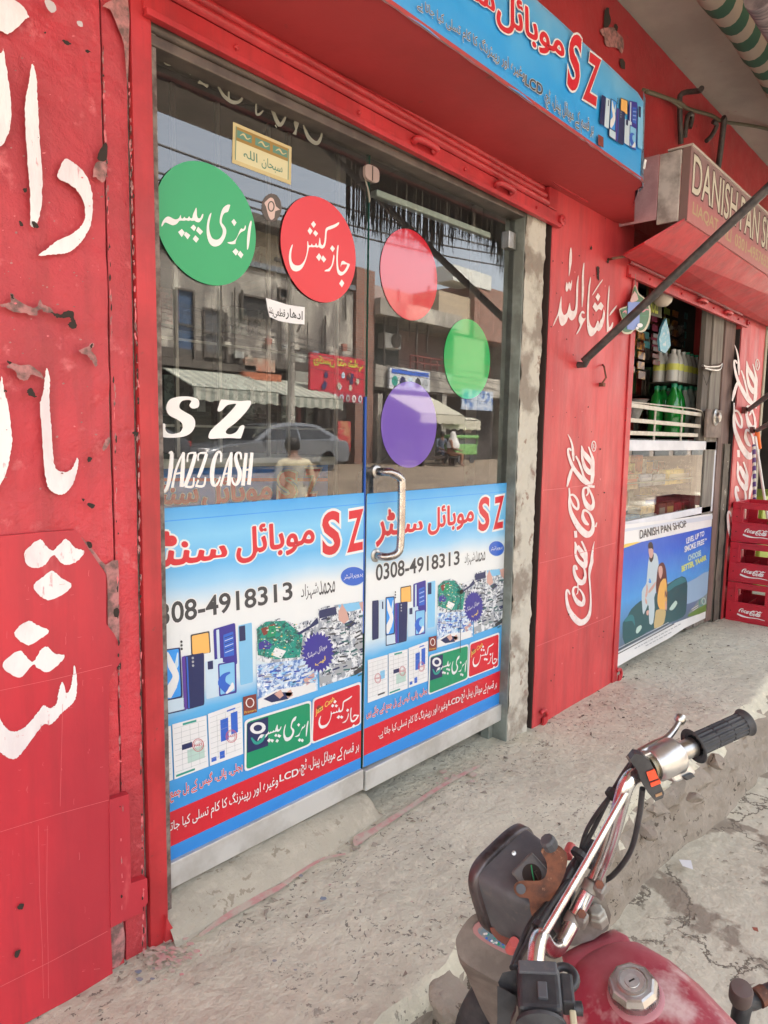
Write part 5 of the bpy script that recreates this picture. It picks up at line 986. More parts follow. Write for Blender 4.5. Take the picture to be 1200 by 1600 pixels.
pack(969, 742, 998, 765, 1.54, (.45, .33, .20), 'crumpled orange and beige snack packet at the left end of the upper shelf', band=(.55, .14, .08))
pack(1000, 741, 1019, 760, 1.53, (.24, .30, .42), 'blue grey packet beside the crumpled snack packet', band=(.50, .52, .56))
pack(1021, 741, 1040, 758, 1.53, (.30, .36, .42), 'pale blue packet touching the yellow packet', band=(.55, .56, .58))
pack(1041, 733, 1080, 756, 1.55, (.62, .46, .08), 'yellow snack packet on the upper shelf', band=(.62, .55, .36))
pack(1006, 777, 1026, 790, 1.53, (.58, .56, .55), 'white box on top of the orange box on the lower shelf', 'snack_box', .08, band=(.15, .22, .5))
pack(1002, 790, 1024, 803, 1.52, (.62, .38, .12), 'orange box between two white boxes', 'snack_box', .08)
pack(1003, 804, 1026, 816, 1.51, (.55, .54, .52), 'white and blue box at the bottom of the small stack', 'snack_box', .08, band=(.12, .22, .5))
pack(978, 806, 1000, 820, 1.50, (.20, .34, .46), 'blue round edged packet at the lower left corner', band=(.5, .5, .5))
pack(1027, 772, 1094, 786, 1.66, (.14, .025, .03), 'long dark maroon carton behind the cigarette boxes', 'carton_box', .1)
pack(1029, 786, 1040, 810, 1.52, (.16, .05, .04), 'brown box left of the gold figured box', 'cigarette_box', .05, band=(.35, .36, .30))
pack(1041, 784, 1053, 807, 1.52, (.20, .06, .035), 'brown box with gold figure print', 'cigarette_box', .05, band=(.50, .34, .10))
pack(1054, 785, 1066, 804, 1.52, (.30, .015, .025), 'dark red box right of the gold figured box', 'cigarette_box', .05, txt='Gold')
pack(1067, 784, 1081, 801, 1.53, (.42, .02, .03), 'bright red cigarette box in the middle of the row', 'cigarette_box', .05, txt='Super')
pack(1082, 783, 1098, 798, 1.53, (.44, .03, .03), 'red cigarette box at the right end of the row', 'cigarette_box', .05, txt='Gold')
rr = random.Random(31)
for zz_, yy_ in ((.993, YS+.30), (.772, YS+.34), (1.105, YS+.34)):
    x = 3.30
    while x < X1-.16:
        w_ = rr.uniform(.05, .12); h = rr.uniform(.07, .13) if zz_ < 1.1 else .06; c_ = rr.choice([(.55, .12, .05), (.60, .50, .12), (.20, .32, .50), (.62, .60, .54), (.35, .04, .04), (.10, .30, .14), (.60, .34, .10)])
        if zz_ < 1.1: o = MB().box(x, x+w_, yy_, yy_+.06, zz_, zz_+h).build('goods_box', mat('pack %.2f %.2f %.2f' % c_, c_, .4, tuple(v*.6 for v in c_), 30, (.5, .6)), bevel=.004); tag(o, 'small coloured goods box in the back row of the glass showcase', 'box', 'goods boxes at the back of the showcase')
        x += w_+.008
for k in range(7):
    x = 3.34+k*.19; o = MB(); c0_ = Vector((x, YS+.12+.05*(k % 2), .993)); q = [(c0_+Vector((rr.gauss(0, .035), rr.gauss(0, .02), abs(rr.gauss(.02, .02))))) for _ in range(40)]
    import itertools
    for a_ in range(0, 36): o.add([q[a_], q[a_+1], q[a_+2]], [(0, 1, 2)])
    o = o.build('snack_heap', mat('heap foil %d' % (k % 3), ((.62, .44, .20), (.60, .58, .50), (.50, .14, .08))[k % 3], .3)); tag(o, 'crumpled heap of foil snack sachets on the upper showcase shelf', 'snacks', 'heaps of sachets in the showcase')
# poster under the showcase
YD = YS-.002
t = thing('shop_poster', 'white and blue poster of a couple on a sofa below the showcase', 'poster', (4.1, YD, 0))
z0, z1 = EYE-.8285*1.458, EYE-.302*YS
M_dp = pgrad('night sky print', [(0.03, (.10, .12, .13)), (.20, (.10, .18, .30)), (.38, (.06, .30, .68)), (.60, (.02, .12, .58)), (.85, (.02, .07, .42))], tex=.12)
fo = lambda a, c: OY(950+a*.15, 820+c*.15, YD-.003)
q = [(-10, 1520), (42, 1512), (250, 1390), (640, 1180), (800, 1075), (1036, 962), (1092, 0), (1080, -10), (700, 40), (95, 90), (-10, 100)]
b = MB(); b.prism([OY(950+a*.15, 820+c*.15, YD-.002) for a, c in [(-20, 1540), (42, 1512), (250, 1390), (640, 1180), (800, 1075), (1036, 962), (1040, 900), (1092, 0), (1100, -120), (700, -60), (-20, 20)]], (0, .002, 0)); b.build('poster_sheet', PC['white'], t)
p = Print(fo, NF, .00015); p.layer()
p.poly([(-20, 290), (95, 268), (350, 178), (1088, 15), (1075, 350), (1035, 895), (690, 1025), (48, 1355), (-20, 1390)], M_dp); p.layer()
p.poly([(-20, 250), (95, 225), (205, 195), (300, 178), (340, 180), (95, 270), (-20, 300)], P['yellow'])
HZ = mat('print haze grey', (.50, .52, .52), .4); p.poly([(620, 600), (830, 600), (1060, 480), (1045, 700), (840, 820), (700, 800)], mat('print horizon', (.26, .40, .56), .4), 3); p.poly([(840, 930), (1035, 820), (1035, 893), (860, 955)], mat('print grass', (.12, .22, .05), .4), 2)
p.poly([(870, 880), (1038, 690), (1040, 830), (850, 930)], mat('print land', (.20, .26, .27), .4), 2)
p.layer(); TE = mat('print sofa teal', (.012, .085, .10), .35); TE2 = mat('print sofa light', (.02, .17, .20), .35)
p.poly([(205, 950), (240, 880), (340, 790), (420, 770), (620, 620), (770, 535), (822, 590), (825, 700), (815, 880), (780, 960), (640, 1020), (400, 1120), (180, 1260), (150, 1060), (165, 1000)], TE, 2); p.layer()
p.poly([(620, 640), (760, 545), (815, 590), (700, 640), (620, 700)], TE2, 2); p.poly([(170, 990), (230, 935), (270, 960), (280, 1060), (250, 1000), (180, 1010)], TE2, 2); p.poly([(640, 870), (700, 790), (720, 820), (680, 880), (650, 890)], P['mint'], 2); p.poly([(290, 1120), (300, 1070), (340, 1045), (350, 1075), (310, 1130)], P['mint'], 2)
SH = mat('print pale shirt', (.45, .55, .60), .4); SK = mat('print skin', (.42, .20, .13), .4); HA = mat('print dark hair', (.03, .015, .012), .4); RH = mat('print brown hair', (.10, .025, .02), .4); YE = mat('print orange blouse', (.72, .40, .10), .4); BG = mat('print beige skirt', (.50, .38, .18), .4)
p.poly([(430, 320), (480, 290), (515, 330), (528, 450), (520, 600), (505, 680), (480, 760), (485, 860), (470, 1020), (430, 1030), (425, 900), (415, 830), (370, 935), (355, 850), (350, 700), (380, 640), (400, 600), (410, 480)], SH, 2)
p.poly([(520, 440), (545, 400), (575, 395), (600, 450), (612, 560), (620, 700), (600, 800), (560, 760), (500, 700), (505, 560)], RH, 2); p.layer()
p.poly([(425, 240), (465, 235), (470, 300), (455, 345), (435, 340), (422, 290)], SK, 2); p.poly([(418, 240), (420, 195), (445, 178), (465, 200), (470, 260), (455, 245), (430, 248)], HA, 2)
p.poly([(430, 330), (470, 290), (472, 350), (450, 392), (432, 370)], HA, 2); p.poly([(525, 440), (560, 430), (568, 500), (550, 560), (535, 545), (525, 490)], SK, 2)
p.poly([(545, 600), (600, 560), (612, 700), (605, 860), (560, 900), (520, 840), (515, 740)], YE, 2); p.poly([(500, 890), (560, 880), (602, 900), (590, 980), (570, 1040), (480, 1080), (488, 960)], BG, 2)
p.poly([(400, 620), (395, 690), (385, 740), (395, 760), (410, 720), (412, 640)], SK, 2); p.poly([(500, 590), (480, 650), (430, 710), (420, 690), (470, 620)], SK, 2); p.poly([(385, 760), (405, 790), (405, 830), (388, 810)], SK, 2); p.poly([(590, 700), (610, 700), (612, 870), (595, 880)], SK, 2); p.poly([(400, 900), (425, 890), (420, 940), (400, 935)], SK, 2)
p.layer(); p.stroke([(430, 560, 10), (440, 600, 22), (420, 590, 6)], P['brightb'], 3)
p.poly([(-20, 120), (60, 60), (300, 25), (700, -40), (1092, -100), (1092, -60), (700, 0), (300, 50), (95, 95), (-20, 150)], mat('creased plastic', (.58, .62, .70), .3, bump=.002, bscale=30), 2)
p.layer(); p.text('DANISH PAN SHOP', [(330, 148), (825, 20), (808, -48), (330, 55)], P['grey'], .012)
p.text('LEVEL UP TO', [(815, 200), (1000, 115), (1002, 60), (812, 140)], P['white'], .03); p.text('SMOKE FREE', [(795, 290), (1000, 200), (1000, 145), (795, 225)], P['white'], .03); p.text('TM', [(1004, 165), (1026, 158), (1026, 138), (1004, 145)], P['white'], .02)
p.text('CHOOSE', [(835, 380), (968, 320), (965, 262), (832, 318)], P['mint'], .04); p.text('BETTER, YAARR', [(765, 505), (1025, 375), (1025, 310), (765, 430)], mat('print lemon', (.62, .66, .12), .4), .04)
p.ring(968, 810, 20, 34, 9, P['teal'], 14); p.ring(995, 795, 18, 32, 9, P['mint'], 14); p.line([(868, 880), (935, 840)], 5, P['white']); p.line([(880, 895), (935, 860)], 4, P['white'])
p.line([(50, 1335), (620, 1035)], 8, P['grey']); p.line([(50, 1315), (630, 1015)], 4, P['white']); p.line([(50, 1372), (690, 1030)], 9, P['grey']); p.line([(50, 1352), (660, 1030)], 6, P['white'])
for i, (u0, u1, dy) in enumerate(((275, 750, 0), (390, 650, 34))):
    x = u0; rr = random.Random(9+i)
    while x < u1:
        w_ = rr.uniform(12, 44); y = 1290-(x-275)*.54+dy; p.line([(x, y), (x+w_, y-w_*.52)], 9, P['lgrey']); x += w_+9
p.build('poster_print', t)
# white railing on the counter
t = thing('counter_rail', 'cream painted metal railing on the pan shop counter', 'railing', (3.9, 1.47, ZB)); M_rail = mat('chipped cream rail paint', (.52, .47, .38), .45, (.60, .56, .48), 20, col3=(.28, .24, .18), s3=60)
x1r = OY(1096, 650, 1.47).x
for za, zb_ in (((975, 631), (1095, 648)), ((975, 655), (1094, 666)), ((975, 676), (1090, 680))):
    a = OY(za[0], za[1], 1.47); c_ = OY(zb_[0], zb_[1], 1.47); b = MB(); v = [(3.22, 1.468, a.z), (c_.x, 1.468, c_.z)]
    b.obox(((3.22+c_.x)/2, 1.47, (a.z+c_.z)/2), ((c_.x-3.22)/2, 0, (c_.z-a.z)/2), (0, .004, 0), (0, 0, .011)); b.build('rail', M_rail, t, bevel=.002)
for px, c_ in ((1024, 1), (1066, 1)):
    a = OY(px+1, 640, 1.475); b = MB().tube([(a.x, 1.478, OY(px, 637, 1.475).z), (a.x, 1.478, ZB-.0)], .006, 8); b.build('post', M_rail, t, smooth=40)
MB().tube([OY(975, 627, 1.47), OY(1060, 636, 1.47), OY(1088, 640, 1.47), OY(1099, 648, 1.47), OY(1101, 690, 1.47)], .004, 8, sm=4).build('edge_wire', M_rail, t, smooth=40)
# steel bowls
t = thing('steel_bowl', 'steel bowl standing behind the railing beside the pillar', 'bowl', OY(988, 662, 1.62)); o_ = OY(984, 660, 1.62)
MB().lathe([(.04, 0), (.045, .01), (.075, .10), (.095, .125), (.092, .128), (.07, .10), (.04, .012), (0, .01)], o_, (0, 0, 1), 28).build('body', M_steel, t, smooth=40)
# bottles
M_pet = mat('green drink bottle', (.01, .22, .03), .08, coat=.5); M_petl = mat('pale bottle plastic', (.30, .36, .32), .15, coat=.5); M_cap = mat('green cap', (.02, .30, .16), .4); M_wat = mat('clear water bottle', (.46, .46, .42), .15, coat=.5); M_lab = mat('yellow bottle label', (.55, .56, .10), .4)
def bottle(x, y, z, h, r, body, cap, labm, name, label, group):
    x += random.uniform(-.004, .004); y += random.uniform(-.004, .004); h *= random.uniform(.96, 1.03)
    t = thing(name, label, 'bottle', (x, y, z), group)
    MB().lathe([(r*.8, 0), (r, .02*h), (r, .52*h), (r*.97, .60*h), (r*.72, .76*h), (r*.36, .88*h), (r*.34, .93*h)], (x, y, z), (0, 0, 1), 20).build('body', body, t, smooth=40)
    MB().lathe([(r*.38, .93*h), (r*.38, 1.0*h)], (x, y, z), (0, 0, 1), 14).build('cap', cap, t, smooth=40)
    if labm: MB().lathe([(r*1.01, .36*h), (r*1.01, .56*h)], (x, y, z), (0, 0, 1), 20).build('label_band', labm, t, smooth=40)
za = OY(1050, 690, 1.62).z
bx = OY(1040, 650, 1.66).x; n_ = 0
for i in range(5):
    for j in range(2):
        bottle(bx+.115*i*.82, 1.62+.10*j, ZB+.02, .33, .048, M_pet if i < 2 else M_petl, M_cap, None, 'drink_bottle', 'large green drink bottle in the lower pack behind the railing' if i < 2 else 'pale green drink bottle in the lower pack behind the railing', 'drink bottles of the lower pack, ' + ('bright green' if i < 2 else 'pale green'))
zt_ = ZB+.36
for i in range(6):
    for j in range(2): bottle(bx-.01+.082*i, 1.63+.08*j, zt_, .20, .038, M_wat, M_cap if i > 2 else M_wat, M_lab, 'small_bottle', 'small clear bottle with yellow label in the wrapped upper pack', 'small bottles of the upper pack')
# support board for the upper pack
MB().box(bx-.06, bx+.45, 1.58, 1.76, zt_-.006, zt_-.001).build('pack_board', M_wood, thing('pack_tray', 'thin brown tray under the pack of small bottles', 'tray', (bx, 1.66, zt_))) 
# hanging things
M_str_ = mat('thin string', (.3, .28, .25), .8)
def shape(name, pts, y, m, lab, cat, th=.004, sm=3): 
    b = MB(); pp_ = sm_closed(pts, sm) if sm else [Vector(q) for q in pts]; b.prism([OY(v[0], v[1], y) for v in pp_], (0, th, 0)); return tag(b.build(name, m), lab, cat) if lab else b
tl = thing('hanging_tag', 'leaf shaped green and blue cards hanging at the left of the pan shop opening', 'card', OY(990, 448, 1.40))
def tl_(name, pts, y, m, sm=3): b = MB(); b.prism([OY(960+v[0]/6, 410+v[1]/6, y) for v in (sm_closed(pts, sm) if sm else [Vector(q) for q in pts])], (0, .002, 0)); b.build(name, m, tl)
tl_('card', [(195, 210), (230, 290), (300, 350), (340, 440), (330, 560), (290, 640), (240, 655), (195, 630), (150, 670), (90, 665), (60, 620), (80, 560), (50, 460), (60, 430), (130, 400), (160, 320)], 1.395, mat('card cream edge', (.55, .50, .38), .5))
tl_('green_field', [(195, 225), (225, 300), (290, 355), (325, 440), (318, 540), (280, 620), (240, 640), (200, 610), (150, 650), (95, 650), (75, 610), (90, 560), (62, 460), (70, 440), (135, 410), (170, 320)], 1.392, mat('card green', (.03, .14, .05), .4))
tl_('blue_field', [(130, 370), (240, 370), (235, 580), (180, 635), (120, 625)], 1.389, mat('card blue', (.16, .24, .55), .4), 0)
tl_('pink_field', [(190, 270), (225, 345), (180, 370), (150, 365)], 1.388, mat('card pink', (.55, .34, .32), .4), 2)
p = Print(lambda a, c: OY(960+a/6, 410+c/6, 1.386), NF); PK = mat('card pink letters', (.62, .20, .25), .4)
for st in ([(80, 470, 8), (105, 455, 14), (110, 480, 8)], [(165, 510, 8), (200, 495, 16), (215, 465, 8), (222, 430, 5)], [(250, 430, 8), (265, 460, 18), (300, 440, 8), (320, 445, 14)]): p.stroke(st, PK, 3)
p.disc(240, 590, 26, 20, P['white']); p.disc(215, 615, 14, 12, P['white']); p.line([(245, 500), (300, 500)], 4, P['green']); p.build('card_print', tl)
MB().tube([OY(993, 428, 1.395), OY(993, 448, 1.395)], .0012, 6).build('string', M_str_, tl)
t = thing('light_bulb', 'unlit white bulb hanging behind the strut', 'bulb', OY(1036, 450, 1.5)); c_ = OY(1036, 462, 1.5)
MB().lathe([(.014, .075), (.020, .065), (.026, .045), (.046, .015), (.052, -.01), (.046, -.035), (.028, -.054), (0, -.060)], c_, (0, 0, 1), 28).build('glass_bulb', mat('milky bulb', (.62, .55, .46), .25), t, smooth=60)
MB().lathe([(.017, .07), (.017, .12), (.006, .13), (.004, .25)], c_, (0, 0, 1), 16).build('socket', mat('cream socket', (.40, .34, .28), .5), t, smooth=40)
t = thing('price_card', 'dark card with yellow and red lettering beside the bulb', 'card', OY(1025, 470, 1.56))
MB().prism([OY(a, c_, 1.56) for a, c_ in ((1012, 440), (1034, 432), (1034, 497), (1008, 490))], (0, .003, 0)).build('board', mat('olive card', (.05, .05, .02), .5), t)
p = Print(lambda a, c: OY(a, c, 1.557), NF); p.text('ROLL', [(1016, 488), (1028, 491), (1030, 466), (1018, 462)], mat('lime letters', (.35, .40, .04), .5), .02); p.text('MIX', [(1014, 466), (1022, 468), (1022, 450), (1014, 448)], mat('dark red letters', (.4, .04, .03), .5), .02); p.build('card_print', t)
t = thing('hanging_packet', 'light blue plastic packet hanging on a nail above the bottles', 'packet', OY(1038, 520, 1.55))
MB().prism([OY(a, c_, 1.55) for a, c_ in ((1041, 497), (1046, 520), (1048, 540), (1040, 552), (1032, 548), (1030, 530), (1034, 512))], (0, .012, 0)).build('body', mat('light blue packet', (.10, .34, .44), .3, (.40, .48, .50), 40, (.5, .6)), t, bevel=.003)
# sachet strips
for k, (px, y0_, y1_) in enumerate(((987, 520, 583), (1003, 518, 594), (1026, 520, 572))):
    t = thing('sachet_strip', ('gold and brown sachet strip hanging nearest the red pillar', 'longest gold sachet strip hanging in the pan shop', 'dark red sachet strip hanging left of the light blue packet')[k], 'sachets', OY(px, y0_, 1.62))
    n = 5
    for i in range(n):
        a, c_ = y0_+(y1_-y0_)*i/n, y0_+(y1_-y0_)*(i+.95)/n; pA, pB = OY(px-5, a, 1.62), OY(px+5, c_, 1.62)
        MB().box(pA.x, pB.x, 1.62+.004*(i % 2), 1.628+.004*(i % 2), pB.z, pA.z).build('sachet', mat('sachet gold', (.30, .15, .02), .3, (.07, .02, .01), 22, (.45, .5)) if k < 2 else mat('sachet red', (.12, .02, .015), .35, (.05, .02, .01), 22), t, bevel=.002)
for k in range(7):
    px = 992+k*16+(k % 2)*3; yy0 = 468+k*4; t = thing('sachet_strip', 'small sachet strip in the dim row hanging under the pan shop ceiling', 'sachets', OY(px, yy0, 1.78), 'dim sachet strips in a row')
    for i in range(5):
        pA, pB = OY(px-4, yy0+i*15, 1.78), OY(px+4, yy0+i*15+13, 1.78); MB().box(pA.x, pB.x, 1.78+.004*(i % 2), 1.786+.004*(i % 2), pB.z, pA.z).build('sachet', mat(*((('sachet gold',(.1,.1,.1)), ('sachet teal', (.06, .20, .22)), ('sachet plum', (.26, .05, .10)), ('sachet lime', (.22, .30, .06)))[k % 4])), t, bevel=.002)
for k, (px, y0_, h_, c_) in enumerate(((1058, 505, 22, (.40, .38, .34)), (1072, 507, 20, (.30, .30, .30)), (1086, 505, 24, (.36, .34, .28)), (1064, 530, 16, (.22, .2, .18)), (1084, 532, 16, (.3, .28, .22)))):
    a_, b_ = OY(px-6, y0_, 1.80), OY(px+6, y0_+h_, 1.80); o = MB().box(a_.x, b_.x, 1.80, 1.83, b_.z, a_.z).build('hanging_packet', mat('clear packet %d' % k, c_, .2, tuple(v*.4 for v in c_), 50, (.5, .56)), bevel=.004); tag(o, ('first clear packet of the upper hanging row', 'middle clear packet of the upper hanging row', 'last clear packet of the upper hanging row', 'dark packet hanging lower left under the clear row', 'dark packet hanging lower right under the clear row')[k], 'packet')
# shelves with stock at the back of the pan shop
t = thing('stock_shelf', 'dark brown wooden shelves stacked with stock inside the pan shop', 'shelves', (4.2, 2.1, 0)); 
for z in (1.25, 1.5, 1.74, 1.98, 2.2): MB().box(3.3, 5.6, 1.92, 2.22, z, z+.018).build('board', M_wood, t)
for x in (3.3, 3.85, 4.35, 4.95, 5.6): MB().box(x, x+.02, 1.92, 2.22, .4, 2.3).build('upright', M_wood, t)
rr = random.Random(11); SC = [(.22, .07, .03), (.30, .04, .03), (.34, .18, .04), (.12, .10, .09), (.32, .30, .26), (.08, .09, .2), (.42, .40, .34), (.10, .2, .08)]
for z in (1.268, 1.518, 1.758, 1.998):
    x = 3.33
    while x < 5.5:
        w_ = rr.uniform(.04, .11); h = rr.uniform(.1, .21); c_ = rr.choice(SC)
        o = MB().box(x, x+w_, 1.93, 2.1, z, z+h).build('stock_carton', mat('stock %.2f %.2f' % c_[:2], c_, .5, tuple(v*.5 for v in c_), 20, (.5, .55)), None, bevel=.003)
        tag(o, 'small carton packed on the dim shelves of the pan shop', 'carton', 'cartons on the pan shop shelves'); x += w_+.012
t = thing('wall_clock_frame', 'dim framed picture with a round dial at the back of the pan shop', 'picture', OY(1080, 488, 2.05)); a, c_ = OY(1062, 472, 2.05), OY(1098, 508, 2.05)
MB().box(a.x, c_.x, 2.05, 2.07, c_.z, a.z).build('frame', mat('old frame', (.12, .10, .08), .5), t, bevel=.004); MB().lathe([(.0, 0), (.085, 0), (.085, .006), (.075, .008), (.07, .003), (0, .003)], OY(1086, 488, 2.045), (0, -1, 0), 30).build('dial', mat('dim dial', (.22, .16, .12), .4), t, smooth=30)
# ================================================================== crates before the second pillar
M_crate = mat('red crate plastic', (.50, .012, .03), .38, (.42, .015, .03), 10, col3=(.34, .10, .10), s3=30, t3=(.68, .76)); cx, cy0, cy1 = 5.04, 1.0, 1.405
CW, CL, CH_ = .36, cy1-cy0, .272
def crate(k, lab):
    z = k*CH_; t = thing('bottle_crate', lab, 'crate', (cx+CW/2, (cy0+cy1)/2, z), 'red crates stacked by the second pillar')
    w_ = .012; x0, x1, y0, y1 = cx, cx+CW, cy0, cy1; h = CH_-.004
    b = MB(); b.box(x0, x1, y0, y1, z, z+.012)
    zo0, zo1 = z+.135, z+.225; ym0, ym1 = y1-.235, y1-.070
    # faces with hand holes: built from strips round each opening
    for (xa, xb) in ((x0, x0+w_), (x1-w_, x1)):
        b.box(xa, xb, y0, y1, z+.012, zo0); b.box(xa, xb, y0, y1, zo1, z+h); b.box(xa, xb, y0, ym0, zo0, zo1); b.box(xa, xb, ym1, y1, zo0, zo1)
    for (ya, yb) in ((y0, y0+w_), (y1-w_, y1)):
        b.box(x0+w_, x1-w_, ya, yb, z+.012, z+.13); b.box(x0+w_, x1-w_, ya, yb, z+.22, z+h)
        for q in range(4): xq = x0+w_+(CW-2*w_-.02)*q/3; b.box(xq, xq+.02, ya, yb, z+.13, z+.22)
    b.build('body', M_crate, t, bevel=.003)
    b = MB()
    for zz_ in (z+.004, z+.118, z+h-.012): b.box(x0-.005, x0, y0+.003, y1-.05, zz_, zz_+.010)
    for ya in (y0+.03, ym1+.012): b.box(x0-.005, x0, ya, ya+.008, z+.135, z+h-.012)
    b.build('ribs', M_crate, t, bevel=.001)
    for ya, zz_ in ((y1-.03, z+.07), (y1-.03, z+.17), (y0+.03, z+.07)): MB().lathe([(.004, 0), (.004, .0008)], (x0-.0004, ya, zz_), (-1, 0, 0), 10).build('pin_hole', M_dark, t)
    b = MB()
    for q in range(1, 4): b.box(x0+w_, x1-w_, y0+(y1-y0)*q/4-.002, y0+(y1-y0)*q/4+.002, z+.012, z+.11)
    b.build('dividers', M_crate, t)
    # logo
    def lf(a, c): # text runs towards -y, letters up is +z
        u = (3050-a*0-c)/3000; v = (590-a)/440; return Vector((x0-.0012, y1-.085-u*.145, z+.056+v*.038))
    p = Print(lf, (-1, 0, 0), .0002)
    for st in COKE[:1]+COKE[1:]:
        st2 = [(a, c, w__*1.25) for a, c, w__ in st]
        if st is COKE[0]: st2 = st2[:9]
        p.stroke(st2, M_sticker, 3)
    p.fn = lambda u, v: Vector((x0-.0014, y1-.075-u, z+v)); p.stroke([(.0, .054, .010), (.03, .044, .012), (.07, .040, .006), (.12, .043, .005), (.17, .037, .003)], M_sticker, 5)
    p.build('logo', t)
for k in range(3): crate(k, ('lowest red bottle crate of the stack by the second pillar', 'middle red bottle crate of the stack by the second pillar', 'topmost red bottle crate of the stack, with a green bottle inside')[k])
bottle(cx+.10, cy0+.18, 2*CH_+.014, .24, .03, M_pet, M_cap, None, 'drink_bottle', 'dark green bottle standing in the topmost red crate', None)
# broom, striped pole, things beyond
t = thing('broom', 'white handled broom with an orange grip leaning beyond the crates', 'broom', OY(1196, 790, 1.35)); a, c_ = OY(1180, 682, 1.36), OY(1198, 800, 1.34)
MB().tube([a, c_, c_+(c_-a)*1.3], .009, 10).build('handle', M_sticker, t, smooth=40); MB().tube([OY(1184, 668, 1.36), OY(1183, 680, 1.36), OY(1187, 700, 1.36)], [.010, .018, .013], 12).build('grip', mat('orange grip', (.80, .16, .03), .4), t, smooth=40)
M_rope = bpy.data.materials.new('striped rope'); M_rope.use_nodes = True; stripes(M_rope, (.4, .4, 1), .05, (.60, .60, .55), (.10, .05, .20), .6, .5)
t = MB().tube([OY(1178, 695, 1.37), OY(1179, 790, 1.37), OY(1180, 860, 1.37)], .012, 12).build('striped_pole', M_rope, smooth=40); tag(t, 'multicoloured striped pole leaning on the second red pillar', 'pole')
o = MB().box(6.2, 7.2, 1.5, 2.1, .0, .78).build('lime_counter', mat('lime counter', (.30, .36, .04), .5), bevel=.01); tag(o, 'lime green counter in the shop beyond the second pillar', 'counter')
# ================================================================== inside the phone shop
t = thing('phone_counter', 'shop counter behind the glass with blue front and big red lettering', 'counter', (1.6, 2.15, 0))
YC = 1.98; CRD = mat('bright counter red', (.85, .04, .05), .4); a, c_ = OY(236, 760, YC).x, OY(512, 760, YC).x; zt_ = OY(400, 715, YC).z
MB().box(a, c_, YC, YC+.5, .02, zt_-.03).build('cabinet', mat('counter blue', (.05, .28, .80), .35), t); MB().box(a-.02, c_+.02, YC-.02, YC+.52, zt_-.03, zt_).build('counter_top', mat('counter top cream', (.75, .72, .62), .4), t)
p = Print(lambda u, v: OY(u, v, YC-.002), NF); p.rect(236, 747, 512, 752, P['red']); p.layer()
p.otext('Z', [(476, 782), (494, 780), (501, 733), (476, 733)], CRD, P['white'], .03, .05); p.L -= 1; p.otext('S', [(434, 784), (462, 782), (464, 736), (436, 736)], CRD, P['white'], .03, .05); p.L -= 1
p.otext(ur('موبائل'), [(316, 800), (426, 790), (424, 742), (316, 748)], CRD, P['white'], .03, .03); p.L -= 1; p.otext(ur('سنٹر'), [(230, 800), (310, 798), (310, 750), (230, 756)], CRD, P['white'], .03, .03); p.build('counter_print', t)
t = thing('wall_shelf', 'dark brown shelf rack along the back of the phone shop', 'shelves', (1.8, 3.2, 0))
for z in (.9, 1.3, 1.7, 2.05, 2.35): MB().box(.75, 4.0, 3.0, 3.3, z, z+.02).build('board', M_wood, t)
for x in (.8, 1.2, 1.6, 2.0, 2.4, 2.8, 3.2, 3.6): MB().box(x, x+.03, 2.98, 3.3, .1, 2.44).build('upright', M_wood, t)
rr = random.Random(12)
for z in (.92, 1.32, 1.72, 2.07):
    x = .85
    while x < 3.6:
        w_ = rr.uniform(.05, .14); h = rr.uniform(.08, .2); c_ = rr.choice([(.10, .12, .2), (.3, .3, .28), (.05, .04, .04), (.2, .05, .04), (.14, .2, .18), (.4, .38, .34)])
        o = MB().box(x, x+w_, 3.05, 3.15, z, z+h).build('phone_box', mat('stock %.2f %.2f' % c_[:2], c_, .5, tuple(v*.5 for v in c_), 20, (.5, .55)), None, bevel=.002); tag(o, 'small accessory box on the dim rack of the phone shop', 'box', 'boxes on the phone shop rack'); x += w_+rr.uniform(.01, .1)
t = thing('glass_rack', 'upright glass rack with pale metal posts standing inside the phone shop', 'rack', (1.6, 2.0, 0)); M_post_ = mat('pale post metal', (.42, .40, .36), .3, metal=.6)
for px in (276, 344, 421, 452, 528): a = OY(px, 500, 2.05); MB().box(a.x-.006, a.x+.006, 2.05, 2.062, .3, 2.3).build('post', M_post_, t)
for py in (545, 668): a = OY(400, py, 2.06); MB().box(.8, OY(540, 600, 2.06).x, 2.064, 2.07, a.z-.004, a.z+.004).build('cross_bar', M_post_, t)
# tube lamp behind the right leaf
t = thing('tube_light', 'unlit white tube light behind the top of the right door leaf', 'lamp', OY(670, 335, G+.035)); a, c_ = OY(584, 302, G+.035), OY(762, 369, G+.035)
MB().obox((a+c_)/2, (c_-a)/2, (0, .014, 0), (0, 0, .010)).build('batten', mat('white tube batten', (.80, .86, .76), .3), t, bevel=.004)
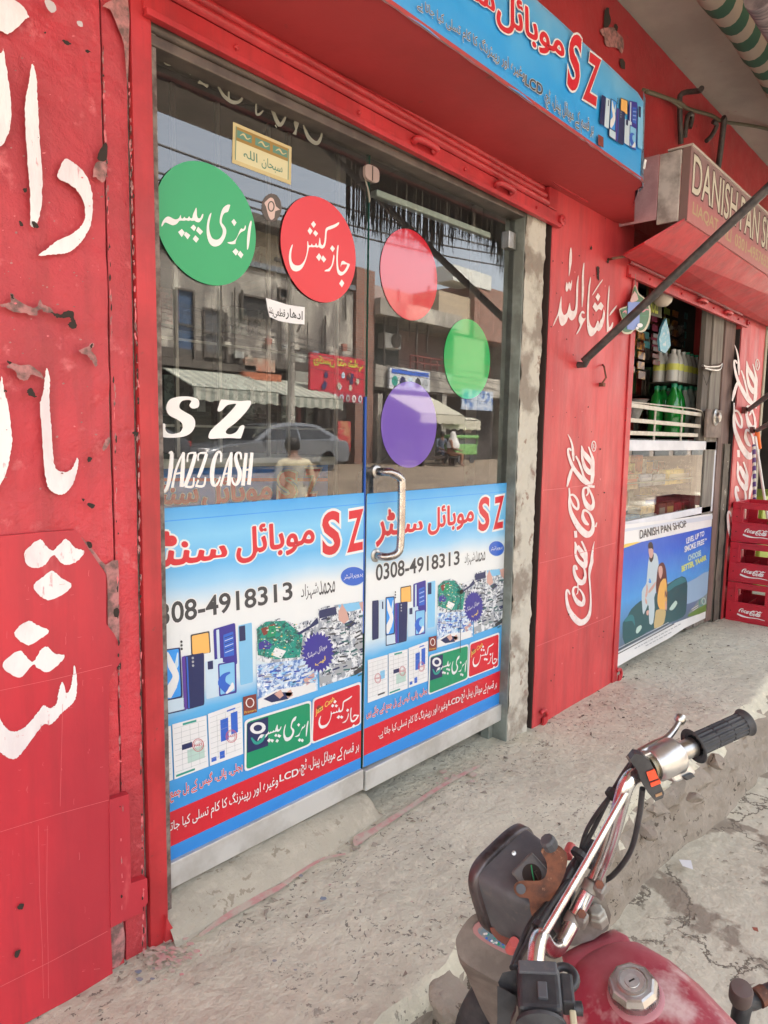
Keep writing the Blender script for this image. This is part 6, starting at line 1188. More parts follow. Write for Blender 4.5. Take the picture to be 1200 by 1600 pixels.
# ================================================================== people
def person(name, lab, loc, yaw, J, hair=(.02, .015, .012), skin=(.22, .11, .07), cloth=(.6, .55, .42), legs=None, veil=None, skirt=True):
    """J: joints in metres, x right of the figure, y forwards, z up"""
    t = thing(name, lab, 'person', loc); M3 = Matrix.Rotation(yaw, 3, 'Z'); W = lambda p: Vector(loc)+M3 @ Vector(p)
    sk = mat('skin %.2f' % skin[0], skin, .55)
    order = ['pel', 'bel', 'che', 'nek', 'hdl', 'hdm', 'hdt']; V = [J[k] for k in order]; rad = [(.13, .10), (.12, .095), (.15, .10), (.052, .055), (.068, .080), (.078, .098), (.05, .06)]
    E = [(0, 1), (1, 2), (2, 3), (3, 4), (4, 5), (5, 6)]
    def chain(root, ks, rs):
        prev = root
        for k, r_ in zip(ks, rs): V.append(J[k]); rad.append(r_ if isinstance(r_, tuple) else (r_, r_)); E.append((prev, len(V)-1)); prev = len(V)-1
        return prev
    for s_ in 'lr':
        h = chain(2, ['sh'+s_, 'el'+s_, 'wr'+s_, 'ha'+s_], [.062, .045, .030, (.036, .018)])
        d = Vector(J['ha'+s_])-Vector(J['wr'+s_]); d = d.normalized(); sd_ = d.orthogonal().normalized()
        for q in range(4):       # fingers
            tip = Vector(J['ha'+s_])+sd_*(q-1.5)*.02+d*(.07+.012*(1 if q in (1, 2) else 0)); J['f'] = tuple(Vector(J['ha'+s_])+sd_*(q-1.5)*.018+d*.03); J['g'] = tuple(tip); chain(h, ['f', 'g'], [.009, .007])
        J['f'] = tuple(Vector(J['wr'+s_])+sd_*.03+d*.045); chain(h, ['f'], [.010])
        chain(0, ['hi'+s_, 'kn'+s_, 'an'+s_, 'to'+s_], [.085, .058, .040, (.042, .025)])
    me = bpy.data.meshes.new('body'); me.from_pydata([tuple(Vector(v)) for v in V], E, []); o = bpy.data.objects.new('body', me); COL.objects.link(o)
    m = o.modifiers.new('s', 'SKIN'); m.use_smooth_shade = True
    for i, sv in enumerate(me.skin_vertices[0].data): sv.radius = rad[i]; sv.use_root = (i == 0)
    s2 = o.modifiers.new('u', 'SUBSURF'); s2.levels = s2.render_levels = 1
    dg = bpy.context.evaluated_depsgraph_get(); dg.update(); me2 = bpy.data.meshes.new_from_object(o.evaluated_get(dg)); bpy.data.objects.remove(o)
    hz_ = J['nek'][2]; 
    me2.materials.clear(); me2.materials.append(sk); me2.materials.append(mat('cloth %.2f %.2f %.2f' % cloth, cloth, .85, tuple(v*.8 for v in cloth), 20)); me2.materials.append(mat('cloth %.2f %.2f %.2f' % (legs or cloth), legs or cloth, .85))
    for f in me2.polygons:
        c = f.center; w_ = min(((Vector(J[k])-c).length, k) for k in ('wrl', 'wrr', 'hal', 'har', 'hdm', 'hdl', 'hdt', 'tol', 'tor', 'che', 'bel', 'pel', 'ell', 'elr', 'knl', 'knr', 'nek', 'shl', 'shr'))[1]
        f.material_index = 0 if w_ in ('wrl', 'wrr', 'hal', 'har', 'hdm', 'hdl', 'hdt', 'tol', 'tor', 'nek') else 2 if w_ in ('knl', 'knr') else 1
    me2.transform(M3.to_4x4()); me2.shade_smooth(); ob = bpy.data.objects.new('body', me2); COL.objects.link(ob); ob.parent = t
    hc = Vector(J['hdm']); b = MB(); b.lathe([(0, .115), (.05, .108), (.085, .07), (.098, .02), (.096, -.03), (.07, -.06)], W(hc+Vector((0, -.012, .0))), (0, 0, 1), 20); hm = mat('hair black', hair, .6)
    b.build('hair', hm, t, smooth=60)
    b = MB(); b.lathe([(.0, .035), (.008, .02), (.014, 0), (.0, -.006)], W(hc+Vector((0, .095, -.02))), M3 @ Vector((0, .4, 1)), 8)
    for s_ in (-1, 1): b.lathe([(0, -.02), (.012, -.01), (.014, .008), (0, .02)], W(hc+Vector((s_*.082, 0, -.01))), (0, 0, 1), 8)
    b.build('nose_and_ears', sk, t, smooth=60)
    b = MB()
    for s_ in (-1, 1): b.lathe([(0, 0), (.010, .002), (0, .006)], W(hc+Vector((s_*.032, .083, .012))), M3 @ Vector((0, 1, 0)), 8)
    b.obox(W(hc+Vector((0, .088, -.045))), M3 @ Vector((.022, 0, 0)), M3 @ Vector((0, .003, 0)), (0, 0, .004)); b.build('eyes_and_mouth', hm, t)
    if skirt:                    # long shirt tails
        b = MB(); pr_ = []
        pl_, c0_, c1_ = Vector(J['bel']), Vector(J['pel']), (Vector(J['knl'])+Vector(J['knr']))/2
        n = 22; rings = []
        for k in range(8):
            u = k/7; c = pl_.lerp(c0_, min(1, u*2.2)) if u < .45 else c0_.lerp(c1_, (u-.45)/.55*.85); r_ = (.135+.05*u)
            rings.append([W(c+Vector((r_*1.15*math.cos(6.283*j/n), (r_*.85)*math.sin(6.283*j/n), .01*math.sin(j*2.1)))) for j in range(n)])
        b.add([v for r_ in rings for v in r_], [(i*n+j, i*n+(j+1) % n, (i+1)*n+(j+1) % n, (i+1)*n+j) for i in range(7) for j in range(n)]); b.build('shirt_tails', me2.materials[1], t, smooth=70, recalc=False)
    if veil:
        b = MB(); b.lathe([(0, .125), (.06, .118), (.10, .07), (.115, 0), (.125, -.08), (.19, -.20), (.23, -.34), (.24, -.46)], W(hc+Vector((0, -.03, 0))), (0, 0, 1), 22); b.build('head_scarf', veil, t, smooth=60)
    return t
def stand(walk=.12):
    return dict(pel=(0, 0, .93), bel=(0, .01, 1.10), che=(0, 0, 1.32), nek=(0, .02, 1.47), hdl=(0, .05, 1.54), hdm=(0, .07, 1.60), hdt=(0, .07, 1.67), shl=(-.19, 0, 1.40), shr=(.19, 0, 1.40), ell=(-.24, -.03, 1.13), elr=(.24, .02, 1.13), wrl=(-.23, .10, .90), wrr=(.25, .08, .89), hal=(-.22, .13, .83), har=(.25, .11, .82),
                hil=(-.10, 0, .88), hir=(.10, 0, .88), knl=(-.11, walk, .49), knr=(.11, -walk*.3, .49), anl=(-.11, walk, .09), anr=(.11, -walk*1.3, .11), tol=(-.12, walk+.15, .03), tor=(.12, -walk*1.3+.14, .04))
def sit(h=.45):
    return dict(pel=(0, 0, h+.08), bel=(0, .03, h+.26), che=(0, .05, h+.47), nek=(0, .09, h+.61), hdl=(0, .12, h+.68), hdm=(0, .14, h+.74), hdt=(0, .14, h+.81), shl=(-.19, .05, h+.55), shr=(.19, .05, h+.55), ell=(-.23, .12, h+.28), elr=(.23, .12, h+.28), wrl=(-.15, .33, h+.20), wrr=(.15, .33, h+.20), hal=(-.11, .40, h+.18), har=(.11, .40, h+.18),
                hil=(-.10, .05, h+.06), hir=(.10, .05, h+.06), knl=(-.15, .45, h+.06), knr=(.15, .45, h+.06), anl=(-.15, .42, .09), anr=(.15, .42, .09), tol=(-.16, .56, .03), tor=(.16, .56, .03))
def ground(x, y): return road_z(x, y)
# person in cream seen in the glass: stands in the street behind the viewpoint
pp_ = MR(460, 700, 6.6); person('person', 'person in a cream long shirt with head bowed, reflected in the left glass door', (pp_.x, pp_.y, pp_.z-1.57+.0), R(195), stand(), cloth=(.62, .54, .36), legs=(.50, .42, .32))
pi_ = OY(612, 710, 2.35); person('person', 'person in a blue grey shirt sitting inside the phone shop behind the door handle', (pi_.x-.05, 2.35, .02), R(180), sit(.46), cloth=(.16, .20, .30))
st_ = thing('stool', 'low wooden stool under the person inside the phone shop', 'stool', (pi_.x-.05, 2.37, .02)); MB().lathe([(.15, .40), (.15, .43)], (pi_.x-.05, 2.37, .02), (0, 0, 1), 20).build('seat', M_wood, st_)
for q in range(3): a_ = q*2.09; MB().tube([(pi_.x-.05+.1*math.cos(a_), 2.37+.1*math.sin(a_), .42), (pi_.x-.05+.15*math.cos(a_), 2.37+.15*math.sin(a_), .02)], .012, 8).build('leg', M_wood, st_)
# ================================================================== the far side of the street (seen mirrored in the doors)
YA = 3-18.0
def span(px0, py0, px1, py1, ym): 
    a, c = MR(px0, (py0+py1)/2, ym), MR(px1, (py0+py1)/2, ym); return min(a.x, c.x), max(a.x, c.x), MR((px0+px1)/2, py1, ym).z, MR((px0+px1)/2, py0, ym).z
def rb(name, px0, py0, px1, py1, ym, m, parent, dep=.2, bevel=0, z0=None):
    x0, x1, za, zb = span(px0, py0, px1, py1, ym); y = 2*G-ym
    return MB().box(x0, x1, y-dep, y, za if z0 is None else z0, zb).build(name, m, parent, bevel=bevel)
M_ca = mat('weathered cement wall', (.34, .31, .26), .9, (.17, .15, .13), .9, (.42, .62), bump=.02, bscale=4, col3=(.46, .42, .35), s3=1.6, t3=(.52, .6), aniso=(1, 1, .35), streak=None); M_shop = mat('dark shop interior', (.05, .04, .035), .9); M_tan = mat('tan boarding', (.42, .33, .22), .8, (.34, .27, .19), 1, aniso=(.3, .3, 4)); M_eave = mat('dark eave', (.10, .085, .07), .9)
def brickm(name):
    m = bpy.data.materials.new(name); m.use_nodes = True; n = m.node_tree.nodes; L = m.node_tree.links; b = n['Principled BSDF']; b.inputs['Roughness'].default_value = .9
    g = n.new('ShaderNodeNewGeometry'); mp = n.new('ShaderNodeVectorRotate'); mp.rotation_type = 'X_AXIS'; mp.inputs['Angle'].default_value = R(90); L.new(g.outputs['Position'], mp.inputs['Vector'])
    t = n.new('ShaderNodeTexBrick'); t.inputs['Scale'].default_value = 1; t.inputs['Brick Width'].default_value = .24; t.inputs['Row Height'].default_value = .085; t.inputs['Mortar Size'].default_value = .012
    t.inputs['Color1'].default_value = (.26, .10, .06, 1); t.inputs['Color2'].default_value = (.17, .075, .05, 1); t.inputs['Mortar'].default_value = (.24, .20, .17, 1); L.new(mp.outputs[0], t.inputs[0]); L.new(t.outputs[0], b.inputs['Base Color']); return m
M_brick = brickm('old brick')
bA = thing('cement_building', 'weathered cement building across the street with two striped awnings', 'building', (14, YA-3, 0)); zr = ground(14, YA)
xa0, xa1 = MR(236, 560, 18).x-2, MR(549, 560, 18).x; zA = MR(470, 436, 18).z
MB().box(xa0, xa1, YA-6, YA, 3.6, zA).build('wall', M_ca, bA); MB().box(xa0, xa1, YA-6, YA-.8, zr-.2, 3.6).build('shop_front', M_shop, bA)
MB().box(xa0-.1, xa1+.0, YA-6, YA+.12, zA, zA+.16).build('parapet', mat('slate parapet', (.16, .17, .18), .8), bA)
zU = MR(440, 372, 19.5).z; MB().box(xa0, MR(500, 420, 19.5).x, YA-6, YA-1.5, zA, zU).build('upper_wall', M_tan, bA); MB().box(xa0, MR(512, 420, 19.5).x, YA-6, YA-.7, zU, zU+.25).build('eave', M_eave, bA)
for q in ((277, 455, 301, 560, 'blue'), (320, 486, 346, 556, 'grey'), (377, 466, 424, 497, 'dark'), (437, 453, 447, 465, 'dark'), (460, 548, 511, 600, 'pale')):
    m = {'blue': mat('blue curtain glass', (.05, .09, .16), .4), 'grey': mat('dim window', (.10, .10, .10), .4), 'dark': mat('dark window', (.02, .018, .016), .5), 'pale': mat('pale shutter', (.36, .36, .31), .7)}[q[4]]
    w_ = rb('window', *q[:4], 17.94, m, bA, .05); x0, x1, za, zb = span(*q[:4], 17.9); b = MB()
    y = 3-17.9; b.box(x0-.06, x0, y-.06, y, za-.06, zb+.06); b.box(x1, x1+.06, y-.06, y, za-.06, zb+.06); b.box(x0, x1, y-.06, y, zb, zb+.06); b.box(x0, x1, y-.06, y, za-.06, za)
    if q[4] in ('blue', 'grey'): b.box(x0, x1, y-.05, y-.01, (za+zb)/2-.03, (za+zb)/2+.03)
    b.build('frame', M_eave, w_)
rb('signboard', 240, 564, 400, 576, 17.7, M_eave, bA, .25); rb('fascia', 380, 583, 440, 594, 17.6, mat('dull orange fascia', (.42, .13, .06), .7), bA, .2); rb('fascia', 383, 560, 430, 580, 17.7, mat('orange hoarding', (.44, .16, .09), .7, (.40, .34, .26), 2), bA, .1)
MB().box(xa0, xa1, YA-.5, YA+.02, 3.35, 3.62).build('fascia', M_eave, bA)
for i, (a, c_) in enumerate(((252, 283), (300, 330), (352, 396), (440, 470), (478, 510))): rb('shutter', a, 634, c_, 690, 18.6, mat('ribbed grey green shutter', (.26, .28, .24), .6, (.20, .22, .19), 1, aniso=(.1, .1, 30)), bA, .1, z0=zr)
for px in (243, 292, 345, 405, 433, 520): rb('column', px, 600, px+4, 690, 17.9, mat('shop post', (.16, .13, .11), .7), bA, .15, z0=zr)
rb('column', 466, 620, 470, 700, 17.6, mat('red post', (.30, .06, .05), .6), bA, .12, z0=zr)
M_aw = bpy.data.materials.new('striped awning canvas'); M_aw.use_nodes = True; stripes(M_aw, (1, 0, 0), .30, (.46, .45, .37), (.26, .28, .23)); M_awc = mat('cream awning canvas', (.44, .41, .32), .85)
def awning(lab, x0, x1, z1, z0, yb, out, m, val=.35):
    t = thing('awning', lab, 'awning', ((x0+x1)/2, yb, z1)); b = MB(); b.add([(x0, yb, z1), (x1, yb, z1), (x1+.0, yb+out, z0), (x0, yb+out, z0), (x0, yb, z1-.03), (x1, yb, z1-.03), (x1, yb+out, z0-.03), (x0, yb+out, z0-.03)], [(0, 1, 2, 3), (4, 5, 6, 7), (0, 1, 5, 4), (1, 2, 6, 5), (3, 0, 4, 7)]); b.build('canvas', m, t)
    b = MB(); n = int((x1-x0)/.08); pts = [(x0+(x1-x0)*i/n, z0-val+.06*abs(math.sin(math.pi*(x0+(x1-x0)*i/n)/.45))) for i in range(n+1)]
    b.prism([(x0, yb+out, z0-.03)]+[(x, yb+out, z) for x, z in pts]+[(x1, yb+out, z0-.03)], (0, .02, 0)); b.build('valance', m, t)
    for x in (x0+.05, x1-.05): MB().tube([(x, yb, z0-.5), (x, yb+out, z0-.02)], .025, 8).build('arm', M_eave, t)
def awpx(lab, top, bot, ym, out, m, val):
    # top/bot: (pxL, pxR, py)
    a, c = MR(top[0], top[2], ym), MR(top[1], top[2]+(top[1]-top[0])*.1, ym); d = MR((bot[0]+bot[1])/2, bot[2], ym-out)
    awning(lab, a.x, c.x, MR((top[0]+top[1])/2, top[2]+6, ym).z, d.z, 3-ym, out, m, val)
awpx('left striped awning across the street, reflected above the white letters', (250, 381, 573), (268, 400, 606), 17.9, 1.6, M_aw, .40)
awpx('right striped awning across the street, next to the red food sign', (388, 482, 588), (400, 500, 618), 17.9, 1.6, M_aw, .36)
# red food sign
t = thing('food_sign', 'red shop sign with yellow Urdu lettering across the street', 'sign', MR(525, 600, 17.0)); x0, x1, za, zb = span(483, 556, 568, 612, 17.0); ys = 3-17.0
MB().box(x0, x1, ys-.1, ys, za, zb).build('board', mat('sign red', (.50, .02, .04), .5), t); x0b, x1b, zc, zd = span(496, 608, 568, 627, 16.98)
MB().box(x0b, x1b, ys-.1, ys+.02, zc-.02, za-.0).build('lower_board', mat('sign maroon', (.40, .02, .05), .5), t)
p = Print(lambda u, v: Vector((x1-u*(x1-x0), ys+.01, za+v*(zb-za))), (0, 1, 0), .004)
p.text(ur('ریکسن تکہ شاپ'), [(.04, .62), (.95, .62), (.95, .95), (.04, .95)], mat('sign yellow', (.60, .60, .06), .5), .03)
rr = random.Random(4)
for i in range(12): p.disc(rr.uniform(.08, .92), rr.uniform(.1, .5), .035, .09, rr.choice([P['pale'], P['green'], P['navy'], M_awc, P['brown']]), 10); p.L += 1
p.L = 8
for i in range(7): p.disc(.10+i*.12, -.17, .038, .11, (P['pale'], M_sticker, P['lgrey'])[i % 3], 12); p.layer(); p.disc(.10+i*.12, -.17, .018, .06, P['brown'], 10)
p.build('sign_print', t)
rb('shop_front', 496, 628, 568, 730, 18.3, M_shop, bA, .2, z0=zr)
t = thing('red_poster', 'tall red poster standing behind the grey car', 'poster', MR(538, 680, 16.8)); rb('panel', 528, 658, 548, 705, 16.8, mat('poster red', (.42, .04, .04), .6, (.45, .2, .1), 3, (.5, .6)), t, .05)
# brick building with balcony
YBb = 3-18.0; bB = thing('balcony_building', 'brick and plaster building with a balcony across the street', 'building', (22, YBb-3, 0)); x0, x1 = MR(551, 560, 18).x, MR(800, 560, 18).x
zt1 = MR(650, 500, 18).z
MB().box(x0, MR(580, 500, 18).x, YBb-6, YBb+.1, zr, MR(563, 420, 18).z).build('brick_pier', M_brick, bB)
xs_ = MR(580, 500, 18).x
MB().box(xs_, x1, YBb-6, YBb-1.6, zr, MR(650, 462, 19.6).z).build('wall', mat('dusty pink plaster', (.40, .27, .24), .9, (.36, .32, .28), .4), bB)
a = MR(650, 478, 17.6).z; c_ = MR(650, 502, 17.6).z; MB().box(xs_, MR(720, 500, 17.6).x, YBb-1.6, YBb+.4, c_, a).build('roof_slab', M_ca, bB)
MB().box(MR(690, 470, 18).x, x1, YBb-4, YBb-.2, MR(720, 520, 18).z, MR(700, 455, 18).z).build('upper_wall', M_tan, bB)
MB().box(MR(740, 470, 18).x, x1, YBb-4, YBb, MR(750, 530, 18).z, MR(740, 443, 18).z).build('brick_wall', M_brick, bB); rb('water_tank_screen', 708, 422, 768, 446, 17.9, mat('pale screen', (.55, .55, .50), .7), bB, 1)
a = MR(650, 577, 17.8).z; c_ = MR(650, 610, 17.8).z; MB().box(xs_, x1, YBb-1.6, YBb+.2, c_, a).build('balcony_front', M_ca, bB)
MB().box(xs_, MR(639, 540, 18.6).x, YBb-1.6, YBb-1.2, c_, MR(610, 500, 18.6).z).build('side_wall', mat('dark green grey recess', (.09, .10, .09), .9), bB)
rb('door', 658, 533, 681, 580, 19.55, mat('dark red door', (.20, .03, .025), .6), bB, .05); rb('window', 690, 540, 712, 572, 19.55, mat('pale curtain', (.40, .30, .27), .7), bB, .05)
rb('panel', 708, 528, 756, 610, 17.7, mat('yellow green board', (.24, .25, .14), .8), bB, .1)
b = MB(); za = MR(680, 560, 17.75).z
for k in range(14): b.box(MR(640, 570, 17.75).x+k*.42, MR(640, 570, 17.75).x+k*.42+.04, YBb+.19, YBb+.23, a, za)
b.box(MR(640, 570, 17.75).x, MR(640, 570, 17.75).x+5.5, YBb+.19, YBb+.24, za-.04, za); b.box(MR(640, 570, 17.75).x, MR(640, 570, 17.75).x+5.5, YBb+.19, YBb+.24, (za+a)/2-.02, (za+a)/2+.02); b.build('railing', mat('red rail', (.22, .05, .04), .6), bB)
MB().box(xs_, x1, YBb-1.5, YBb-1.0, zr, c_).build('shop_front', M_shop, bB)
for px in (590, 690): rb('column', px, 615, px+7, 715, 17.8, M_ca, bB, .3, z0=zr)
t = thing('air_conditioner', 'white air conditioner unit on the balcony wall across the street', 'air conditioner', MR(613, 532, 18)); rb('casing', 602, 521, 627, 545, 18.2, mat('ac casing', (.48, .46, .42), .6), t, .4, .03)
c_ = MR(619, 533, 18.18); MB().lathe([(0, 0), (.27, 0), (.27, .03), (0, .03)], c_, (0, 1, 0), 24).build('fan_grille', M_eave, t)
t = thing('shop_sign', 'white and blue picture sign under the balcony', 'sign', MR(638, 592, 17.6)); x0_, x1_, za, zb = span(607, 577, 670, 610, 17.6); MB().box(x0_, x1_, 3-17.6-.1, 3-17.6, za, zb).build('board', mat('sign white', (.55, .56, .58), .5), t)
p = Print(lambda u, v: Vector((x1_-u*(x1_-x0_), 3-17.6+.01, za+v*(zb-za))), (0, 1, 0), .004); p.rect(.04, .72, .96, .92, P['bblue']); 
for k in range(5): p.disc(.12+k*.19, .38, .07, .24, (P['lgrey'], P['grey'], P['pale'], P['navy'], P['teal'])[k], 14)
p.build('sign_print', t)
awpx('plain cream awning across the street, behind the purple round film', (603, 672, 612), (620, 684, 645), 17.4, 1.6, M_awc, .38)
a = MR(684, 654, 16.2); c_ = MR(742, 660, 16.2); awning('narrow scalloped cream awning strip beside the plain awning', a.x, c_.x, MR(710, 651, 16.2).z, MR(710, 655, 16.0).z, 3-16.4, .4, M_awc, .42)
t = thing('shop_sign', 'white and blue hanging sign at the right edge of the glass', 'sign', MR(742, 625, 16.5)); rb('board', 722, 610, 770, 641, 16.5, mat('hanging sign print', (.50, .55, .62), .5, (.06, .16, .40), 3, (.5, .58)), t, .06)
t = thing('notice', 'small red and white notice hanging below the hanging sign', 'notice', MR(731, 665, 16.2)); rb('board', 725, 655, 737, 676, 16.2, mat('notice print', (.60, .22, .18), .5, (.6, .5, .45), 6, (.48, .55)), t, .03)
# green food cart
t = thing('food_cart', 'green food cart with glass sides standing in the street', 'cart', MR(728, 712, 15.5)); x0_, x1_, za, zb = span(711, 680, 744, 712, 15.5); yc = 3-15.5; gz = ground(x0_, yc); M_cg = mat('cart green', (.16, .34, .10), .5)
MB().box(x0_, x1_, yc-.9, yc, gz+.35, gz+.75).build('body', M_cg, t, bevel=.03); MB().box(x0_-.05, x1_+.05, yc-.95, yc+.05, zb-.12, zb).build('roof', M_cg, t, bevel=.03); MB().box(x0_+.1, x1_-.1, yc-.8, yc-.1, gz+.75, zb-.12).build('glass_case', mat('cart glass', (.20, .20, .20), .2), t)
for sx in (x0_+.3, x1_-.3):
    for yy in (yc-.8, yc-.05): MB().lathe([(.0, 0), (.17, 0), (.17, .04), (0, .04)], (sx, yy, gz+.19), (0, 1, 0), 20).build('wheel', M_rubber, t)
for sx in (x0_+.04, x1_-.04): MB().tube([(sx, yc, gz+.7), (sx, yc, zb-.05)], .02, 8).build('post', M_cg, t)
pa = MR(688, 700, 15.8); person('person', 'person in dark clothes seated beside the veiled person across the street', (pa.x, pa.y, ground(pa.x, pa.y)), R(20), sit(.40), cloth=(.10, .12, .16))
pa = MR(703, 700, 15.2); person('person', 'person with a white head scarf seated near the green cart', (pa.x, pa.y, ground(pa.x, pa.y)), R(-30), sit(.40), cloth=(.30, .14, .08), veil=mat('white scarf', (.62, .60, .56), .8))
bn_ = thing('bench', 'low dark bench under the two seated people across the street', 'bench', (pa.x, pa.y, ground(pa.x, pa.y))); MB().box(pa.x-1.6, pa.x+.5, pa.y-.35, pa.y+.0, ground(pa.x, pa.y)+.30, ground(pa.x, pa.y)+.38).build('seat', M_wood, bn_)
for sx in (-1.4, .4): MB().box(pa.x+sx-.04, pa.x+sx+.04, pa.y-.3, pa.y-.05, ground(pa.x, pa.y)-.1, ground(pa.x, pa.y)+.30).build('leg', M_wood, bn_)
# cars
def car(lab, cx_, cy_, L_, m, flip=1):
    gz = ground(cx_, cy_)-.02; t = thing('parked_car', lab, 'car', (cx_, cy_, gz), None); W_ = 1.72
    prof = [(-.5, .30), (-.498, .52), (-.47, .66), (-.40, .76), (-.20, .86), (-.03, .90), (.20, .94), (.38, .93), (.47, .90), (.497, .78), (.50, .50), (.49, .30)]
    b = MB(); ys = [(-.5, .94, .0), (-.47, .985, .0), (-.40, 1, .0), (.40, 1, 0), (.47, .985, 0), (.5, .94, 0)]; n = len(prof); vs = []
    for y, k, _ in ys:
        for x, z in prof: vs.append((cx_+flip*x*L_*k, cy_+y*W_, gz+.30+(z-.30)*(k if z > .6 else 1)))
    b.add(vs, [(i*n+j, i*n+j+1, (i+1)*n+j+1, (i+1)*n+j) for i in range(5) for j in range(n-1)]+[tuple(range(n)), tuple(5*n+j for j in range(n))]); b.add([(cx_-L_*.47, cy_-.8, gz+.28), (cx_+L_*.47, cy_-.8, gz+.28), (cx_+L_*.47, cy_+.8, gz+.28), (cx_-L_*.47, cy_+.8, gz+.28)], [(0, 1, 2, 3)]); b.build('body', m, t, smooth=35)
    cab = [(-.20, .86), (-.06, 1.28), (.02, 1.36), (.14, 1.38), (.26, 1.33), (.40, 1.02), (.42, .90)]; b = MB(); n = len(cab); vs = []
    for s_ in (-1, 1):
        for x, z in cab: vs.append((cx_+flip*x*L_, cy_+s_*W_*(.47-.10*(z-.86)/.5), gz+z))
    b.add(vs, [(j, j+1, n+j+1, n+j) for j in range(n-1)]+[tuple(range(n)), tuple(n+j for j in range(n))]); b.build('cabin', m, t, smooth=30)
    mg = mat('car window glass', (.02, .022, .025), .08)
    for nm, q in (('side_window', [(-.14, .90), (-.05, 1.22), (.10, 1.30), (.11, .93)]), ('side_window', [(.125, .93), (.115, 1.30), (.24, 1.27), (.355, 1.0), (.33, .95)])):
        for s_ in (-1, 1): MB().prism([(cx_+flip*x*L_, cy_+s_*(W_*(.47-.10*(z-.86)/.5)+.006), gz+z) for x, z in q], (0, s_*.004, 0)).build(nm, mg, t)
    b = MB(); b.add([(cx_+flip*x*L_-flip*.01, cy_+y*W_, gz+z+.008) for x, z, y in ((-.19, .90, -.40), (-.19, .90, .40), (-.065, 1.28, .34), (-.065, 1.28, -.34))], [(0, 1, 2, 3)]); b.build('windscreen', mg, t, recalc=False)
    for x in (-.32, .31):
        for s_ in (-1, 1):
            o_ = (cx_+flip*x*L_, cy_+s_*(W_/2-.10), gz+.31); w_ = MB().lathe([(.18, -.1), (.29, -.1), (.31, -.07), (.31, .07), (.29, .1), (.18, .1)], o_, (0, s_, 0), 28).build('wheel', M_rubber, t, smooth=40); MB().lathe([(0, .06), (.10, .06), (.19, .10), (.20, .10), (0, .04)], o_, (0, s_, 0), 20).build('rim', M_steel, w_, smooth=30)
    for s_ in (-1, 1):
        MB().lathe([(0, -.1), (.05, -.08), (.07, 0), (.05, .08), (0, .1)], (cx_-flip*.13*L_, cy_+s_*(W_/2+.06), gz+.96), (0, 1, 0), 12).build('mirror', m, t, smooth=50)
        MB().obox((cx_-flip*.475*L_, cy_+s_*.62, gz+.62), (.06, 0, 0), (0, .18, 0), (0, 0, .06)).build('headlight', M_sticker, t, bevel=.02); MB().obox((cx_+flip*.485*L_, cy_+s_*.62, gz+.76), (.05, 0, 0), (0, .2, 0), (0, 0, .07)).build('tail_light', mat('tail light red', (.30, .01, .01), .3), t, bevel=.02)
        MB().obox((cx_+flip*.02*L_, cy_+s_*(W_/2+.004), gz+.78), (.08, 0, 0), (0, .008, 0), (0, 0, .015)).build('door_handle', M_chrome, t)
a, c_ = MR(318, 715, 14.6), MR(547, 725, 14.6); car('silver grey saloon car parked across the street behind the person in cream', (a.x+c_.x)/2, a.y-.8, c_.x-a.x, mat('silver car paint', (.15, .16, .175), .3, metal=.3, coat=.5))
car('dark car parked in front of the silver saloon across the street', (a.x+c_.x)/2-5.0, a.y-.9, 4.5, mat('dark car paint', (.05, .052, .06), .25, metal=.3, coat=.6))
# wires across the street
for k, (p0, p1, ym) in enumerate((((240, 195), (545, 305), 9), ((240, 240), (545, 330), 9), ((240, 252), (545, 345), 9.3), ((240, 452), (560, 540), 16), ((240, 462), (560, 550), 16))):
    a, c_ = MR(*p0, ym), MR(*p1, ym); d = (c_-a); pts = [a-d*1.5+d*(4*i/16)+Vector((0, 0, -.35*(1-((i-8)/8)**2)+.1)) for i in range(17)]; o = MB().tube(pts, .018 if k < 3 else .012, 6).build('overhead_wire', M_blackiron); tag(o, ('highest overhead wire crossing the reflected sky', 'second overhead wire crossing the reflected sky', 'third overhead wire close under the second one', 'upper thin wire before the cement building', 'lower thin wire before the cement building')[k], 'wire')
# plain neighbours so the street goes on on both sides
for k, (xa, xb, h, c_, lab) in enumerate(((-26, xa0-.4, 6.2, (.40, .35, .28), 'long plain beige row of shops across the street, left of the cement building'), (x1+.3, x1+30, 6.8, (.36, .31, .27), 'long plain brown row of shops across the street, right of the balcony building'))):
    t = thing('shop_row', lab, 'building', ((xa+xb)/2, YA-3, 0)); MB().box(xa, xb, YA-7, YA-.5, -.2, h).build('wall', mat('row plaster %d' % k, c_, .9, tuple(v*.7 for v in c_), .4), t)
    x = xa+.6
    while x < xb-3: MB().box(x, x+2.6, YA-.52, YA-.42, .1, 2.9).build('shutter', mat('row shutter', (.14, .15, .15), .6), t); MB().box(x+.4, x+2.2, YA-.52, YA-.44, 3.8, 5.2).build('window', mat('dim window', (.1, .1, .1), .4), t); x += 3.6

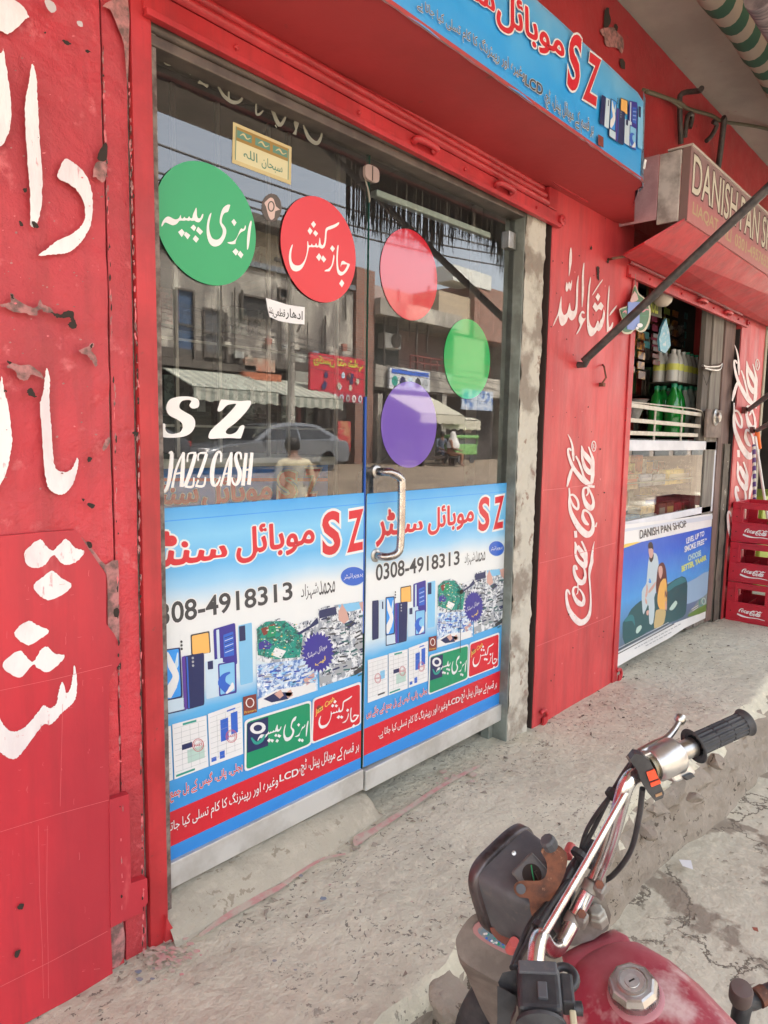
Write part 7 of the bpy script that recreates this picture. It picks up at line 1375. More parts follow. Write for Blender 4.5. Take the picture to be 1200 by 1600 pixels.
# clutter on the far facades
rr = random.Random(8)
b = MB()
for k in range(16):
    px = rr.choice([rr.uniform(330, 545), rr.uniform(590, 700)]); a = MR(px, 450+rr.uniform(-10, 60), 17.85); L_ = rr.uniform(.8, 3); b.tube([a, a+Vector((rr.uniform(-.05, .05), 0, -L_))], rr.uniform(.02, .05), 6)
b.build('drain_pipe', M_eave, bA)
for k in range(9):
    px, py = rr.uniform(345, 540), rr.uniform(520, 560); x0_, x1_, za, zb = span(px, py, px+rr.uniform(6, 16), py+rr.uniform(5, 14), 17.8); MB().box(x0_, x1_, 3-17.9, 3-17.8, za, zb).build('wall_plate', mat('far plate %d' % (k % 4), ((.5, .46, .38), (.2, .22, .26), (.36, .14, .1), (.44, .44, .4))[k % 4], .7), bA)
for k in range(5):
    y0_ = 500+k*11; a, c_ = MR(236, y0_-40, 15.5), MR(780, y0_+86, 15.5); d = c_-a; o = MB().tube([a+d*(i/12)+Vector((0, 0, -.25*(1-((i-6)/6)**2))) for i in range(13)], .009, 5).build('service_wire', M_blackiron); tag(o, ('top thin service wire sagging before the far facades', 'second thin service wire before the far facades', 'third thin service wire before the far facades', 'fourth thin service wire before the far facades', 'lowest thin service wire before the far facades')[k], 'wire')
t = thing('utility_pole', 'grey concrete utility pole standing at the far kerb by the red food sign', 'pole', MR(455, 690, 16)); a = MR(455, 690, 16); MB().tube([(a.x, a.y, 0), (a.x, a.y, 6.6)], [.12, .08], 12).build('shaft', M_ca, t); MB().box(a.x-.6, a.x+.6, a.y-.05, a.y+.05, 6.1, 6.2).build('cross_arm', M_eave, t); MB().tube([(a.x+.12, a.y+.1, 4.2), (a.x+.3, a.y+.2, 4.6), (a.x+.12, a.y+.1, 4.9)], .03, 8).build('cable_loop', M_eave, t)
for k in range(60):
    px = rr.uniform(610, 765); ym = rr.uniform(5.5, 9); c_ = MR(px, 745, ym); g_ = ground(c_.x, c_.y); s_ = rr.uniform(.02, .07); b = MB(); q = [Vector((rr.gauss(0, s_), rr.gauss(0, s_), abs(rr.gauss(0, s_*.5)))) for _ in range(6)]
    if k == 0: rub = MB()
    rub.add([Vector((c_.x, c_.y, g_))+v for v in q], [(0, 1, 2), (2, 3, 4), (0, 3, 5), (1, 4, 5), (0, 2, 4)])
o = rub.build('rubble_bits', M_cement); tag(o, 'pale rubble bits strewn over the brown earth in the street', 'rubble', kind='stuff')
# ================================================================== motorcycle in front of the pavement
KB = .95
B = lambda px, py, d: OD(px, py, d*KB)
bar = [(1162, 1130, 1.12), (1080, 1167, 1.09), (1002, 1206, 1.06), (980, 1224, 1.05), (968, 1262, 1.06), (955, 1310, 1.09), (936, 1360, 1.125), (905, 1421, 1.13), (878, 1472, 1.10), (866, 1484, 1.07), (855, 1478, 1.02), (846, 1464, .985), (839, 1480, .96), (836, 1540, .925), (838, 1600, .885), (842, 1690, .83)]
P3 = [B(*q) for q in bar]
mc = thing('motorcycle', 'worn maroon motorcycle parked facing the pavement, chrome handlebar turned', 'motorcycle', (P3[7].x, P3[7].y, ROAD))
MB().tube(P3, .0112, 18, sm=6).build('handlebar', M_chrome, mc, smooth=60)
MB().tube([B(979, 1236, 1.045), B(915, 1350, 1.015), B(850, 1460, .985)], .0052, 12).build('cross_brace', M_chrome, mc, smooth=60)
lat = (P3[0]-P3[-1]).normalized(); fdir = Vector((.2, .97, -.14)); fdir = (fdir-lat*fdir.dot(lat)).normalized(); upv = lat.cross(fdir).normalized()
# right grip
def grip(a, c, r, name='grip'):
    ax = (c-a); L_ = ax.length; ax.normalize(); u = ax.orthogonal().normalized(); w_ = ax.cross(u); n = 56
    prof = [(0, 1.62, 0), (.012, 1.66, 0), (.016, 1.2, 0), (.03, 1.12, 0), (.032, 1.05, 1), (.34, 1.05, 1), (.345, .98, 0), (.36, .98, 0), (.365, 1.05, 1), (.62, 1.05, 1), (.625, .98, 0), (.64, .98, 0), (.645, 1.05, 1), (.885, 1.05, 1), (.89, 1.12, 0), (.94, 1.16, 0), (.98, 1.34, 0), (1, 1.25, 0), (1, .0, 0)]
    vs = [a+ax*(t*L_)+(u*math.cos(6.28319*j/n)+w_*math.sin(6.28319*j/n))*r*k*(1 if not g else (1.03 if j % 4 < 2 else .93)) for t, k, g in prof for j in range(n)]
    b = MB().add(vs, [(i*n+j, i*n+(j+1) % n, (i+1)*n+(j+1) % n, (i+1)*n+j) for i in range(len(prof)-1) for j in range(n)]); return b.build(name, M_rubber, mc, smooth=28)
g0, g1 = B(1083, 1166, 1.09), B(1166, 1128, 1.12); grip(g0, g1, .0158)
ax = (g1-g0).normalized()
MB().lathe([(.012, -.03), (.014, -.03), (.014, 0), (.012, 0)], g0, ax, 20).build('grip_collar', M_steel, mc, smooth=40)
# throttle housing
hc_ = B(1040, 1186, 1.07)
b = MB().lathe([(0, -.024), (.022, -.024), (.0255, -.020), (.0265, .016), (.024, .021), (0, .021)], hc_, ax, 32); b.build('throttle_housing', mat('cast aluminium', (.60, .59, .57), .3, (.50, .48, .46), 20, metal=.85, bump=.0004, bscale=90), mc, smooth=40)
dn = (-upv*.8-fdir*.25).normalized(); b = MB().obox(hc_+dn*.024+ax*.002, ax*.02, dn*.012, ax.cross(dn)*.012); b.build('housing_foot', MATS['cast aluminium'], mc, bevel=.004)
MB().obox(hc_+dn*.030+ax*.003-fdir*.013, ax*.008, dn*.004, ax.cross(dn)*.004).build('starter_button', M_black, mc, bevel=.0015)
MB().lathe([(0, -.030), (.018, -.030), (.018, -.024), (0, -.024)], hc_, ax, 28).build('housing_ring', mat('brassy ring', (.30, .26, .18), .4, metal=.7), mc, smooth=40)
# brake lever
lv = [B(1000, 1176, 1.065), B(1022, 1164, 1.08), B(1040, 1155, 1.09), B(1053, 1141, 1.10), B(1063, 1124, 1.115)]
MB().tube(lv, [.006, .0065, .0055, .0045, .0045], 12, sm=5).build('brake_lever', M_steel, mc, smooth=60)
b = MB(); b.lathe([(0, -.009), (.006, -.007), (.009, 0), (.006, .007), (0, .009)], lv[-1], (0, 0, 1), 16); b.build('lever_ball', M_steel, mc, smooth=80)
MB().obox(B(1000, 1184, 1.06), ax*.014, upv*.009, fdir*.010).build('lever_perch', MATS['cast aluminium'], mc, bevel=.003)
# kill switch block, black with an orange slide
kc = B(1003, 1214, 1.045); kd = (B(1020, 1246, 1.04)-B(985, 1180, 1.05)).normalized(); kn = -(kc-Vector((0, 0, EYE))).normalized(); kn = (kn-kd*kn.dot(kd)).normalized(); ks = kd.cross(kn)
pts = [(984, 1188), (992, 1178), (1004, 1180), (1016, 1190), (1025, 1208), (1038, 1240), (1036, 1247), (1024, 1252), (1012, 1238), (1002, 1222), (996, 1204)]
MB().prism([B(a, c, 1.03) for a, c in pts], -kn*.026).build('switch_block', M_black, mc, bevel=.003)
p = MB().prism([B(a, c, 1.027) for a, c in ((1010, 1207), (1023, 1202), (1029, 1216), (1015, 1221))], -kn*.006); p.build('switch_slide', mat('orange switch', (.78, .07, .02), .35), mc, bevel=.001)
MB().prism([B(a, c, 1.027) for a, c in ((1016, 1224), (1031, 1218), (1033, 1224), (1018, 1230))], -kn*.006).build('switch_slide', MATS['orange switch'], mc, bevel=.001)
MB().prism([B(a, c, 1.028) for a, c in ((1024, 1242), (1034, 1238), (1035, 1242), (1025, 1246))], -kn*.004).build('maker_plate', mat('bronze plate', (.35, .20, .10), .5), mc)
# left side: switch housing, clutch lever, grip
l0, l1 = B(836, 1535, .93), B(840, 1600, .885); la = (l1-l0).normalized(); lc = B(843, 1556, .91)
vw = -(lc-Vector((0, 0, EYE))).normalized(); vx = la.cross(vw).normalized(); vw = vx.cross(la).normalized(); vx = vx if vx.dot(CR) > 0 else -vx
b = MB().obox(lc+vx*-.000, la*.027, vx*.027, vw*.020); b.build('switch_housing', M_black, mc, bevel=.007, seg=3)
b = MB().obox(lc-la*.022+vw*.018, la*.008, vx*.024, vw*.005); b.build('housing_cap', M_greyplast, mc, bevel=.002)
b = MB().obox(lc+la*.006+vw*.021+vx*.004, la*.010, vx*.006, vw*.004); b.build('switch_slide', M_greyplast, mc, bevel=.0015)
b = MB().obox(lc-la*.004+vx*.034, la*.018, vx*.008, vw*.014); b.build('housing_side', M_black, mc, bevel=.003)
MB().lathe([(0, 0), (.008, 0), (.008, .01), (0, .012)], lc+vx*.040+la*.012, vx, 14).build('horn_button', M_black, mc, smooth=40)
MB().obox(lc+vx*.038+la*.028+vw*.004, la*.010, vx*.004, vw*.005).build('indicator_slide', mat('yellowed plastic', (.52, .46, .30), .5), mc, bevel=.002)
b = MB(); o_ = B(882, 1528, .93); b.tube([o_+(vx*math.cos(t_)+la*math.sin(t_))*.014 for t_ in [R(d) for d in range(150, 460, 20)]], .0055, 10); b.build('choke_hook', M_black, mc, smooth=60)
MB().lathe([(0, .0), (.030, .0), (.031, .005), (.020, .010), (.018, .016), (.0165, .12), (0, .12)], lc+la*.032, la, 32).build('grip', M_rubber, mc, smooth=40)
b = MB().prism([B(a, c, .925) for a, c in ((778, 1535), (785, 1520), (805, 1515), (812, 1524), (810, 1550), (808, 1558), (780, 1540))], -vw*.02); b.build('clutch_perch', M_black, mc, bevel=.003)
b = MB().prism([B(a, c, .915) for a, c in ((777, 1540), (806, 1556), (806, 1572), (798, 1590), (794, 1640), (776, 1640), (777, 1590))], -vw*.010); b.build('clutch_lever', M_black, mc, bevel=.003)
# clamps and top yoke
bc_ = B(908, 1415, 1.13)
M_cast = mat('grimy cast alloy', (.30, .28, .25), .5, (.20, .18, .15), 20, metal=.5, bump=.0008, bscale=90)
yo = [(868, 1462), (880, 1440), (905, 1385), (935, 1348), (948, 1362), (944, 1400), (955, 1430), (950, 1452), (928, 1468), (898, 1478), (880, 1476)]
MB().prism([B(a, c, 1.165) for a, c in yo], B(908, 1415, 1.21)-B(908, 1415, 1.165)).build('top_yoke', M_cast, mc, bevel=.004)
for (px, py), (qx, qy) in (((923, 1386), (937, 1382)), ((896, 1437), (909, 1428))):
    c_ = B(px, py, 1.125); tdir = (B(936, 1360, 1.125)-B(878, 1472, 1.10)).normalized()
    MB().lathe([(.0, -.0085), (.0138, -.0085), (.0138, .0085), (0, .0085)], c_, tdir, 24).build('bar_clamp', M_cast, mc, smooth=30, bevel=.002)
    q = B(qx, qy, 1.105); MB().obox(q-vw*.012, tdir*.0085, tdir.cross(vw).normalized()*.009, vw*.009).build('clamp_lug', M_cast, mc, bevel=.003)
    MB().lathe([(0, 0), (.0068, 0), (.0062, .006), (0, .0065)], q, -(q-Vector((0, 0, EYE))).normalized(), 6).build('clamp_bolt', M_rust, mc)
q = B(933, 1427, 1.15); qa = (upv*.5+vw*.7).normalized()
MB().lathe([(0, -.02), (.0155, -.02), (.0155, -.003), (.0125, 0), (.012, .008), (.010, .010), (0, .010)], q, qa, 6).build('stem_nut', mat('grey nut', (.36, .35, .31), .5, (.28, .26, .22), 30, metal=.3), mc, bevel=.0015)
# bolts, clips and seams
for px, py, d_ in ((803, 1333, 1.205),): MB().lathe([(0, 0), (.004, 0), (.0035, .003), (0, .0035)], B(px, py, d_), -(B(px, py, d_)-Vector((0, 0, EYE))).normalized(), 8).build('shell_screw', M_steel, mc)
for k, (px, py, d_) in enumerate(((960, 1243, 1.09), (905, 1335, 1.17), (845, 1450, 1.06))): MB().lathe([(.012, -.004), (.0135, -.004), (.0135, .004), (.012, .004)], B(px, py, d_), lat, 14).build('cable_tie', M_black, mc)
# cables
for nm, pts, r_ in (('throttle_cable', [(1004, 1232, 1.05), (998, 1280, 1.08), (985, 1330, 1.12), (960, 1365, 1.16), (938, 1380, 1.18), (905, 1400, 1.2), (880, 1450, 1.22)], .0042),
                    ('brake_cable', [(1000, 1180, 1.06), (980, 1200, 1.08), (950, 1250, 1.12), (925, 1300, 1.16), (905, 1335, 1.18), (893, 1375, 1.19), (886, 1440, 1.22)], .0038),
                    ('wiring_loom', [(990, 1190, 1.06), (968, 1225, 1.10), (930, 1275, 1.14), (912, 1310, 1.17), (902, 1360, 1.19)], .0035),
                    ('clutch_cable', [(806, 1512, .94), (815, 1490, 1.0), (835, 1455, 1.06), (870, 1400, 1.14), (890, 1375, 1.18), (905, 1350, 1.2)], .0042),
                    ('clutch_cable', [(800, 1512, .95), (812, 1480, 1.02), (830, 1440, 1.10), (860, 1405, 1.16), (885, 1365, 1.2)], .0038), ('wiring_loom', [(880, 1460, 1.12), (868, 1440, 1.14), (872, 1410, 1.17), (895, 1355, 1.19), (925, 1325, 1.19)], .008)):
    MB().tube([B(*q) for q in pts], r_, 10, sm=6).build(nm, M_black, mc, smooth=60)
b = MB(); b.obox(B(925, 1335, 1.17), lat*.020, upv*.012, fdir*.016); b.obox(B(940, 1345, 1.16), lat*.010, upv*.010, fdir*.012); b.build('ignition_block', M_black, mc, bevel=.004)
# headlight
def loft(name, C, secs, m, n=40, ex=4.0, parent=mc, smooth=50, axes=None, cap=True):
    A_, U_, F_ = axes or (lat, upv, fdir); b = MB(); vs = []
    for f_, w_, h_, du in secs:
        for j in range(n):
            a = 6.283185*j/n; ca, sa = math.cos(a), math.sin(a); vs.append(C+F_*f_+A_*(w_*math.copysign(abs(ca)**(2/ex), ca))+U_*(du+h_*math.copysign(abs(sa)**(2/ex), sa)))
    N = len(secs); b.add(vs, [(i*n+j, i*n+(j+1) % n, (i+1)*n+(j+1) % n, (i+1)*n+j) for i in range(N-1) for j in range(n)]+([tuple(range(n)), tuple((N-1)*n+j for j in range(n))] if cap else []))
    return b.build(name, m, parent, smooth=smooth)
HC = B(838, 1398, 1.24)
HU = (upv*.8+Vector((0, 0, .6))).normalized(); HA = (lat-HU*lat.dot(HU)).normalized(); HF = HU.cross(HA).normalized()
loft('headlight_shell', HC, [(-.050, .040, .034, .0), (-.046, .046, .040, 0), (-.006, .062, .056, 0), (.0, .064, .058, 0), (.050, .070, .066, 0), (.056, .071, .067, 0)], M_greyplast, axes=(HA, HU, HF), smooth=28, ex=7)
loft('headlight_rim', HC, [(.054, .076, .071, 0), (.058, .080, .075, 0), (.074, .080, .075, 0), (.080, .074, .070, 0)], mat('tarnished rim', (.13, .11, .11), .38, (.05, .04, .04), 18, (.45, .6), metal=.6), axes=(HA, HU, HF))
loft('headlight_lens', HC, [(.078, .072, .068, 0), (.094, .06, .05, 0), (.098, .02, .02, 0)], mat('lens', (.55, .55, .52), .1), axes=(HA, HU, HF))
hb = B(831, 1366, 1.185); hv = -(hb-Vector((0, 0, EYE))).normalized(); ha = (HA-hv*HA.dot(hv)).normalized(); hu_ = hv.cross(ha)
MB().obox(hb-hv*.012, ha*.024, hu_*.024, hv*.012).build('rear_plate', mat('dark grey plate', (.07, .07, .075), .5, (.11, .10, .09), 30), mc, bevel=.004)
MB().lathe([(0, 0), (.0155, 0), (.0155, .0006), (0, .0006)], hb+hv*.0002, hv, 28).build('wire_hole', M_hole, mc)
for q, m in (((-.006, -.012, .009, .010), mat('green wire', (.02, .28, .10), .5)), ((.002, -.013, .010, -.002), M_wood)): MB().tube([hb+ha*q[0]+hu_*q[1]+hv*.001, hb+ha*(q[0]+q[2])/2+hv*.003, hb+ha*q[2]+hu_*q[3]+hv*.001], .0011, 6).build('wire', m, mc)
# rusty headlight bracket
vq = -(B(850, 1370, 1.16)-Vector((0, 0, EYE))).normalized()
pts = [(845, 1330), (852, 1320), (868, 1318), (885, 1332), (886, 1350), (880, 1372), (868, 1395), (858, 1408), (850, 1418), (838, 1432), (832, 1434), (828, 1418), (826, 1404), (812, 1402), (804, 1394), (803, 1384), (810, 1377), (822, 1376), (842, 1376), (852, 1370), (855, 1356), (852, 1342)]
MB().prism([B(v.x, v.y, 1.15) for v in sm_closed(pts, 2)], -vq*.004).build('headlight_bracket', M_rust, mc, bevel=.0012)
q = B(857, 1316, 1.15); MB().lathe([(0, -.01), (.0125, -.01), (.0125, .004), (.010, .008), (0, .009)], q, upv, 9).build('bracket_knob', M_greyplast, mc, bevel=.001)
MB().lathe([(0, 0), (.0075, 0), (.0075, .004), (0, .004)], B(814, 1389, 1.147), vq, 16).build('bracket_bolt', M_greyplast, mc)
pts = [(772, 1435), (785, 1438), (800, 1450), (818, 1458), (822, 1466), (812, 1470), (798, 1464), (785, 1456), (775, 1445)]
MB().prism([B(v.x-6, v.y+14, 1.25) for v in sm_closed(pts, 2)], -vq*.008).build('lower_bracket', mat('red rusty bracket', (.26, .05, .03), .7, (.18, .07, .05), 30), mc, bevel=.001)
b = MB().tube([B(797, 1484, 1.22), B(804, 1472, 1.20)], .0085, 12); b.build('indicator_stem', mat('faded red plastic', (.60, .13, .12), .45), mc, smooth=40); MB().tube([B(886, 1338, 1.21), B(893, 1322, 1.23)], .0085, 12).build('indicator_stem', MATS['faded red plastic'], mc, smooth=40)
# dusty front cowl with sticker under the headlight
T1 = [(712, 1474), (718, 1455), (738, 1430), (765, 1425), (800, 1440), (840, 1480), (862, 1520), (862, 1560), (840, 1560), (800, 1545), (760, 1525), (722, 1500)]
T0 = [(735, 1510), (738, 1500), (750, 1490), (770, 1490), (800, 1500), (830, 1540), (850, 1590), (850, 1640), (830, 1650), (800, 1640), (772, 1610), (745, 1560)]
b = MB(); top = [B(v.x, v.y, 1.30) for v in sm_closed(T1, 3)]; mid = [B(v.x, v.y, 1.335) for v in sm_closed([(a+3, c+14) for a, c in T1], 3)]; low = [B(v.x, v.y, 1.42) for v in sm_closed(T0, 3)]; n = len(top)
b.add(top+mid+low, [(i, (i+1) % n, n+(i+1) % n, n+i) for i in range(n)]+[(n+i, n+(i+1) % n, 2*n+(i+1) % n, 2*n+i) for i in range(n)]); b.add(top, tessellate_polygon([top])); b.add(low, tessellate_polygon([low])); b.build('front_cowl', M_dirty, mc, smooth=40)
p = Print(lambda a, c: B(a, c, 1.295), vq, .0003); ST = mat('cowl sticker blue', (.14, .22, .28), .5, (.30, .26, .24), 40, (.5, .6))
p.poly([(742, 1444), (760, 1438), (792, 1452), (815, 1470), (808, 1492), (790, 1490), (760, 1474), (740, 1458)], mat('cowl sticker pink', (.42, .20, .20), .5), 2); p.layer(); p.poly([(748, 1450), (762, 1446), (790, 1458), (806, 1474), (800, 1486), (786, 1482), (762, 1470), (748, 1458)], ST, 2)
p.layer(); rr = random.Random(2)
for i in range(16): x = rr.uniform(754, 788); p.disc(x, 1446+(x-750)*.5+rr.uniform(6, 16), 2.2, 2, rr.choice([P['teal'], P['white'], P['green'], P['bblue'], P['white']]), 6)
p.build('cowl_sticker', mc)
# tank
cap = B(991, 1551, 1.04)
bd_ = Vector((-.50, -.83, -.10)).normalized(); su = Vector((-.30, .05, .95)); su = (su-bd_*su.dot(bd_)).normalized(); sl_ = bd_.cross(su).normalized()
TC = cap-su*.125
secs = [(-.112, .030, .050, .020), (-.106, .060, .080, .018), (-.085, .088, .104, .010), (-.045, .108, .118, .003), (0, .120, .122, 0), (.08, .130, .120, -.004), (.16, .124, .108, -.012), (.24, .10, .088, -.026), (.29, .07, .06, -.04), (.30, .03, .03, -.05)]
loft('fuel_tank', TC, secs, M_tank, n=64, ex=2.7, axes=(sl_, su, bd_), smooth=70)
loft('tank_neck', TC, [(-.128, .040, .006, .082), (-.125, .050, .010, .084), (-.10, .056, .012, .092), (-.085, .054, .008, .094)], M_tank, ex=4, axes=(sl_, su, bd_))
cu = (su*.95+sl_*.02).normalized()
MB().lathe([(.037, -.012), (.040, -.004), (.036, .0)], cap-cu*.002, cu, 40).build('cap_ring', mat('worn ring', (.40, .16, .17), .45), mc, smooth=60)
b = MB().lathe([(.0335, -.002), (.0345, .003), (.0345, .012), (.031, .020), (.028, .0215), (0, .0215)], cap, cu, 9, ref=sl_); b.build('fuel_cap', M_steel, mc, bevel=.0012)
b = MB().lathe([(0, .0212), (.0215, .0212), (.0215, .0225), (.0195, .0232), (.0190, .0222), (.0170, .0222), (.0165, .0232), (.0105, .0226), (.0100, .0240), (0, .0242)], cap, cu, 40); b.build('cap_lock', M_steel, mc, smooth=35)
MB().obox(cap+cu*.0243, sl_*.0045, bd_*.0010, cu*.0004).build('key_slot', M_hole, mc)
b = MB()
for k in range(60):
    a = 6.283*k/60; u_ = (sl_*math.cos(a)+bd_*math.sin(a)); b.obox(cap+cu*.006+u_*.0338, u_*.0007, cu.cross(u_)*.0008, cu*.0045)
b.build('cap_knurl', M_steel, mc)
# wear, dust and painted reflections of the tank are in its colour; dark chips:
p = Print(lambda a, c: B(a, c, 1.0), (0, 0, 1))
# seat, frame, engine, wheels, fork (mostly out of the picture)
M_seat = mat('black seat cover', (.03, .03, .03), .6); M_eng = mat('grey engine alloy', (.22, .21, .20), .5, (.12, .11, .10), 20, metal=.6)
loft('seat', TC+bd_*.56+su*.02, [(-.26, .07, .03, 0), (-.24, .11, .045, 0), (0, .12, .05, 0), (.22, .12, .05, .01), (.25, .08, .03, .01)], M_seat, ex=3, axes=(sl_, su, bd_))
ctr = TC.copy()
rw = Vector((ctr.x+bd_.x*.75, ctr.y+bd_.y*.75, ROAD+.28)); head = Vector((q.x, q.y, 0))
stem = B(928, 1440, 1.2); fw_ = Vector((stem.x+.06, stem.y+.06, ROAD+.25))
sdir = Vector((lat.x, lat.y, 0)).normalized(); bs = Vector((sl_.x, sl_.y, 0)).normalized()
def wheel(C, axl, nm):
    w_ = MB().lathe([(.205, -.03), (.235, -.038), (.262, -.026), (.272, 0), (.262, .026), (.235, .038), (.205, .03), (.205, -.03)], C, axl, 48).build(nm, M_rubber, mc, smooth=50)
    r = MB(); u = axl.orthogonal().normalized(); v = axl.cross(u)
    r.lathe([(.0, -.03), (.035, -.03), (.035, .03), (0, .03)], C, axl, 20)
    for k in range(24): a = 6.283*k/24; r.tube([C+(u*math.cos(a)+v*math.sin(a))*.03, C+(u*math.cos(a+.12)+v*math.sin(a+.12))*.208], .0016, 5)
    r.lathe([(.198, -.022), (.210, -.022), (.210, .022), (.198, .022), (.198, -.022)], C, axl, 48); r.build('rim_and_spokes', M_steel, mc, smooth=40)
wheel(fw_, sdir, 'front_wheel'); wheel(rw, bs, 'rear_wheel')
for s_ in (-1, 1): MB().tube([stem+sdir*s_*.060-Vector((0, 0, .09)), fw_+sdir*s_*.075], .016, 14).build('fork_leg', M_steel, mc, smooth=50)
e_c = TC+bd_*.12-Vector((0, 0, .30)); MB().obox(e_c, bd_*.16, bs*.10, Vector((0, 0, .10))).build('engine_case', M_eng, mc, bevel=.03)
b = MB(); 
for k in range(8): b.obox(e_c-bd_*.14+Vector((0, 0, .03+k*.013)), bd_*.05, bs*.055, Vector((0, 0, .003)))
b.build('cylinder_fins', M_eng, mc)
b = MB(); b.tube([stem-Vector((0, 0, .06)), TC+bd_*.0-su*.10, TC+bd_*.45-su*.06, TC+bd_*.8+Vector((0, 0, .0))], .018, 12, sm=4); b.tube([stem-Vector((0, 0, .10)), e_c-bd_*.16, e_c-Vector((0, 0, .08)), rw], .016, 12, sm=4); b.build('frame', M_black, mc, smooth=50)
MB().tube([e_c-bd_*.16+bs*.05, e_c-Vector((0, 0, .12))+bs*.13-bd_*.05, rw+bs*.13+Vector((0, 0, -.02)), rw+bs*.13+bd_*.25+Vector((0, 0, .02))], [.014, .02, .035, .035], 14, sm=4).build('exhaust', M_chrome, mc, smooth=50)
MB().tube([e_c-bs*.08-Vector((0, 0, .1)), Vector((e_c.x-bs.x*.25, e_c.y-bs.y*.25, ROAD+.01))], .009, 8).build('side_stand', M_black, mc)
# crash bar end seen right of the tank
cbar = MB().tube([OD(1290, 1512, 1.28), OD(1215, 1546, 1.27), OD(1178, 1562, 1.26), OD(1160, 1574, 1.25), OD(1150, 1640, 1.25)], .0155, 14, sm=5).build('crash_bar', M_black, mc, smooth=50)
MB().tube([OD(1183, 1560, 1.255), OD(1196, 1553, 1.26)], .0165, 16).build('rust_band', M_rust, mc, smooth=50)
MB().lathe([(.016, -.028), (.019, -.02), (.0195, .006), (.017, .012), (0, .014)], OD(1158, 1550, 1.235), vw, 24).build('bar_cap', mat('dusty brown cap', (.13, .09, .08), .6), mc, smooth=40)
# ================================================================== stones under the pavement edge, litter
rr = random.Random(21)
def stone(px, py, z, r, lab):
    import bmesh
    c = OZ(px, py, z); bm = bmesh.new(); bmesh.ops.create_icosphere(bm, subdivisions=4, radius=1); sx, sy, sz = r*rr.uniform(1, 1.5), r*rr.uniform(.7, 1), r*rr.uniform(.55, .85)
    an = Matrix.Rotation(rr.uniform(0, 3), 3, 'Z') @ Matrix.Rotation(rr.uniform(-.5, .5), 3, 'X'); cuts = []
    for q in range(11):
        d = Vector((rr.gauss(0, 1), rr.gauss(0, 1), rr.gauss(0, 1))).normalized(); cuts.append((d, rr.uniform(.58, .86)))
    for v in bm.verts:
        p_ = v.co.copy()
        for d, h in cuts:
            e = p_.dot(d)-h
            if e > 0: p_ -= d*e
        p_ *= 1+.07*noise.noise(p_*4+Vector((px, 0, 0)))+.03*noise.noise(p_*14); v.co = c+an @ Vector((p_.x*sx, p_.y*sy, p_.z*sz))
    me = bpy.data.meshes.new('stone'); bm.to_mesh(me); bm.free(); me.materials.append(M_rubble); me.shade_smooth(); me.set_sharp_from_angle(angle=R(22))
    o = bpy.data.objects.new('stone', me); COL.objects.link(o); tag(o, lab, 'stone', 'stones below the pavement edge')
for k, (px, py, z, r, lab) in enumerate(((690, 1555, -.05, .07, 'large stone at the pavement edge left of the front cowl'), (735, 1530, -.12, .05, 'stone wedged between the pavement and the front cowl'), (722, 1585, -.16, .055, 'stone directly below the wedged one'), (765, 1575, -.2, .05, 'stone just below the front cowl'), (660, 1600, -.10, .06, 'lowest stone at the bottom edge of the picture'), (705, 1580, -.11, .05, 'dark stone between the large stone and the lowest stone'), (680, 1592, -.20, .05, 'stone low in the broken pavement edge left of the cowl'), (742, 1596, -.24, .05, 'stone at the bottom of the picture below the cowl'), (1010, 1300, -.10, .04, 'stone in the broken kerb below the brake lever'), (1085, 1245, -.06, .03, 'small stone in the broken kerb under the right grip'), (1120, 1190, -.05, .035, 'stone in the broken kerb right of the grip end'), (1020, 1265, -.08, .025, 'pebble beside the stone below the brake lever'))): stone(px, py, z, r, lab)
for k, (px, py, w_, lab) in enumerate(((1072, 1350, 11, 'white scrap of paper lying on the cracked ground'), (968, 1385, 2.5, 'tiny white scrap near the chrome bar'), (1015, 948, 5, 'small white scrap near the sofa poster'), (1180, 1452, 5, 'small reddish scrap at the right edge of the ground'))):
    z = .012 if py < 1000 else ROAD+.03; q = [(px-w_, py-w_*.6), (px+w_*.7, py-w_*.5), (px+w_, py+w_*.8), (px-w_*.5, py+w_*.3)]; b = MB().prism([OZ(a, c, z) for a, c in q], (0, 0, .001)); o = b.build('paper_scrap', M_paper if k < 3 else mat('reddish scrap', (.3, .08, .05), .8)); tag(o, lab, 'litter')
for k in range(40):
    px, py = rr.uniform(560, 1150), rr.uniform(960, 1150); 
    if py > 1000+(1200-px)*.6: continue
    c = OZ(px, py, .008); o = MB().obox(c, (rr.uniform(.004, .012), rr.uniform(-.006, .006), 0), (0, .003, 0), (0, 0, .0015)).build('leaf_bit', M_wood); tag(o, 'tiny dry leaf bit on the pavement', 'leaf', 'dry bits on the pavement')

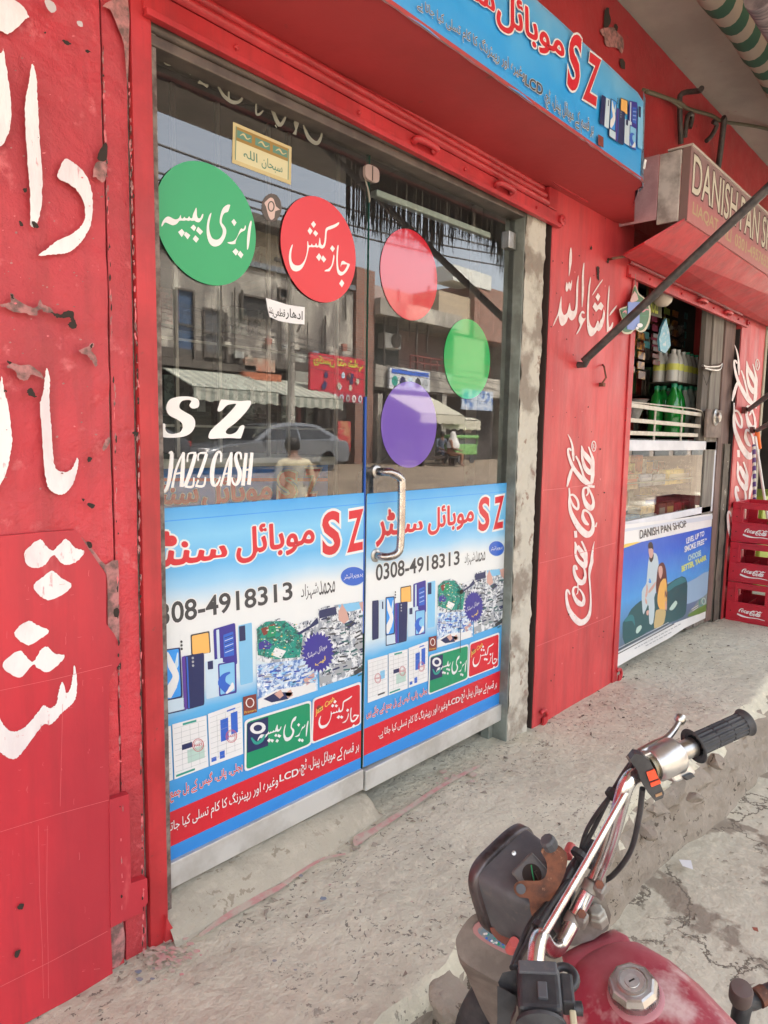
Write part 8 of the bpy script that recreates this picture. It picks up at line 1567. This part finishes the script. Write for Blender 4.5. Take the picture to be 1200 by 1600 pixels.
# parts that sit on a part become its sub-parts
def reparent(child_names, parent_name, root):
    ks = kids(root); par = next((o for o in ks if o.name.split('.')[0] == parent_name), None)
    for o in ks:
        if o is not par and o.name.split('.')[0] in child_names and par: o.parent = par
reparent(('headlight_rim', 'headlight_lens', 'wire_hole', 'rear_plate', 'wire'), 'headlight_shell', mc)
reparent(('fuel_cap', 'cap_ring', 'cap_lock', 'key_slot', 'cap_knurl', 'tank_neck'), 'fuel_tank', mc)
reparent(('housing_ring', 'starter_button', 'housing_foot'), 'throttle_housing', mc); reparent(('housing_cap', 'housing_side', 'horn_button', 'indicator_slide', 'choke_hook'), 'switch_housing', mc)
reparent(('bracket_knob', 'bracket_bolt'), 'headlight_bracket', mc); reparent(('lever_ball',), 'brake_lever', mc); reparent(('rust_band', 'bar_cap'), 'crash_bar', mc); reparent(('cowl_sticker',), 'front_cowl', mc); reparent(('stem_nut',), 'top_yoke', mc)
for lf in (leafL, leafR): reparent(('round_sticker', 'round_film', 'sticker_lettering', 'window_lettering', 'prayer_sticker', 'paper_note', 'round_crest', 'faded_lettering'), 'glass_pane', lf); reparent(('poster_backing', 'poster_tear'), 'shop_poster', lf); reparent(('handle_rose',), 'pull_handle', lf); reparent(('fitting_slot',), 'patch_fitting', lf)

# grit lying about
b = MB(); rr = random.Random(77)
for k in range(900):
    u = rr.random()
    if u < .45: x, y = rr.uniform(.4, 4.5), rr.uniform(.62, .98); z = pave_pt(x, 28).z+.002 if y > .92 else None
    elif u < .7: x, y = rr.uniform(.3, 4.8), rr.gauss(1.33, .05); z = .002
    else: x, y = rr.uniform(.5, 3.5), rr.uniform(.0, .75); z = None
    if y > 1.40: continue
    if z is None: z = road_z(x, y)+.002 if y < .70 else None
    if z is None: continue
    s_ = rr.uniform(.0015, .006)*(1.5 if rr.random() < .1 else 1); q = [Vector((rr.gauss(0, s_), rr.gauss(0, s_), abs(rr.gauss(0, s_*.6)))) for _ in range(5)]
    c = Vector((x, y, z)); b.add([c+v for v in q], [(0, 1, 2), (0, 2, 3), (0, 3, 4), (0, 1, 4), (1, 2, 3), (1, 3, 4)])
o = b.build('grit', M_rubble); tag(o, 'loose grit and crumbs scattered over pavement and ground', 'grit', kind='stuff')
